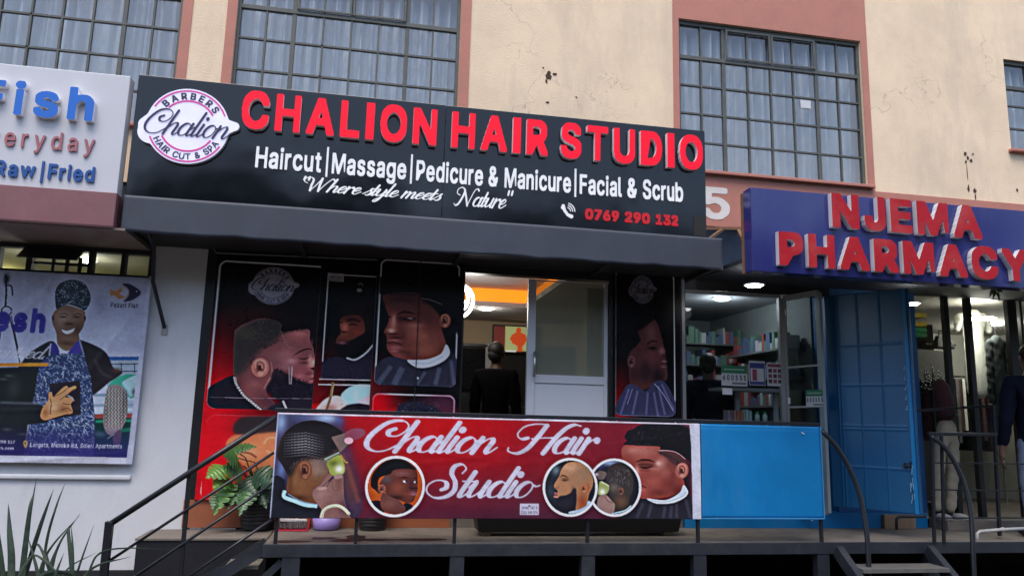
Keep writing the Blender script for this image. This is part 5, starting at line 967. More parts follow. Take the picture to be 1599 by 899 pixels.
    I.z = F1; I.poly([(910, 115), (950, 130), (990, 110), (1015, 125), (985, 150), (1030, 180), (980, 192), (940, 160), (915, 170)], 'c07a3c', .3); I.poly([(1010, 70), (1080, 75), (1165, 140), (1100, 200), (1020, 215), (1058, 170), (1062, 120)], '241a3c', .3); I.line([(985, 110), (1035, 95), (1060, 130), (1045, 175), (1000, 185)], 9, 'b88a5a', .8); I.ell(1128, 132, 6, 6, 'c4c4d4'); tx('Pazuri Fish', 910, 232, 1145, 260, '2a2a36', .03, F1)
    tx('Langata, Maboko Rd, Soleri Apartments', 262, 688, 1070, 712, 'e2e2f0', .02, F2); tx('098 117', -15, 655, 132, 680, 'd8d8ea', .03, F2); tx('h.com', 5, 712, 122, 735, 'd8d8ea', .03, F2); I.z = F2; I.poly([(205, 690), (205, 668), (222, 655), (240, 668), (240, 690), (222, 722)], 'c9a45c', .2); I.ell(222, 680, 8, 8, '2c2470')
    zh = P(*F2((600, 792))[0], I.Y).z; I.wpoly([[(-4, zh), (-1.8, zh-.005), (-1.8, 1.0), (-4, 1.0)]], 'd3d4e2'); x = P(*F2((1165, 500))[0], I.Y).x; I.wpoly([[(x, 3), (-1.8, 3), (-1.8, 1), (x-.02, 1)]], 'c0c2d6')
    I.grain(); return I
# ---------------------------------------------------------------- printed sheets hung in place
_wr = np.random.default_rng(9)
def folds(amp, lines):
    def f(X, Z):
        d = np.zeros_like(X)
        for x0, z0, ang, w, a in lines:
            t = (X-x0)*math.cos(ang)+(Z-z0)*math.sin(ang); s = -(X-x0)*math.sin(ang)+(Z-z0)*math.cos(ang); d += a*np.exp(-(s/w)**2)*np.exp(-(t/.5)**2)
        return amp*(np.sin(X*5+Z*3)*.5+np.sin(X*11-Z*7+1)*.3)-d
    return f
I = paint_banner(); ln = [(_wr.uniform(-.6, 2.7), _wr.uniform(.85, 1.55), _wr.normal(0, .5), _wr.uniform(.015, .04), _wr.uniform(.0004, .0014)) for _ in range(26)]
M_vinyl = attr_mat('printed_vinyl', .45, spec=.25); M_gloss = attr_mat('printed_gloss_sticker', .3, spec=.18)
rb = gridmesh('railing_banner', I.pts(folds(.003, ln)), M_vinyl, None, I.ink(.92), thick=.003); tag(rb, 'long red vinyl banner reading Chalion Hair Studio tied along the front railing', 'banner')

def poster(name, I, gain, label, parent_name=None, thick=.04):
    """door leaf carrying a glossy printed sheet"""
    t = thing(name, label, 'poster panel', ((I.x0+I.x1)/2, I.Y+.02, I.z0))
    b = MB(); b.box(I.x0-.004, I.x1+.004, I.Y+.004, I.Y+thick, I.z0-.004, I.z1+.004); b.build('door_leaf', M_blackpl, t, bevel=.002)
    gridmesh('printed_sheet', I.pts(lambda X, Z: .0012*np.sin(X*9+Z*4)), M_gloss, t, I.ink(gain), thick=.003); return t
poster('poster_panel', paint_left(), 2.1, 'wide poster panel with a bearded man in profile wearing a chain, beside the white pillar')
poster('poster_panel', paint_mid(), 2.0, 'narrow poster panel with a dark bearded man and a gloved hand holding a comb below')
I = paint_fold(); pf = poster('poster_panel', I, 2.0, 'folding poster panel with a young man in a white neck band by the open doorway')
sp = MB(); x = P(653, 500, 6.95).x; sp.box(x-.004, x+.004, 6.952, 6.958, I.z0, I.z1); sp.build('leaf_gap', M_dark, pf)
h = MB(); a = P(650, 598, 6.94); h.box(a.x-.012, a.x+.004, 6.945, 6.956, a.z-.02, a.z+.05); h.build('bolt', M_rail, pf)
pr_ = poster('poster_panel', paint_right(), 1.7, 'poster panel right of the sliding door, man in profile in a blue cape')
for v in (470, 548):
    h = MB(); a = P(957, v, 6.97); h.tube([(a.x-.012, 6.972, a.z-.04), (a.x-.012, 6.972, a.z+.04)], .008, 8); h.build('hinge', M_steel, pr_)
I = paint_fish(); ln = [(-2.75, 2.45, -2.2, .03, .008), (-2.68, 2.5, -1.75, .025, .007), (-2.05, 2.25, -2.1, .03, .008), (-2.6, 1.55, .05, .02, .003), (-2.5, 1.16, .1, .02, .005)]+[(_wr.uniform(-2.9, -1.9), _wr.uniform(1.2, 2.6), _wr.normal(-1.6, .6), _wr.uniform(.02, .05), _wr.uniform(.001, .003)) for _ in range(14)]
fb = gridmesh('fish_banner', I.pts(folds(.006, ln)), M_vinyl, None, I.ink(.95), thick=.003); tag(fb, 'creased vinyl banner of a smiling fishmonger in a patterned apron on the white wall', 'banner')
cu = MB(); a, b = P(0, 738, YW), P(206, 737, YW); cu.box(-3.3, b.x, YW-.03, YW-.0005, a.z-.045, a.z-.005); o = cu.build('window_ledge', M_white, bld, bevel=.012)

# ---------------------------------------------------------------- fish shop transom windows above the banner
ft = thing('transom_window', 'dark framed transom window with half open flaps above the fish banner', 'window', (-2.6, 7.05, 2.68))
f = MB(); f.box(-4, -1.9, YW-.01, YW+.06, 2.685, 2.72); f.box(-4, -1.9, YW-.008, YW+.06, 2.905, 2.964); 
for u, w in ((-4, .03), (46, .045), (142, .04), (193, .035), (238, .05)): x = P(u, 410, YW).x; f.box(x-w/2, x+w/2, YW-.012, YW+.06, 2.72, 2.905)
f.build('frame', M_dark, ft)
f = MB()
for u in (83, 104, 124): x = P(u, 412, YW).x; f.box(x-.012, x+.012, YW, YW+.03, 2.72, 2.85)
a, b = P(52, 414, YW), P(142, 414, YW); f.box(a.x, b.x, YW+.002, YW+.028, 2.775, 2.795); f.build('grille_bar', M_dark, ft)
for u0, u1 in ((42, 88), (86, 134)):
    a, b = P(u0, 378, YW), P(u1, 378, YW); f = MB(); f.hexa([(a.x, YW-.16, 2.80), (b.x, YW-.16, 2.80), (b.x, YW-.14, 2.795), (a.x, YW-.14, 2.795), (a.x, YW-.02, 2.91), (b.x, YW-.02, 2.91), (b.x, YW-.0, 2.905), (a.x, YW-.0, 2.905)]); f.build('flap', mat('smoked_flap', (.03, .028, .026), .3), ft)
g_ = MB(); g_.add([(-4, YW+.03, 2.72), (-1.9, YW+.03, 2.72), (-1.9, YW+.03, 2.905), (-4, YW+.03, 2.905)], [(0, 1, 2, 3)]); g_.build('pane', G_shop, ft, recalc=False)
def lampat(name, label, loc, r, col, s, power, parent_kind='lamp', group=None, flat=.02, grp=None, shape=None):
    t = thing(name, label, 'lamp', loc, group); m = MB(); m.lathe([(0, -flat), (r*.8, -flat), (r, -flat*.4), (r, 0), (0, 0)], loc, 20); m.build('diffuser', emis('lit_'+name+str(s), col, s), t, smooth=False)
    m = MB(); m.lathe([(r+.001, -.006), (r+.018, -.006), (r+.018, .004), (r+.001, .004)], loc, 20); m.build('rim', M_whitepl, t)
    if power:
        l = bpy.data.lights.new(name, 'POINT'); l.energy = power; l.color = col; l.shadow_soft_size = r; o = bpy.data.objects.new(name+'_light', l); COL.objects.link(o); o.location = (loc[0], loc[1], loc[2]-flat-.03); par(o, t)
    return t
WARM = (1, .86, .62); COOL = (.88, .94, 1)
for (u, v, Y, pw, lab) in ((139, 398, 7.6, 3, 'square bright white lamp seen through the right part of the transom window'), (68, 424, 7.5, 2, 'bright white lamp just above the top edge of the fish banner'), (16, 388, 8.6, 4, 'yellowish ceiling lamp at the far left of the transom window'), (150, 397, 9.0, 3, 'small yellowish lamp beside the bright square one in the transom')):
    c = P(u, v, Y); yl_ = 'yellow' in lab; lampat('shop_lamp', lab, (c.x, c.y, min(c.z, 2.93)), .06 if not yl_ else .08, (1, .9, .35) if yl_ else (1, 1, 1), 6 if yl_ else 22, pw)

# ---------------------------------------------------------------- sliding aluminium door and its frame
M_refl_tint = glass('door_glass', (.62, .66, .55), 1.6)
_n = M_refl_tint.node_tree; _df = _n.nodes.new("ShaderNodeBsdfDiffuse"); _df.inputs[0].default_value = (.36, .37, .28, 1); _mm = _n.nodes.new("ShaderNodeMixShader"); _mm.inputs[0].default_value = .5  # pale diffuse mixed in to stand for the wall reflected in the glass
_oo = _n.nodes["Material Output"]; _sr = _oo.inputs[0].links[0].from_socket; _n.links.new(_sr, _mm.inputs[1]); _n.links.new(_df.outputs[0], _mm.inputs[2]); _n.links.new(_mm.outputs[0], _oo.inputs[0])
sd = thing('sliding_door', 'white aluminium sliding door with glass above a solid panel and a bar handle', 'door', (1.87, 7.08, .7))
def zof(u, v, Y=YW): return P(u, v, Y).z
def xof(u, v, Y=YW): return P(u, v, Y).x
xa, xb = xof(824, 540), 2.262; zt, zm1, zm0 = zof(890, 440), zof(886, 588), zof(886, 597)
f = MB(); f.box(xa, xa+.075, YW+.01, YW+.06, .72, 2.90); f.box(xb-.035, xb, YW+.01, YW+.06, .72, 2.90); f.box(xa+.075, xb-.035, YW+.012, YW+.058, zt, 2.90); f.box(xa+.075, xb-.035, YW+.012, YW+.058, zm0-.01, zm1+.012); f.box(xa+.075, xb-.035, YW+.012, YW+.058, .72, .80); f.build('frame', M_alu, sd, bevel=.003)
f = MB(); f.box(xa+.076, xb-.036, YW+.025, YW+.045, .80, zm0-.01); f.build('lower_panel', mat('grey_white_panel', (.60, .62, .66), .45, var=.03), sd)
f = MB(); f.add([(xa+.075, YW+.03, zm1), (xb-.035, YW+.03, zm1), (xb-.035, YW+.03, zt), (xa+.075, YW+.03, zt)], [(0, 1, 2, 3)]); f.build('glass', M_refl_tint, sd, recalc=False)
dc = gridmesh('door_curtain', np.stack([*(lambda X, Z: (X, YW+.10+.018*np.sin(X*90)+.01*np.sin(Z*6), Z))(*np.meshgrid(np.linspace(xof(921, 500), xof(946, 500), 60), np.linspace(2.86, .9, 30)))], -1)-np.array([0, 0, 0]), mat('dark_curtain_cloth', (.03, .035, .03), .9)); tag(dc, 'dark curtain hanging inside the glass of the sliding door', 'curtain')
h = MB(); x = xa+.062; z0, z1 = zof(834, 585), zof(834, 552); h.tube([(x, YW-.035, z0-.02), (x, YW-.035, z1+.02)], .012, 10); h.tube([(x, YW+.012, z0), (x, YW-.035, z0)], .009, 8); h.tube([(x, YW+.012, z1), (x, YW-.035, z1)], .009, 8); h.build('handle', mat('brushed_steel', (.5, .5, .52), .3, .9), sd, smooth=True)
df = thing('door_frame', 'dark metal frame round the barber shop doorway and sliding door', 'door frame', (1.5, 7.05, .7))
f = MB(); f.box(.842, 2.31, YW-.01, YW+.10, 2.922, 3.058); f.build('head', mat('black_door_metal', (.02, .02, .022), .35, .2), df, bevel=.003)
for a, b in ((.842, .865), (2.265, 2.314)): f = MB(); f.box(a, b, YW-.012, YW+.10, .70, 2.921); f.build('jamb', MATS['black_door_metal'], df, bevel=.003)
f = MB(); f.box(-1.43, .84, YW, YW+.1, 2.952, 3.06); f.box(-1.434, -1.352, YW-.002, YW+.1, .843, 2.951); f.box(-1.352, .84, YW+.03, YW+.1, .843, 2.951); f.box(2.315, 2.99, YW+.02, YW+.1, .70, 3.058); f.box(2.974, 3.03, YW-.06, YW+.3, .765, 3.3); f.build('backing_wall', mat('black_door_metal'), df)
m = MB(); m.tube([P(327, 380, 7.0), P(338, 395, 7.0), P(500, 402, 7.0), P(640, 408, 7.0)], .004, 6); o = m.build('wall_wire', M_grimy); tag(o, 'thin pale cable running along the dark lintel above the posters', 'cable')
m = MB(); xx = xof(1064, 550); m.box(xx-.02, xx+.012, YW-.07, YW-.061, .9, 3.02); m.build('edge_strip', mat('dull_steel', (.25, .25, .27), .4, .6), df)

# ---------------------------------------------------------------- inside the barber shop
M_ceil = mat('pale_ceiling_board', (.45, .43, .42), .8, var=.04)
q = [PZ(745, 477, 2.96), PZ(817, 483, 2.96)]; yb = q[0].y; xr = q[1].x
cl = thing('coffered_ceiling', 'pale coffered ceiling with an orange lit recess seen through the doorway', 'ceiling', (1, 9, 2.96))
m = MB(); m.box(-1.3, 2.95, yb, 10.75, 2.96, 3.02); m.box(xr, 2.95, YW+.31, yb-.001, 2.96, 3.02); m.build('lower_ceiling', M_ceil, cl)
m = MB(); m.box(-1.3, 2.95, YW+.31, 10.75, 3.20, 3.25); m.build('upper_ceiling', M_ceil, cl)
m = MB(); m.box(-1.3, xr+.12, yb+.10, yb+.13, 3.021, 3.199); m.box(xr+.12, xr+.15, YW+.31, yb+.10, 3.021, 3.199); m.build('lit_recess', emis('orange_led_cove', (1, .26, .012), .55), cl)
lm = []
def area(name, loc, sx, sy, col, e, rot=(0, 0, 0), parent=None):
    l = bpy.data.lights.new(name, 'AREA'); l.shape = 'RECTANGLE'; l.size = sx; l.size_y = sy; l.energy = e; l.color = col; o = bpy.data.objects.new(name, l); COL.objects.link(o); o.location = loc; o.rotation_euler = rot; 
    if parent: par(o, parent)
    return o
pn = thing('pendant_light', 'bright white pendant lamp of two glowing rings hanging inside the doorway', 'lamp', (1, 8.6, 3.2))
Yp = 8.5; M_ringlit = emis('glowing_ring', (1, .97, .95), 5)
def pring(u, v, ru, rv, r, nm, rot):
    c = P(u, v, Yp); k = Yp/FPX*1.03; m = MB(); m.tube([(c.x+ru*k*math.cos(t)*math.cos(rot), c.y+ru*k*math.cos(t)*math.sin(rot), c.z+rv*k*math.sin(t)) for t in np.linspace(0, 2*math.pi, 37)], r, 8, cap=False); m.build(nm, M_ringlit, pn, smooth=True)
pring(716, 465, 17, 20, .016, 'light_ring', .4); pring(714, 470, 26, 26, .018, 'light_ring', -.5)
c = P(721, 471, Yp); m = MB(); m.ell(c, (.04, .04, .04)); m.build('bulb', M_ringlit, pn, smooth=True)
m = MB(); c0 = P(722, 426, Yp)
for du in (-4, 0, 3): m.tube([P(722+du, 440, Yp)+Vector((0, 0, .2)), P(719+du*2, 449, Yp)], .0025, 5)
m.build('suspension_wire', M_rail, pn)
l = bpy.data.lights.new('pendant_glow', 'POINT'); l.energy = 5; l.color = (1, .95, .9); l.shadow_soft_size = .15; o = bpy.data.objects.new('pendant_glow', l); COL.objects.link(o); o.location = P(735, 480, 8.3); par(o, pn)
c = PZ(759, 481, 2.955); lampat('downlight', 'round white recessed downlight in the lower ceiling past the pendant', (c.x, c.y, 2.958), .10, (1, .95, .85), 12, 4)
# back wall: mirror, counter and screen
yk = 10.7
tv = thing('television', 'wall mounted screen showing a red figure on pale green inside the barber shop', 'television', (2.2, yk-.1, 2.4))
def bx(mb, u0, v0, u1, v1, Y, d=.05):
    a, b = P(u0, v0, Y), P(u1, v1, Y); mb.box(a.x, b.x, Y, Y+d, min(a.z, b.z), max(a.z, b.z)); return mb
bx(MB(), 770, 506, 838, 552, yk-.12, .06).build('case', M_blackpl, tv, bevel=.004)
bx(MB(), 789, 509, 836, 549, yk-.128, .004).build('screen', emis('screen_green', (.42, .47, .20), .22), tv)
bx(MB(), 772, 509, 788.5, 549, yk-.128, .004).build('screen', emis('screen_maroon', (.12, .015, .012), .3), tv)
fg = [(808, 549), (808, 540), (800, 536), (796, 528), (800, 522), (806, 519), (806, 513), (810, 511), (814, 513), (813, 519), (820, 522), (823, 530), (818, 538), (815, 541), (816, 549)]
m = MB(); m.prism([(P(u, v, yk-.13).x, P(u, v, yk-.13).z) for u, v in fg], yk-.134, yk-.131); m.build('screen_figure', emis('screen_red', (.55, .06, .012), .3), tv)
bx(MB(), 789, 546.5, 806, 549.5, yk-.133, .002).build('screen_caption', emis('screen_white', (.7, .7, .7), .3), tv)
mr = thing('barber_mirror', 'dark framed mirror on the back wall behind the barber', 'mirror', (1.5, yk, 2))
bx(MB(), 690, 535, 762, 541, yk-.08, .06).build('frame', M_rail, mr); bx(MB(), 759, 535, 766, 600, yk-.08, .06).build('frame', mat('pale_trim', (.4, .4, .4), .4), mr)
bx(MB(), 690, 541, 759, 610, yk-.06, .03).build('mirror_glass', mat('dark_mirror', (.02, .02, .025), .08, .5), mr)
ct = thing('barber_counter', 'black counter and cabinets along the back of the barber shop', 'counter', (1.5, yk-.3, .62))
m = MB(); m.box(-1.2, 2.9, yk-.5, yk-.02, .62, 1.55); m.build('cabinet', M_blackpl, ct); m = MB(); m.box(-1.2, 2.9, yk-.53, yk-.02, 1.551, 1.59); m.build('worktop', mat('black_gloss_top', (.01, .01, .012), .15), ct)
wc_ = thing('wall_panel', 'dark wall panelling below the screen and mirror at the back of the barber shop', 'panel', (2.4, yk, 1.6)); m = MB(); m.box(-1.2, 2.93, yk-.015, yk-.001, 1.6, P(800, 541, yk).z+.02); m.build('panel', mat('dark_panelling', (.016, .015, .016), .4), wc_)
# swivel chair with tall back
bc = thing('barber_chair', 'black barber chair with a chrome curved arm standing inside the doorway', 'chair', (1.75, 9.2, .62))
c = P(808, 620, 9.2); m = MB(); m.lathe([(0, 0), (.3, 0), (.3, .03), (.06, .05), (.05, .35), (0, .35)], (c.x, 9.2, .62)); m.build('base', mat('chrome', (.6, .6, .6), .15, 1), bc, smooth=True)
m = MB(); m.box(c.x-.27, c.x+.27, 8.95, 9.45, .98, 1.12); m.build('seat', mat('black_leather', (.012, .012, .013), .35), bc, bevel=.03, seg=3)
m = MB(); m.hexa([(c.x-.25, 9.40, 1.1), (c.x+.25, 9.40, 1.1), (c.x+.25, 9.52, 1.1), (c.x-.25, 9.52, 1.1), (c.x-.22, 9.55, 1.75), (c.x+.22, 9.55, 1.75), (c.x+.22, 9.65, 1.75), (c.x-.22, 9.65, 1.75)]); m.build('backrest', MATS['black_leather'], bc, bevel=.03, seg=3)
m = MB()
for s in (-1, 1): m.tube([(c.x+s*.3, 9.4, 1.1), (c.x+s*.31, 9.3, 1.33), (c.x+s*.31, 9.05, 1.36), (c.x+s*.3, 8.95, 1.15)], .018, 8)
m.build('armrest', MATS['chrome'], bc, smooth=True)
# ---------------------------------------------------------------- figures: one grown skin per body, clothes as children
def grown(name, verts, edges, radii, m, parent, sub=2, flat=1.0, noise=0, label=None):
    me = bpy.data.meshes.new(name); me.from_pydata(verts, edges, []); o = bpy.data.objects.new(name, me); COL.objects.link(o)
    o.modifiers.new('s', 'SKIN').use_smooth_shade = True
    for i, r in enumerate(radii): me.skin_vertices[0].data[i].radius = (r, r*flat) if not isinstance(r, tuple) else r
    me.skin_vertices[0].data[0].use_root = True
    u = o.modifiers.new('u', 'SUBSURF'); u.levels = sub; u.render_levels = sub
    nm = bpy.data.meshes.new_from_object(o.evaluated_get(bpy.context.evaluated_depsgraph_get())); bpy.data.objects.remove(o); nm.name = name; nm.materials.clear(); nm.materials.append(m)
    if noise:
        n = len(nm.vertices); co = np.zeros(n*3, np.float32); nm.vertices.foreach_get("co", co); co = co.reshape(-1, 3); no = np.zeros(n*3, np.float32); nm.vertices.foreach_get("normal", no); no = no.reshape(-1, 3)
        f = np.sin(co[:, 2]*70+co[:, 0]*30)*.5+np.sin(co[:, 2]*38-co[:, 0]*55+co[:, 1]*40)*.6; nm.vertices.foreach_set("co", (co+no*(f*noise)[:, None]).ravel())
    nm.polygons.foreach_set("use_smooth", [True]*len(nm.polygons)); o = bpy.data.objects.new(name, nm); COL.objects.link(o); par(o, parent)
    if label: o["label"] = label
    return o
def person(label, base, H, yaw, m_skin, m_top, m_low, m_hair, arms=((.135, .01, .62, .14, -.04, .475), (.135, .01, .62, .14, -.04, .475)), hem=.45, headturn=0, m_shoe=None, cat='person', hand=True):
    """joints in body heights; facing -Y before the turn by yaw; arms = (elbow xyz, wrist xyz) for each side"""
    t = thing('person', label, cat, base); R = Matrix.Rotation(yaw, 3, 'Z'); B = Vector(base)
    w = lambda x, y, z: tuple(B+R@(Vector((x, y, z))*H))
    V = []; E = []; Rd = []
    def add(p, r, par_=None): V.append(w(*p)); Rd.append((r[0]*H, r[1]*H) if isinstance(r, tuple) else r*H); (E.append((par_, len(V)-1)) if par_ is not None else None); return len(V)-1
    pel = add((0, 0, .53), .058); sp = add((0, 0, .63), .05, pel); ch = add((0, .005, .745), .056, sp); nb = add((0, .008, .82), (.045, .04), ch); nk = add((0, -.002, .862), (.032, .032), nb)
    ht = Matrix.Rotation(headturn, 3, 'Z'); hv = lambda x, y, z: tuple(ht@Vector((x, y, 0))+Vector((0, 0, z)))
    jw = add(hv(0, -.016, .888), (.040, .046), nk); hd = add(hv(0, -.006, .93), (.045, .055), jw); tp = add(hv(0, .002, .975), (.034, .044), hd)
    wr = []
    for s, a in zip((-1, 1), arms):
        sh = add((s*.104, .005, .795), .038, ch); el = add((s*a[0], a[1], a[2]), .027, sh); wi = add((s*a[3], a[4], a[5]), .018, el); pa = add((s*(a[3]+.002), a[4]-.006, a[5]-.035), (.022, .012), wi); wr.append((s, a, pa))
        hp = add((s*.052, 0, .49), .04, pel); kn = add((s*.056, -.008, .28), .03, hp); an = add((s*.058, .012, .05), .021, kn); add((s*.062, -.075, .018), (.022, .014), an)
    grown('body', V, E, Rd, m_skin, t)
    if hand:
        for s, a, pa in wr:
            m = MB()
            for k, (dx, ln) in enumerate(((-.016, .036), (-.006, .044), (.005, .047), (.015, .042))):
                x0 = s*(a[3]+.002); y0 = a[4]-.006+dx; z0 = a[5]-.045
                m.tube([w(x0, y0, z0), w(x0-s*.003, y0-.002, z0-ln*.5), w(x0-s*.012, y0-.004, z0-ln)], [.0052*H, .0048*H, .0036*H], 8)
            m.tube([w(s*(a[3]+.0), a[4]-.022, a[5]-.015), w(s*(a[3]-.004), a[4]-.036, a[5]-.032), w(s*(a[3]-.01), a[4]-.036, a[5]-.052)], [.0065*H, .0055*H, .004*H], 8)
            m.build('fingers', m_skin, t, smooth=True)
    # face: nose, eyes, mouth, ears
    hw = lambda x, y, z: w(*(tuple(ht@Vector((x, y, 0)))[:2]+(z,))); m = MB()
    m.add([hw(-.009, -.056, .905), hw(.009, -.056, .905), hw(0, -.076, .909), hw(0, -.057, .936)], [(0, 1, 2), (0, 2, 3), (1, 3, 2), (0, 3, 1)]); 
    m.build('nose', m_skin, t, smooth=True)
    for s in (-1, 1): m = MB(); m.ell(hw(s*.046, .0, .918), (.008*H, .012*H, .018*H), 8, 6); m.build('ear', m_skin, t, smooth=True); m = MB(); m.ell(hw(s*.018, -.057, .929), (.0075*H, .004*H, .0045*H), 8, 6); m.build('eye', mat('dark_feature', (.01, .008, .008), .4), t, smooth=True)
    m = MB(); m.ell(hw(0, -.058, .89), (.013*H, .005*H, .003*H), 8, 6); m.build('mouth', MATS['dark_feature'], t, smooth=True)
    m = MB(); m.ell(hw(0, .014, .948), (.052*H, .056*H, .052*H), 20, 12); m.ell(hw(0, .03, .915), (.046*H, .034*H, .045*H), 16, 10); m.build('hair', m_hair, t, smooth=True)
    V, E, Rd = [], [], []
    a0 = add((0, 0, hem+.02), .098); am = add((0, 0, (hem+.64)/2), .094, a0); a1 = add((0, 0, .62), .085, am); a2 = add((0, .006, .755), .090, a1); add((0, .006, .828), .05, a2)
    for s, a in zip((-1, 1), arms):
        sh = add((s*.112, .005, .79), .05, a2); el = add((s*a[0], a[1], a[2]), .037, sh); add((s*a[3], a[4], a[5]+.02), .026, el)
    grown('jacket', V, E, Rd, m_top, t, 2, noise=.006)
    V, E, Rd = [], [], []
    a0 = add((0, 0, .53), .06)
    for s in (-1, 1): hp = add((s*.05, 0, .47), .05, a0); kn = add((s*.056, -.008, .28), .044, hp); add((s*.058, .012, .06), .036, kn)
    grown('trousers', V, E, Rd, m_low, t, 2, noise=.005)
    for s in (-1, 1): m = MB(); m.ell(w(s*.06, -.025, .021), (.03*H, .075*H, .022*H)); o = m.build('shoe', m_shoe or M_blackpl, t, smooth=True)
    return t
M_skin = mat('dark_brown_skin', (.11, .055, .035), .5, var=.1); M_hair = mat('black_hair', (.008, .007, .007), .6)
M_blackcloth = mat('black_cloth', (.005, .005, .006), .95, spec=.05); M_navycloth = mat('navy_cloth', (.008, .010, .022), .9, spec=.1, var=.25, scale=5); M_jean = mat('pale_blue_denim', (.17, .21, .31), .85, var=.15, scale=30)
q = P(776, 536, 8.7); person('person in black clothes standing in front of the screen inside the barber shop', (q.x, 8.7, .62), (q.z-.62)/.99, math.radians(150), M_skin, M_blackcloth, M_blackcloth, M_hair)
q = P(1105, 553, 7.75); person('person in a dark navy jacket seen from behind at the pharmacy counter', (q.x, 7.75, .62), (q.z-.62)/.99, math.radians(140), M_skin, M_navycloth, M_blackcloth, M_hair, headturn=math.radians(15))
q = P(1606, 541, 6.32); person('person in a navy jacket and pale jeans standing at the right edge of the picture', (q.x, 6.32, .621), (q.z-.62)/.985, math.radians(162), mat('brown_skin', (.20, .11, .075), .5), M_navycloth, M_jean, M_hair, arms=((.150, .02, .60, .165, -.02, .43), (.15, .02, .6, .165, -.02, .43)), hem=.30)

# ---------------------------------------------------------------- front railing that carries the banner and the blue board
rl = thing('front_railing', 'black square tube railing along the deck edge behind the red banner', 'railing', (1.2, 6.12, .62))
RT = 1.585
m = MB(); m.bar((-.66, 6.115, RT+.012), (3.86, 6.115, RT+.012), .03, .03); m.build('top_rail', M_rail, rl, bevel=.003)
m = MB(); m.bar((-.62, 6.115, .86), (3.86, 6.115, .86), .02, .02); m.build('lower_rail', M_rail, rl)
for u in (430, 555, 709, 917, 1090, 1283):
    x = P(u, 846, 6.115).x; m = MB(); m.box(x-.013, x+.013, 6.102, 6.128, .626, RT-.004); m.build('post', M_rail, rl, bevel=.002)
bb = thing('blue_board', 'plain bright blue painted metal board fixed to the railing beside the red banner', 'board', (3.3, 6.08, .82))
xs = np.linspace(2.757, 3.848, 60); zs = np.linspace(1.577, .825, 42); X, Z = np.meshgrid(xs, zs)
gridmesh('sheet', np.stack([X, 6.082+.004*np.sin(X*4)+.003*np.sin(Z*9+X*2)+.004*np.exp(-((Z-1.56)/.01)**2), Z], -1), M_blue, bb, thick=.012)
m = MB(); m.box(2.757, 3.85, 6.079, 6.10, .815, .8245); m.box(3.849, 3.856, 6.079, 6.10, .815, 1.58); m.build('edge_fold', mat('pale_blue_edge', (.05, .25, .5), .4), bb)
m = MB()
for u, v, a in ((1254, 676, .03), (1268, 812, .012), (1104, 690, .006), (1120, 808, .01)): c = P(u, v, 6.075); m.prism([(c.x-a*.6, c.z+a*.4), (c.x+a*.3, c.z+a*.1), (c.x+a*.5, c.z-a*.4), (c.x-a*.1, c.z-a*.2)], 6.0765, 6.0785)
m.build('chipped_paint', mat('bare_primer', (.45, .5, .55), .7), bb)
m = MB(); a, b = P(1100, 822, 6.3), P(1283, 822, 6.3)
# long black planter, pots and odds and ends on the deck
tg = thing('planter_trough', 'long black plastic planter trough standing on the deck behind the red banner', 'planter', (1.85, 6.6, .62))
xa, xb = P(735, 838, 6.6).x, P(1062, 842, 6.6).x
m = MB(); m.hexa([(xa+.05, 6.50, .655), (xb-.05, 6.50, .655), (xb-.05, 6.72, .655), (xa+.05, 6.72, .655), (xa, 6.46, .93), (xb, 6.46, .93), (xb, 6.76, .93), (xa, 6.76, .93)]); m.box(xa-.015, xb+.015, 6.445, 6.775, .931, .965); m.build('box', M_blackpl, tg, bevel=.008)
for x in (xa+.12, xb-.14): m = MB(); m.box(x-.04, x+.04, 6.52, 6.6, .6215, .654); m.build('foot', mat('yellowed_foot', (.25, .22, .14), .7), tg, bevel=.005)
bk = thing('laundry_basket', 'lilac plastic basket with a band of square holes on the deck under the banner', 'basket', (-.25, 6.4, .62))
q = PZ(508, 829, .621); cx, cy = q.x, q.y+.12
M_lil = mat('lilac_plastic', (.33, .25, .62), .4, var=.04)
m = MB(); m.lathe([(0, .002), (.098, .002), (.108, .015), (.118, .105), (.114, .105), (.103, .02), (0, .015)], (cx, cy, .6205), 40); m.build('body', M_lil, bk, smooth=True)
m = MB(); m.lathe([(.1245, .155), (.128, .215), (.134, .215), (.134, .235), (.122, .235), (.1205, .155)], (cx, cy, .6205), 40); m.build('rim', M_lil, bk, smooth=True)
m = MB()
for k in range(46): t = 2*math.pi*k/46; m.bar((cx+.116*math.cos(t), cy+.116*math.sin(t), .6205+.1045), (cx+.1225*math.cos(t), cy+.1225*math.sin(t), .6205+.156), .0055)
m.lathe([(.1185, .128), (.1215, .128), (.1215, .134), (.1185, .134)], (cx, cy, .6205), 40); m.build('lattice', M_lil, bk)
dp = thing('dustpan', 'crimson dustpan lying on the deck by the left end of the banner', 'dustpan', (-.5, 6.45, .62))
a, b = PZ(427, 829, .6215), PZ(480, 831, .6215); y0 = a.y
M_crim = mat('crimson_plastic', (.45, .012, .05), .35)
m = MB(); m.box(a.x, b.x, y0, y0+.26, .6215, .6275); m.hexa([(a.x, y0+.05, .628), (a.x+.008, y0+.05, .628), (a.x+.008, y0+.26, .628), (a.x, y0+.26, .628), (a.x, y0+.1, .64), (a.x+.008, y0+.1, .64), (a.x+.008, y0+.26, .73), (a.x, y0+.26, .73)]); m.hexa([(b.x-.008, y0+.05, .628), (b.x, y0+.05, .628), (b.x, y0+.26, .628), (b.x-.008, y0+.26, .628), (b.x-.008, y0+.1, .64), (b.x, y0+.1, .64), (b.x, y0+.26, .73), (b.x-.008, y0+.26, .73)]); m.box(a.x, b.x, y0+.261, y0+.269, .6215, .74); m.build('pan', M_crim, dp, bevel=.003)
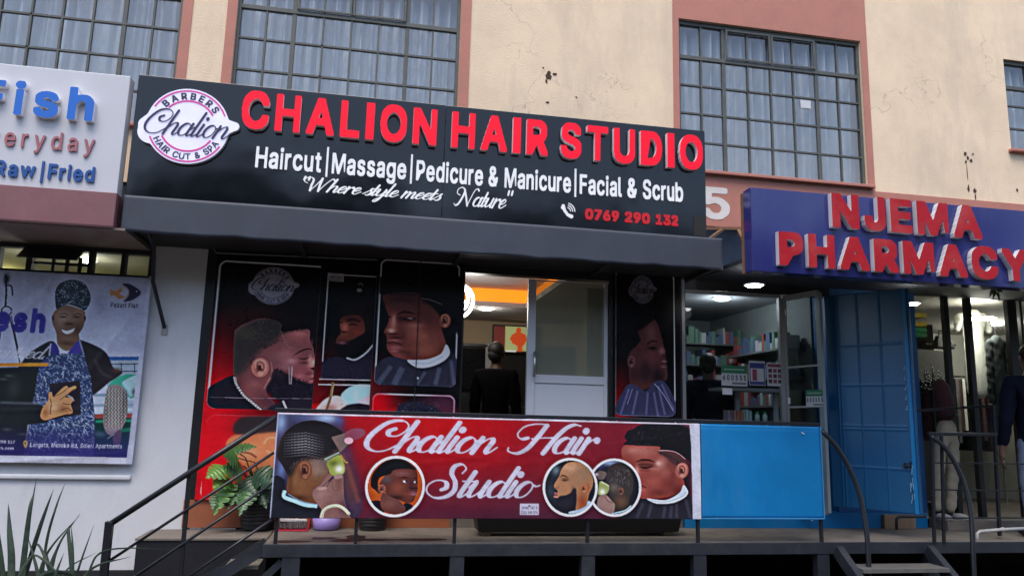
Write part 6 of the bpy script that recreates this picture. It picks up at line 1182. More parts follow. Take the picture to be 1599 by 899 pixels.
m = MB(); m.tube([((a.x+b.x)/2, y0+.27, .70), ((a.x+b.x)/2+.01, y0+.36, .78), ((a.x+b.x)/2+.02, y0+.42, .9)], .012, 8); m.build('handle', M_crim, dp)
br_ = thing('hand_brush', 'grey bristled brush with a white head resting in the crimson dustpan', 'brush', (-.5, 6.5, .65))
m = MB(); m.bar((a.x+.035, y0+.10, .700), (b.x-.025, y0+.14, .690), .05, .022); m.tube([((a.x+b.x)/2+.03, y0+.12, .70), ((a.x+b.x)/2+.03, y0+.15, .95)], .012, 8); m.build('head', M_whitepl, br_, bevel=.004)
m = MB(); r = np.random.default_rng(2)
for k in range(420): x = a.x+.03+(b.x-a.x-.06)*r.random(); yy = y0+.085+.07*r.random(); m.bar((x, yy, .69), (x+r.normal()*.010, yy+r.normal()*.01-.012, .632+.012*r.random()), .003)
m.build('bristles', mat('grey_bristle', (.13, .12, .125), .9, var=.4, scale=40), br_)
def pot(label, u, v, r0, r1, h, ribs=True, y_off=.0, loc=None):
    q = loc or PZ(u, v, .6215); c = (q[0], q[1]+r0, .6215); t = thing('plant_pot', label, 'plant pot', c)
    pr = [(0, .004), (r0, 0)]
    if ribs:
        for k in range(7): z = h*.1+h*.62*k/7; rr = r0+(r1-r0)*z/h; pr += [(rr, z), (rr+.006, z+.008), (rr+.006, z+.022), (rr, z+.03)]
    pr += [(r1, h*.86), (r1+.012, h*.87), (r1+.012, h), (r1-.004, h), (r1-.02, h*.9), (0, h*.88)]
    m = MB(); m.lathe(pr, c, 36); m.build('pot', M_blackpl, t, smooth=False)
    m = MB(); m.lathe([(0, h*.885), (r1-.02, h*.885)], c, 24); m.build('soil', mat('potting_soil', (.03, .02, .014), .9), t); return c
cp = pot('ribbed black pot holding the monstera next to the left end of the banner', 398, 827, .125, .17, .36)
pot('ribbed black pot half hidden behind the red banner beside the lilac basket', 581, 829, .105, .14, .30)
# monstera
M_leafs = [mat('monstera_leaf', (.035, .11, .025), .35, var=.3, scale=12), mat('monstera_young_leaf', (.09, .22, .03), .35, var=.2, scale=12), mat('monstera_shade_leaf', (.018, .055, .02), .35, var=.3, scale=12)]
mo = thing('monstera_plant', 'monstera plant with split dark green leaves and one lighter leaf in the ribbed pot', 'plant', cp)
def leaf(mb, base, tip, wid, nrm, droop=.25, slits=True, mi=0):
    base, tip = Vector(base), Vector(tip); d = tip-base; L = d.length; d.normalize(); n = Vector(nrm).normalized(); s = d.cross(n).normalized(); n = s.cross(d).normalized(); N = 22; prof = []
    for i in range(N+1):
        t = i/N; w = wid*.5*(math.sin(math.pi*min(1, t*.9+.1)**.62))*(1.05-.25*t)
        if t < .06: w *= .75
        if slits and i % 4 == 2 and 3 < i < N-2: w *= .42
        if i == N: w = .002
        prof.append((t, w))
    vs = []
    for t, w in prof:
        c = base+d*(L*t)-n*(droop*L*t*t)
        for k in (-1, -.5, 0, .5, 1): vs.append(c+s*(w*k)-n*(abs(k)**1.5*w*.28)+n*.004*math.sin(t*40))
    mb.add(vs, [(i*5+j, i*5+j+1, (i+1)*5+j+1, (i+1)*5+j) for i in range(N) for j in range(4)], mi)
stem = MB(); r = np.random.default_rng(21)
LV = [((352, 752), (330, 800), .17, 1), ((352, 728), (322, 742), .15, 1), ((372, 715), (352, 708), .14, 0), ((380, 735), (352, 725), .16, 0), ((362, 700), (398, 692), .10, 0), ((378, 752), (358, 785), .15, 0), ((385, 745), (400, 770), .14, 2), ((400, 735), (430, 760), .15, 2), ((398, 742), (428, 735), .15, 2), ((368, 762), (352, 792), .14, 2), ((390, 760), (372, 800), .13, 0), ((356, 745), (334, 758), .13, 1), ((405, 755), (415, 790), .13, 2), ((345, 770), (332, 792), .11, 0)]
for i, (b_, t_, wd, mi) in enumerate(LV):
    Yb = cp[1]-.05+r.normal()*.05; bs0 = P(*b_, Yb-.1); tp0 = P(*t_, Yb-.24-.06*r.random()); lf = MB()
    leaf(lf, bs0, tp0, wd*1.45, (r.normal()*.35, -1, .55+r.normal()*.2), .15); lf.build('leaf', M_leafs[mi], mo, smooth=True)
    stem = MB(); p0 = Vector((cp[0]+r.normal()*.03, cp[1]+r.normal()*.03, .93)); mid = (p0+bs0)/2+Vector((0, -.02, .10)); stem.tube([p0, mid, bs0], .005, 6); stem.build('stem', mat('green_stem', (.04, .09, .03), .5), mo, smooth=True)
# rubbish scraps and white threshold strip at the skirting
# ---------------------------------------------------------------- stair handrail on the left
hr = thing('stair_handrail', 'black sloping handrail with three thinner bars and square posts on the left stair', 'handrail', (-1.2, 6.1, .3))
A, Bp = P(172, 816, 6.1), Vector((-.645, 6.1, P(433, 650, 6.1).z)); 
m = MB(); m.tube([A+Vector((.01, 0, 0)), Bp], .021, 12); m.build('top_rail', M_rail, hr, smooth=True)
m = MB(); c = P(168, 860, 6.1); m.box(A.x-.030, A.x+.022, 6.075, 6.125, 0, A.z+.012); m.build('post', M_rail, hr, bevel=.004)
xp = P(292, 780, 6.1).x; m = MB(); m.box(xp-.014, xp+.014, 6.10, 6.128, .25, A.z+(Bp.z-A.z)*(xp-A.x)/(Bp.x-A.x)-.01); m.build('post', M_rail, hr)
for (u0, v0, u1, v1) in ((172, 874, 428, 706), (190, 914, 428, 752), (274, 914, 428, 808)):
    m = MB(); m.tube([P(u0, v0, 6.1), P(u1, v1, 6.1)], .0105, 8); m.build('bar', M_rail, hr, smooth=True)
# ---------------------------------------------------------------- curved handrails and railings on the right
def curve_rail(label, pts, r, Y0, Y1):
    n = len(pts); t = thing('curved_handrail', label, 'handrail', tuple(P(*pts[-1], Y1)), 'curved tube handrails'); m = MB()
    q = crom([tuple(P(u, v, Y0+(Y1-Y0)*i/(n-1))) for i, (u, v) in enumerate(pts)], 6); m.tube([Vector(a) for a in q], r, 12); m.build('tube', M_rail, t, smooth=True); return t
c1 = [(1283, 672), (1305, 695), (1325, 728), (1341, 768), (1350, 808), (1355, 850), (1358, 925)]
curve_rail('curved black tube handrail falling from the end of the blue board', c1, .0205, 6.1, 5.9)
c2 = [(1453, 680), (1474, 697), (1492, 724), (1507, 760), (1516, 800), (1519, 850), (1522, 925)]
curve_rail('curved black tube handrail falling from the corner of the right hand railing', c2, .0205, 6.1, 5.9)
rr = thing('deck_railing', 'black steel railing of posts and thin bars at the right end of the deck', 'railing', (5.3, 6.1, .62)); M_rr = M_rail
def gb(mb, u0, v0, u1, v1, Y, w): mb.bar(P(u0, v0, Y), P(u1, v1, Y), w); return mb
gb(MB(), 1449, 677, 1556, 678, 6.1, .03).build('top_rail', M_rr, rr, bevel=.003)
for u0, u1, v0, v1, w in ((1455, 1459, 678, 848, .024), (1470, 1474, 680, 848, .022), (1551, 1561, 632, 836, .026)): gb(MB(), u0, v0, u1, v1, 6.1 if u0 < 1540 else 6.35, w).build('post', M_rr, rr, bevel=.002)
for v0, v1, ue in ((722, 724, 1600), (764, 766, 1600), (808, 808, 1600)): gb(MB(), 1455, v0, ue, v1, 6.105, .012).build('bar', M_rr, rr)
r2 = thing('shop_railing', 'dark steel rail with a pale upright standing closer to the clothes shop glass', 'railing', (5.6, 6.7, .62)); m = gb(MB(), 1428, 641, 1549, 633, 6.7, .026); m.build('top_rail', M_rail, r2)
gb(MB(), 1547, 633, 1549, 680, 6.7, .026).build('upright', M_steel, r2); gb(MB(), 1428, 641, 1432, 800, 6.7, .02).build('upright', M_rail, r2)
# white water pipes and a stray floor box
pp = thing('water_pipe', 'white plastic water pipe lying along the deck below the right railing', 'pipe', (5.7, 6.3, .62)); m = MB()
Yp_ = 6.25; m.tube([P(1526, 850, Yp_), P(1526, 832, Yp_), P(1530, 829, Yp_), P(1566, 826, Yp_), P(1610, 824, Yp_)], .014, 10); m.build('tube', mat('dirty_pvc', (.45, .45, .44), .5, var=.2), pp, smooth=True)
m = MB(); a = P(1566, 826, Yp_); m.ell(a, (.03, .02, .02), 10, 8); m.build('joint', MATS['dirty_pvc'], pp, smooth=True)
p2 = thing('water_pipe', 'short dark water pipe with a bend coming out beside the blue door', 'pipe', (4.9, 6.9, .62)); m = MB(); m.tube([P(1400, 826, 6.8), P(1400, 810, 6.8), P(1404, 806, 6.8), P(1445, 806, 6.8)], .014, 10); m.build('tube', M_steel, p2, smooth=True)
bx_ = thing('brick_block', 'pale brown block lying on the deck under the open blue door', 'block', (4.9, 6.95, .62)); a, b = P(1381, 803, 6.95), P(1431, 825, 6.95); m = MB(); m.box(a.x, b.x, 6.95, 7.0, .621, a.z); m.build('block', mat('sandy_block', (.30, .2, .13), .9, var=.2, scale=20, bump=.3), bx_, bevel=.004)
# ---------------------------------------------------------------- pharmacy front
Yg = YW+.03
pw = thing('pharmacy_window', 'dark fixed shop window of the pharmacy with a thin pale frame', 'window', (3.6, Yg, .8))
xa, xb, z1 = xof(1064, 560), xof(1223, 560), zof(1140, 460)
m = MB(); m.box(xa, xb, Yg-.02, Yg+.03, z1, z1+.03); m.box(xa-.001, xa+.02, Yg-.019, Yg+.03, .766, z1-.001); m.box(xb-.02, xb+.02, Yg-.018, Yg+.03, .766, z1-.001); m.build('frame', mat('pale_grey_metal', (.30, .31, .31), .45, .3), pw)
m = MB(); m.box(2.995, 4.62, YW-.01, YW+.08, z1+.032, 3.0); m.build('head', mat('black_door_metal'), pw)
m = MB(); m.add([(xa, Yg, .77), (xb, Yg, .77), (xb, Yg, z1), (xa, Yg, z1)], [(0, 1, 2, 3)]); m.build('glass', glass('dark_shop_glass', (.72, .76, .77), .7), pw, recalc=False)
m = MB(); m.box(xa+.021, xb-.021, Yg-.015, Yg+.02, .767, .9); m.build('kick_panel', M_blue, pw)
# open casement leaf swung towards the street
lf_ = thing('window_leaf', 'open pharmacy window leaf with a pale frame, four panes and a price card', 'window leaf', (4.1, Yg, 1.6))
T0 = P(1224, 466, Yg-.02); T1 = P(1277, 451, 6.70); B0 = Vector((T0.x, T0.y, .80)); B1 = Vector((T1.x, T1.y, .80)); T1.z = T0.z+.01
M_lf = mat('pale_grey_metal')
m = MB(); m.bar(T0, T1, .045, .05); m.build('top_rail', M_lf, lf_); m = MB(); m.bar(B1, T1, .075, .03, up=(1, 0, 0)); m.build('stile', mat('greenish_grey_metal', (.26, .31, .33), .4, .2), lf_); m = MB(); m.bar(B0, T0, .035, .03, up=(1, 0, 0)); m.build('stile', M_lf, lf_); m = MB(); m.bar(B0, B1, .04, .04); m.build('bottom_rail', M_lf, lf_)
for f in (.66, .47, .29, .10): m = MB(); q0 = B0.lerp(T0, f); q1 = B1.lerp(T1, f); m.bar(q0, q1, .02, .018); m.build('glazing_bar', M_lf, lf_)
m = MB(); m.add([B0, B1, T1, T0], [(0, 1, 2, 3)]); m.build('glass', glass('leaf_glass', (.5, .54, .55), .8), lf_, recalc=False)
for f in (.93, .5): 
    q0 = B0.lerp(T0, f); m = MB(); m.tube([q0+Vector((0, -.03, -.03)), q0+Vector((0, -.03, .03))], .012, 8); m.build('hinge', M_whitepl, lf_)
# cards on the glass
def card(name, label, u0, v0, u1, v1, Y, style):
    a, b = P(u0, v0, Y), P(u1, v1, Y); x0, x1, z1_, z0_ = a.x, b.x, a.z, b.z; w, h = x1-x0, z1_-z0_; t = thing(name, label, 'notice', (x0, Y, z0_))
    m = MB(); m.box(x0, x1, Y-.004, Y-.001, z0_, z1_); m.build('sheet', mat('notice_paper', (.42, .44, .46), .7), t); y = Y-.0045; k = mat('notice_ink', (.03, .03, .04), .7)
    if style == 'green':
        raise_polys('green_band', [[(x0, z0_+h*.62), (x1, z0_+h*.62), (x1, z1_), (x0, z1_)]], y, .001, mat('green_ink', (.01, .12, .06), .6), t)
        raise_polys('heading', [[(x0+w*.1, z0_+h*.78), (x1-w*.12, z0_+h*.78), (x1-w*.12, z0_+h*.84), (x0+w*.1, z0_+h*.84)]], y-.0015, .001, mat('pale_green_ink', (.25, .38, .3), .6), t); raise_polys('number', fit('600555', x0+w*.05, x1-w*.05, z0_+h*.28, h*.26, .03, gap=.3), y, .001, k, t); raise_polys('footer', [[(x0+w*.4, z0_+h*.08), (x1-w*.06, z0_+h*.08), (x1-w*.06, z0_+h*.18), (x0+w*.4, z0_+h*.18)]], y, .001, mat('grey_ink', (.12, .12, .13), .6), t)
    elif style == 'blue':
        raise_polys('border', [[(x0+w*.03, z0_+h*.03), (x1-w*.03, z0_+h*.03), (x1-w*.03, z1_-h*.08), (x0+w*.03, z1_-h*.08)], [(x0+w*.08, z0_+h*.16), (x1-w*.08, z0_+h*.16), (x1-w*.08, z0_+h*.7), (x0+w*.08, z0_+h*.7)]], y, .001, mat('blue_ink', (.02, .03, .16), .6), t)
        raise_polys('panel', [[(x0+w*.2, z0_+h*.2), (x0+w*.48, z0_+h*.2), (x0+w*.48, z0_+h*.66), (x0+w*.2, z0_+h*.66)]], y, .001, mat('maroon_ink', (.2, .03, .07), .6), t)
    else:
        for i in range(3):
            for j in range(3): raise_polys('picture', [[(x0+w*(.08+.3*i), z0_+h*(.12+.23*j)), (x0+w*(.3+.3*i), z0_+h*(.12+.23*j)), (x0+w*(.3+.3*i), z0_+h*(.28+.23*j)), (x0+w*(.08+.3*i), z0_+h*(.28+.23*j))]], y, .001, [k, mat('maroon_ink', (.2, .03, .07), .6)][(i+j) % 2], t)
        raise_polys('band', [[(x0+w*.05, z0_+h*.82), (x1-w*.05, z0_+h*.82), (x1-w*.05, z0_+h*.95), (x0+w*.05, z0_+h*.95)]], y, .001, mat('maroon_ink', (.2, .03, .07), .6), t)
    return t
Yc = Yg-.004
card('payment_card', 'white card with a green band and large number on the pharmacy window', 1126, 570, 1167, 603, Yc, 'green')
card('notice_card', 'blue bordered notice with a maroon panel in the pharmacy window', 1169, 563, 1195, 602, Yc, 'blue'); card('notice_card', 'pinkish notice with rows of small pictures in the pharmacy window', 1197, 566, 1223, 603, Yc, 'grid')
cc = card('payment_card', 'green banded payment card fixed to the open window leaf', 1126, 570, 1160, 601, Yc, 'green')
d_ = (T1-T0); d_.z = 0; dx = d_.normalized(); q = B0.lerp(T0, .47)*.42+B1.lerp(T1, .47)*.58
Mx = Matrix.Translation(q+Vector((-dx.y, dx.x, 0))*-.02)@Matrix(((dx.x, -dx.y, 0, 0), (dx.y, dx.x, 0, 0), (0, 0, 1, 0), (0, 0, 0, 1)))@Matrix.Scale(.85, 4)
cc.matrix_world = Mx
for ch in cc.children: pass
# shelves and goods in the dim pharmacy
sh_ = thing('display_shelf', 'pale shelf edge across the pharmacy window below the notices', 'shelf', (3.8, 7.3, 1.7)); a, b = P(1124, 604, 7.16), P(1224, 609, 7.16); m = MB(); m.box(a.x, b.x+.03, 7.12, 7.42, a.z-.03, a.z); m.build('board', mat('pale_shelf', (.33, .36, .36), .6), sh_)
for u in (1152, 1212): m = MB(); x = P(u, 620, 7.3).x; m.box(x-.02, x+.02, 7.3, 7.33, .9, a.z-.031); m.build('upright', mat('pale_shelf'), sh_)
zz = P(1160, 657, 7.25).z; m = MB(); m.box(P(1124, 640, 7.2).x, 4.5, 7.16, 7.4, zz-.03, zz-.001); m.build('lower_board', mat('pale_shelf'), sh_)
for i, (u0, u1, h, col) in enumerate(((1137, 1141, 17, 'a08a96'), (1141.5, 1145, 16, '8a7080'), (1146, 1150, 17, 'b07c70'), (1150.5, 1156, 17, 'a86a48'), (1156.5, 1160.5, 16, 'b0724c'), (1161, 1164.5, 18, '9aa8a8'), (1165, 1169, 18, 'b0c4c4'), (1170, 1174.5, 16, '9ab0b0'))):
    a = P(u0, 657-h, 7.25); b = P(u1, 657, 7.25); m = MB(); m.box(a.x, b.x, 7.25, 7.36, zz, a.z); o = m.build('medicine_box', mat('box_'+['lilac', 'mauve', 'salmon', 'orange', 'tan', 'grey', 'mint', 'teal'][i], lin(col), .6), None, bevel=.002); tag(o, ['lilac', 'mauve', 'salmon', 'dark orange', 'tan orange', 'grey', 'pale mint', 'pale teal'][i]+' upright medicine box in the row on the low pharmacy shelf', 'box', 'medicine boxes on the low shelf')
for i, u in enumerate((1185, 1197)):
    c = P(u, 657, 7.25); t = thing('medicine_bottle', ('white bottle with a green cap nearer the row of boxes', 'white bottle with a green cap nearer the open window leaf')[i], 'bottle', (c.x, 7.28, zz), 'white bottles with green caps'); m = MB(); m.lathe([(0, 0), (.024, 0), (.024, .062), (.012, .075), (0, .075)], (c.x, 7.28, zz), 18); m.build('bottle', mat('mint_white', (.45, .6, .55), .4), t, smooth=True); m = MB(); m.lathe([(0, .0755), (.014, .0755), (.014, .1), (0, .1)], (c.x, 7.28, zz), 14); m.build('cap', mat('green_cap', (.02, .35, .1), .4), t)
rk = thing('medicine_rack', 'dim wall rack of stacked medicine packets at the back of the pharmacy', 'rack', (3.8, 9.0, .62)); r = np.random.default_rng(8)
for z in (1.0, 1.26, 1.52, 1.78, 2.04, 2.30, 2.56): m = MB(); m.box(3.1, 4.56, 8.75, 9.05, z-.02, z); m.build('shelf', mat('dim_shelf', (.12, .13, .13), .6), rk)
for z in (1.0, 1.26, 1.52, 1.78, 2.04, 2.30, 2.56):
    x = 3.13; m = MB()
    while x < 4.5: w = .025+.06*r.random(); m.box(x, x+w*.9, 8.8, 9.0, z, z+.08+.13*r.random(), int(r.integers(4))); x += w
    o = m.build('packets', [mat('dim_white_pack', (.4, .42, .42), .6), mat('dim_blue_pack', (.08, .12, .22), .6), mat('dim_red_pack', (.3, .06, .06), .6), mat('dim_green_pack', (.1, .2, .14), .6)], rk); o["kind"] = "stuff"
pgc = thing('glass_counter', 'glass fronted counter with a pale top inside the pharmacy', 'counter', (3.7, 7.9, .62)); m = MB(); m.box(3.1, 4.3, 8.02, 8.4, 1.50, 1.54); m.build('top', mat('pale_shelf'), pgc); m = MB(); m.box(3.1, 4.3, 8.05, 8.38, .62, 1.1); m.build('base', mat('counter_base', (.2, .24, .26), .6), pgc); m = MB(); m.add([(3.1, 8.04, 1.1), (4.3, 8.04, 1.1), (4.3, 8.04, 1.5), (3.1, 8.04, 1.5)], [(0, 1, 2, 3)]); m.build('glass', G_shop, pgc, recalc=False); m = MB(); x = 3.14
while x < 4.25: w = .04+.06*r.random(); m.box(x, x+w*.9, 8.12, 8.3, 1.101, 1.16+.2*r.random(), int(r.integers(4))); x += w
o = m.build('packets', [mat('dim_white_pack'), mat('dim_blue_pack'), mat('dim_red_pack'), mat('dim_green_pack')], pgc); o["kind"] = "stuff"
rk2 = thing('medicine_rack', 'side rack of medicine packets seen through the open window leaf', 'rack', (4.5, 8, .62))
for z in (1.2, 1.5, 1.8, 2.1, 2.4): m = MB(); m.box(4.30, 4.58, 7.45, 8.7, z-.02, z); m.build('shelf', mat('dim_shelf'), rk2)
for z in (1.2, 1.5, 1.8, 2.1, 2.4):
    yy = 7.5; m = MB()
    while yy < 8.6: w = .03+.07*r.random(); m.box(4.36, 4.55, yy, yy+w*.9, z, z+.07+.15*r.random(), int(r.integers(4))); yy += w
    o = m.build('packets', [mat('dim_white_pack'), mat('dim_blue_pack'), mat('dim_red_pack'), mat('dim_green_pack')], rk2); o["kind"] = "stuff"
pc = thing('paper_note', 'small blank white paper taped under the payment card in the pharmacy window', 'paper', tuple(P(1130, 605, Yc))); bx(MB(), 1128, 605.5, 1143.5, 616, Yc-.003, .002).build('paper', mat('white_note_paper', (.6, .62, .64), .8), pc)
c = P(1127, 466, 7.9); lampat('pharmacy_lamp', 'round white lamp on the pharmacy ceiling seen through the fixed window', (c.x, 7.9, min(2.97, c.z+.02)), .085, COOL, 9, 9)
c = P(1178, 446, 6.3); lampat('pharmacy_lamp', 'round white lamp under the soffit above the pharmacy window', (c.x, 6.3, c.z+.01), .075, (1, 1, 1), 14, .12)
so = MB(); so.hexa([(3.16, 5.58, 2.955), (12, 5.58, 2.955), (12, YW, 2.985), (3.16, YW, 2.985), (3.16, 5.58, 2.99), (12, 5.58, 2.99), (12, YW, 3.02), (3.16, YW, 3.02)]); so.build('pharmacy_soffit', mat('dark_navy_soffit', (.012, .014, .02), .7), bld)
# big open blue door
bd = thing('blue_door', 'large bright blue steel door with pressed square panels standing open', 'door', (4.8, 6.8, .8))
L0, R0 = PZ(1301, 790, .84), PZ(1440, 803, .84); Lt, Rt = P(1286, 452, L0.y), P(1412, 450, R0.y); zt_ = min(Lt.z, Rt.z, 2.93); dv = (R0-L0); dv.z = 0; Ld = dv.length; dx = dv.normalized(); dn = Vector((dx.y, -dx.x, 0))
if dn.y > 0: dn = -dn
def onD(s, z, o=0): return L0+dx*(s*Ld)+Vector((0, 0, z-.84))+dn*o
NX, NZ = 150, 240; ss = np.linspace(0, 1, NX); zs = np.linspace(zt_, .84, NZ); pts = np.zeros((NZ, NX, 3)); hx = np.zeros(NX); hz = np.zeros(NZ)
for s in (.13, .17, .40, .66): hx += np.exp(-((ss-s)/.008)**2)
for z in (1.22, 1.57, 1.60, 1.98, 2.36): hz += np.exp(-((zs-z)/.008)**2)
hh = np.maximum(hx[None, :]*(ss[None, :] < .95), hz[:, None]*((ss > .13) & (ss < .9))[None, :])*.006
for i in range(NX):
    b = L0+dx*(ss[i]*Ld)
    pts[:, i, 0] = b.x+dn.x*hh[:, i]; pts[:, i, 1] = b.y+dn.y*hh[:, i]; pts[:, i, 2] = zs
gridmesh('panel', pts, mat('door_shaded_blue', (.002, .08, .205), .42, var=.12, scale=3, bump=.08, bscale=25, dirt=(.01, .12, .26), dirtamt=.6, streak=True), bd, thick=.03, nvec=tuple(-dn))  # same blue paint as the board, darkened to carry the door's shade
m = MB(); m.bar(onD(.955, .842, .012), onD(.955, zt_, .012), .03, .012, up=tuple(dn)); m.build('edge_strip', M_blue, bd)
m = MB(); m.bar(onD(.83, 1.255, .02), onD(.93, 1.262, .02), .014); m.bar(onD(.86, 1.235, .015), onD(.86, 1.28, .015), .02); m.bar(onD(.92, 1.235, .015), onD(.92, 1.29, .015), .02); m.build('bolt', mat('dark_bolt_steel', (.03, .04, .06), .4, .5), bd)
m = MB(); r = np.random.default_rng(4)
for k in range(16): z = .9+.35*r.random(); s = .925+.012*r.normal(); m.bar(onD(s, z, .019), onD(s+.004, z+.02+.03*r.random(), .019), .006, .002, up=tuple(dn))
for k in range(5): z = 1.75+.09*k; m.bar(onD(.90, z, .008), onD(.925, z+.04, .008), .007, .002, up=tuple(dn)); m.bar(onD(.90, z, .008), onD(.93, z+.005, .008), .007, .002, up=tuple(dn))
m.build('paint_scrape', mat('pale_scrape', (.2, .36, .52), .8), bd)
bw = MB(); bw.box(4.62, 5.60, YW-.012, YW+.3, .766, 3.0); bw.build('blue_wall', mat('blue_wall_paint', (.01, .09, .26), .6, var=.1), bld)

# ---------------------------------------------------------------- clothes shop
cf = thing('clothes_shop_front', 'black framed glass front of the clothes shop at the right edge', 'shop front', (6.4, 7.1, .62))
for u, v, w in ((1419, 620, .05), (1476, 500, .055), (1511, 500, .06), (1580, 520, .11), (1594, 520, .03)): x = P(u, v, 7.1).x; m = MB(); m.box(x-w/2, x+w/2, 7.07, 7.13, .62, 2.98); m.build('mullion', mat('black_door_metal'), cf, bevel=.003)
m = MB(); m.box(5.55, 9, 7.06, 7.14, 2.981, 3.1); m.build('head', mat('black_door_metal'), cf); m = MB(); m.box(5.55, 9, 7.065, 7.135, .62, .70); m.build('sill', mat('black_door_metal'), cf)
m = MB(); m.add([(5.58, 7.1, .7), (9, 7.1, .7), (9, 7.1, 2.98), (5.58, 7.1, 2.98)], [(0, 1, 2, 3)]); m.build('glass', glass('clothes_glass', (.80, .82, .79), .8), cf, recalc=False)
def shirt(label, u0, v0, u1, v1, Y, m_, sleeve=.28, longs=False, group=None):
    a, b = P(u0, v0, Y), P(u1, v1, Y); x0, x1, z1_, z0_ = a.x, b.x, a.z, b.z; w = x1-x0; h = z1_-z0_; cx = (x0+x1)/2; t = thing('hanging_garment', label, 'garment', (cx, Y, z1_), group)
    V = [(cx, Y, z0_), (cx, Y, z0_+h*.5), (cx, Y, z1_-h*.12), (cx, Y, z1_-.02), (cx-w*.36, Y, z1_-h*.09), (cx-w*.47, Y, z1_-h*(sleeve if not longs else .7)), (cx+w*.36, Y, z1_-h*.09), (cx+w*.47, Y, z1_-h*(sleeve if not longs else .7))]
    grown('cloth', V, [(0, 1), (1, 2), (2, 3), (2, 4), (4, 5), (2, 6), (6, 7)], [(w*.33, .05), (w*.33, .05), (w*.3, .045), (w*.12, .03), (w*.13, .04), (w*.10, .035), (w*.13, .04), (w*.10, .035)], m_, t, 2, noise=.006)
    m = MB(); m.tube([(cx, Y, z1_-.03), (cx, Y, z1_+.04), (cx+.015, Y, z1_+.065), (cx+.03, Y, z1_+.05)], .005, 6); m.build('hanger', M_steel, t); return t
shirt('off white short sleeved shirt hanging in the clothes shop', 1489, 478, 1556, 625, 7.75, mat('off_white_cotton', (.68, .69, .62), .9)); shirt('dark grey green jacket hanging beside the white shirt', 1538, 518, 1584, 680, 7.45, mat('grey_green_cloth', (.06, .075, .075), .9), longs=True)
shirt('maroon top hanging low behind the glass beside the beige trousers', 1428, 592, 1468, 690, 7.35, mat('maroon_cloth', (.06, .018, .022), .9), longs=True)
bp_ = thing('white_board', 'blank off white display board leaning inside the clothes shop window', 'board', (5.9, 7.5, 1.9)); bx(MB(), 1424, 545, 1484, 602, 7.5, .03).build('board', mat('off_white_board', (.55, .53, .47), .7), bp_, bevel=.003)
bg_ = thing('handbag', 'black handbag with a round handle on top of the white board', 'handbag', tuple(P(1470, 545, 7.55))); a = P(1458, 523, 7.55); b = P(1490, 545, 7.55)
m = MB(); m.hexa([(a.x, 7.52, b.z), (b.x, 7.52, b.z), (b.x, 7.62, b.z), (a.x, 7.62, b.z), (a.x+.05, 7.55, a.z), (b.x-.04, 7.55, a.z), (b.x-.04, 7.6, a.z), (a.x+.05, 7.6, a.z)]); m.build('bag', M_blackpl, bg_, bevel=.015); m = MB(); cx = (a.x+b.x)/2; m.tube([(cx-.05, 7.57, a.z-.02), (cx-.03, 7.57, a.z+.06), (cx+.03, 7.57, a.z+.06), (cx+.05, 7.57, a.z-.02)], .008, 8); m.build('handle', M_blackpl, bg_)
for i, (v, col, nm) in enumerate(((492, (.35, .28, .05), 'mustard'), (506, (.40, .30, .04), 'yellow'), (515, (.02, .16, .06), 'green'), (523, (.02, .12, .05), 'dark green'), (534, (.03, .035, .03), 'black'))):
    a, b = P(1424, v-5, 8.2), P(1449, v+4, 8.2); m = MB(); r = np.random.default_rng(i)
    m.box(a.x, b.x, 8.2, 8.5, b.z, a.z); o = m.build('folded_clothes', mat(nm.replace(' ', '_')+'_cloth', col, .9, var=.3, scale=25), None, bevel=.02, seg=3); tag(o, nm+' folded clothes in the shelf stack at the left of the clothes shop', 'clothes', 'folded clothes on the shelf')
wp = thing('shelf_unit', 'dark open shelving holding folded clothes behind the clothes shop glass', 'shelf', (6, 8.6, .62)); m = MB(); a = P(1424, 540, 8.52); b = P(1452, 480, 8.52); m.box(a.x-.1, b.x+.02, 8.52, 8.56, .62, 2.9); m.box(a.x-.1, b.x+.02, 8.15, 8.52, a.z-.02, a.z); m.build('unit', mat('dark_shelf_wood', (.035, .03, .025), .6), wp)
rp = thing('garment_rack', 'crowded chrome rail of dim clothes at the back of the clothes shop', 'clothes rack', (7, 9.6, .62)); m = MB(); m.tube([(5.8, 9.6, 2.35), (9, 9.6, 2.35)], .015, 8); m.tube([(5.85, 9.6, .62), (5.85, 9.6, 2.35)], .015, 8); m.tube([(8.9, 9.6, .62), (8.9, 9.6, 2.35)], .015, 8); m.build('rail', MATS['chrome'], rp)
m = MB(); r = np.random.default_rng(5)
for k in range(46): x = 5.95+k*.06; m.box(x, x+.045, 9.4+.05*r.random(), 9.8, 1.3+.3*r.random(), 2.3, int(r.integers(5)))
o = m.build('hung_clothes', [M_blackcloth, M_navycloth, mat('grey_cloth', (.12, .12, .12), .9), mat('maroon_cloth'), mat('off_white_cotton')], rp); o["kind"] = "stuff"
for (u, v, Y, rr_, pw_, lab) in ((1425, 473, 6.6, .06, .1, 'bright white lamp under the lintel at the left corner of the clothes shop'), (1531, 496, 7.45, .15, 3.5, 'long oval ceiling lamp above the white shirt in the clothes shop'), (1552, 484, 8.9, .10, 14, 'smaller ceiling lamp deeper in the clothes shop, right of the long oval one'), (1509, 510, 9.3, .05, 5, 'tiny bright spot lamp beside the collar of the white shirt'), (1534, 509, 9.2, .07, 5, 'small spot lamp just above the white shirt collar')):
    c = P(u, v, Y); lampat('shop_spot_lamp', lab, (c.x, Y, min(c.z, 3.02)), rr_, (1, .97, .88), 16, pw_)
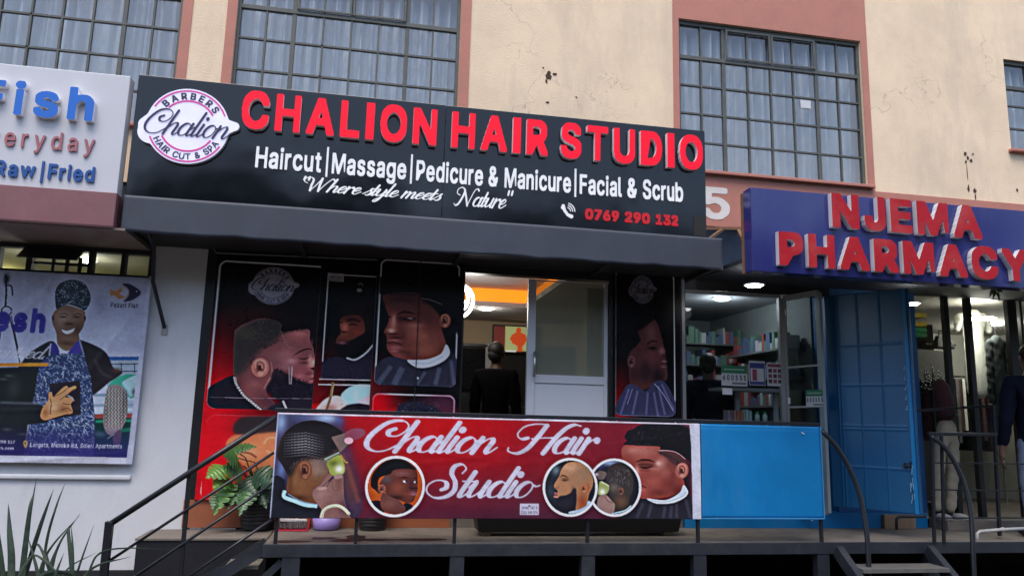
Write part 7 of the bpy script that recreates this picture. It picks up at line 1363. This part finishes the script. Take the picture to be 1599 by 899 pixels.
# trousers on a half mannequin
hm = thing('trouser_mannequin', 'half mannequin wearing beige cargo trousers behind the right railing', 'mannequin', tuple(P(1478, 806, 6.95)))
Ym = 6.95; k = Ym/FPX*1.03
def mp(u, v): q = P(u, v, Ym); return (q.x, q.y, q.z)
M_bg = mat('beige_cotton', (.40, .35, .26), .9, var=.15, scale=8)
grown('trousers', [mp(1478, 648), mp(1479, 672), mp(1488, 700), mp(1487, 745), mp(1484, 800), mp(1468, 700), mp(1464, 750), mp(1462, 800)], [(0, 1), (1, 2), (2, 3), (3, 4), (1, 5), (5, 6), (6, 7)], [.075, .08, .066, .058, .05, .064, .056, .048], M_bg, hm, 2, noise=.006)
grown('shirt', [mp(1479, 660), mp(1475, 632), mp(1470, 606), mp(1466, 590)], [(0, 1), (1, 2), (2, 3)], [.105, .095, .088, .05], mat('maroon_cloth', (.06, .018, .022), .9), hm, 2, noise=.006)
m = MB(); c = mp(1480, 646); m.lathe([(.095, 0), (.1, 0), (.1, .03), (.095, .03)], (c[0], c[1], c[2]-.02), 20); m.build('belt', M_blackpl, hm)
for u in (1490, 1464): c = mp(u, 808); m = MB(); m.ell((c[0]+.02, c[1]-.06, c[2]+.01), (.05, .11, .04)); m.build('shoe', mat('pale_trainer', (.4, .4, .4), .7), hm, smooth=True)
dm = thing('potted_dracaena', 'spiky dark leaved plant standing behind the clothes shop glass', 'plant', tuple(P(1465, 650, 7.3))); r = np.random.default_rng(6); c = P(1455, 603, 7.3)
for k in range(26):
    t = math.radians(-20+220*r.random()); L = .18+.14*r.random(); m = MB(); leaf(m, c+Vector((r.normal()*.03, r.normal()*.02, -.05)), c+Vector((L*math.cos(t), -.08+.1*r.random(), L*math.sin(t))), .03, (0, -1, .3), .3, False); m.build('leaf', mat('dracaena_leaf', (.012, .022, .012), .5), dm)
m = MB(); m.tube([c+Vector((0, 0, -.05)), Vector((c.x, 7.3, .75))], .015, 8); m.build('stem', M_blackpl, dm); m = MB(); m.lathe([(0, 0), (.1, 0), (.13, .22), (0, .22)], (c.x, 7.3, .62), 20); m.build('pot', M_blackpl, dm)
st2 = thing('shop_step', 'grey stained concrete step below the clothes shop front', 'step', (6.3, 6.95, .62)); m = MB(); m.box(5.62, 9, 6.80, 7.06, .6212, .72); m.build('step', M_conc, st2, bevel=.006)
# sprig of weed under the pharmacy sign
ws = thing('weed_sprig', 'small green weed hanging from under the right end of the pharmacy sign', 'plant', tuple(P(1553, 444, 6.55))); r = np.random.default_rng(12); c = P(1553, 446, 6.5)
for k in range(22):
    d = Vector((r.normal()*.05, r.normal()*.03, -.02+r.normal()*.04)); m = MB(); leaf(m, c+d*.6, c+d*1.5+Vector((0, 0, -.015)), .03, (r.normal(), -1, r.normal()), .2, False); m.build('leaf', mat('weed_leaf', (.06, .10, .03), .6), ws)
m = MB(); m.tube([c+Vector((0, .02, .06)), c], .004, 6); m.build('stem', mat('green_stem'), ws)

# ---------------------------------------------------------------- snake plants at the lower left
M_snake = mat('snake_leaf', (.014, .028, .017), .55, var=.8, scale=30, spec=.3, dirt=(.07, .10, .065), dirtamt=.8)
def blade(mb, pts, w):
    pts = crom([tuple(p) for p in pts], 8); n = len(pts); vs = []
    for i, p in enumerate(pts):
        t = i/(n-1); ww = w*(.55+.6*math.sin(min(1, t*1.6)*math.pi*.5))*(1-t**3.2)+.001; d = Vector(pts[min(i+1, n-1)]-pts[max(i-1, 0)]).normalized(); s = d.cross(Vector((.25, -1, 0))).normalized(); nn = s.cross(d)
        for k in (-1, 0, 1): vs.append(Vector(p)+s*(ww*.5*k)+nn*(.25*ww*(1-abs(k))))
    mb.add(vs, [(i*3+j, i*3+j+1, (i+1)*3+j+1, (i+1)*3+j) for i in range(n-1) for j in (0, 1)])
SN = [  # base pixel, middle, tip, width, distance
 [((30, 960), (40, 850), (57, 745)), .045, 5.5], [((45, 960), (62, 850), (73, 745)) if 0 else ((20, 960), (60, 830), (84, 762)), .05, 5.55], [((60, 960), (72, 850), (88, 790), (102, 753)), .028, 5.6], [((15, 980), (18, 880), (15, 830), (13, 785)), .07, 5.45], [((5, 980), (4, 900), (-4, 810)), .07, 5.5],
 [((50, 960), (70, 870), (125, 803)), .03, 5.5], [((80, 960), (82, 880), (112, 800), (128, 802)) if 0 else ((70, 960), (88, 860), (125, 801)), .03, 5.6], [((110, 960), (112, 890), (107, 830), (112, 818)), .045, 5.5], [((112, 960), (114, 870), (111, 818)), .03, 5.6], [((100, 960), (118, 880), (150, 815), (147, 818)) if 0 else ((100, 960), (125, 880), (147, 818)), .025, 5.55],
 [((120, 970), (140, 890), (158, 862), (200, 855), (262, 858)), .022, 5.6], [((105, 960), (140, 890), (205, 868)), .032, 5.4], [((80, 980), (100, 895), (150, 862)), .022, 5.5], [((60, 970), (76, 890), (90, 850)), .03, 5.45], [((95, 980), (80, 900), (60, 850), (48, 868)), .03, 5.4], [((40, 980), (60, 905), (100, 893), (130, 910)), .05, 5.3], [((0, 980), (30, 900), (55, 858)), .05, 5.35], [((65, 980), (84, 905), (100, 862)), .035, 5.3], [((130, 980), (95, 905), (60, 868), (40, 872)), .03, 5.35], [((70, 980), (60, 900), (44, 838)), .045, 5.4], [((85, 970), (80, 900), (70, 850)), .03, 5.5], [((25, 980), (34, 900), (46, 800), (52, 770)), .06, 5.42]]
groups_ = {'tall upright snake plant at the lower left corner of the picture': range(0, 5), 'bushy snake plant with thin leaning leaves against the white wall': (5, 6, 13, 14, 15, 16, 17, 18, 19, 20, 21), 'snake plant with a long arching leaf reaching the handrail post': (7, 8, 9, 10, 11, 12)}
M_sn2 = M_snake.node_tree
for lab, ids in groups_.items():
    t = thing('snake_plant', lab, 'plant', tuple(P(SN[list(ids)[0]][0][0][0], 960, 5.5)), 'snake plants by the white wall')
    for i in ids:
        pts, w, Y = SN[i]; q = [P(u, v, Y+.05*j) for j, (u, v) in enumerate(pts)]; q = [Vector((q[0].x, q[0].y, .30))]+q; m = MB(); blade(m, q, w*.58); m.build('leaf', M_snake, t, smooth=True)
pt = MB(); pt.box(-3.6, -1.75, 5.2, 6.0, 0, .33); o = pt.build('planter_bed', mat('bed_soil', (.035, .026, .02), .95, var=.4, bump=.6), None); tag(o, 'raised soil bed holding the snake plants before the white wall', 'planter')
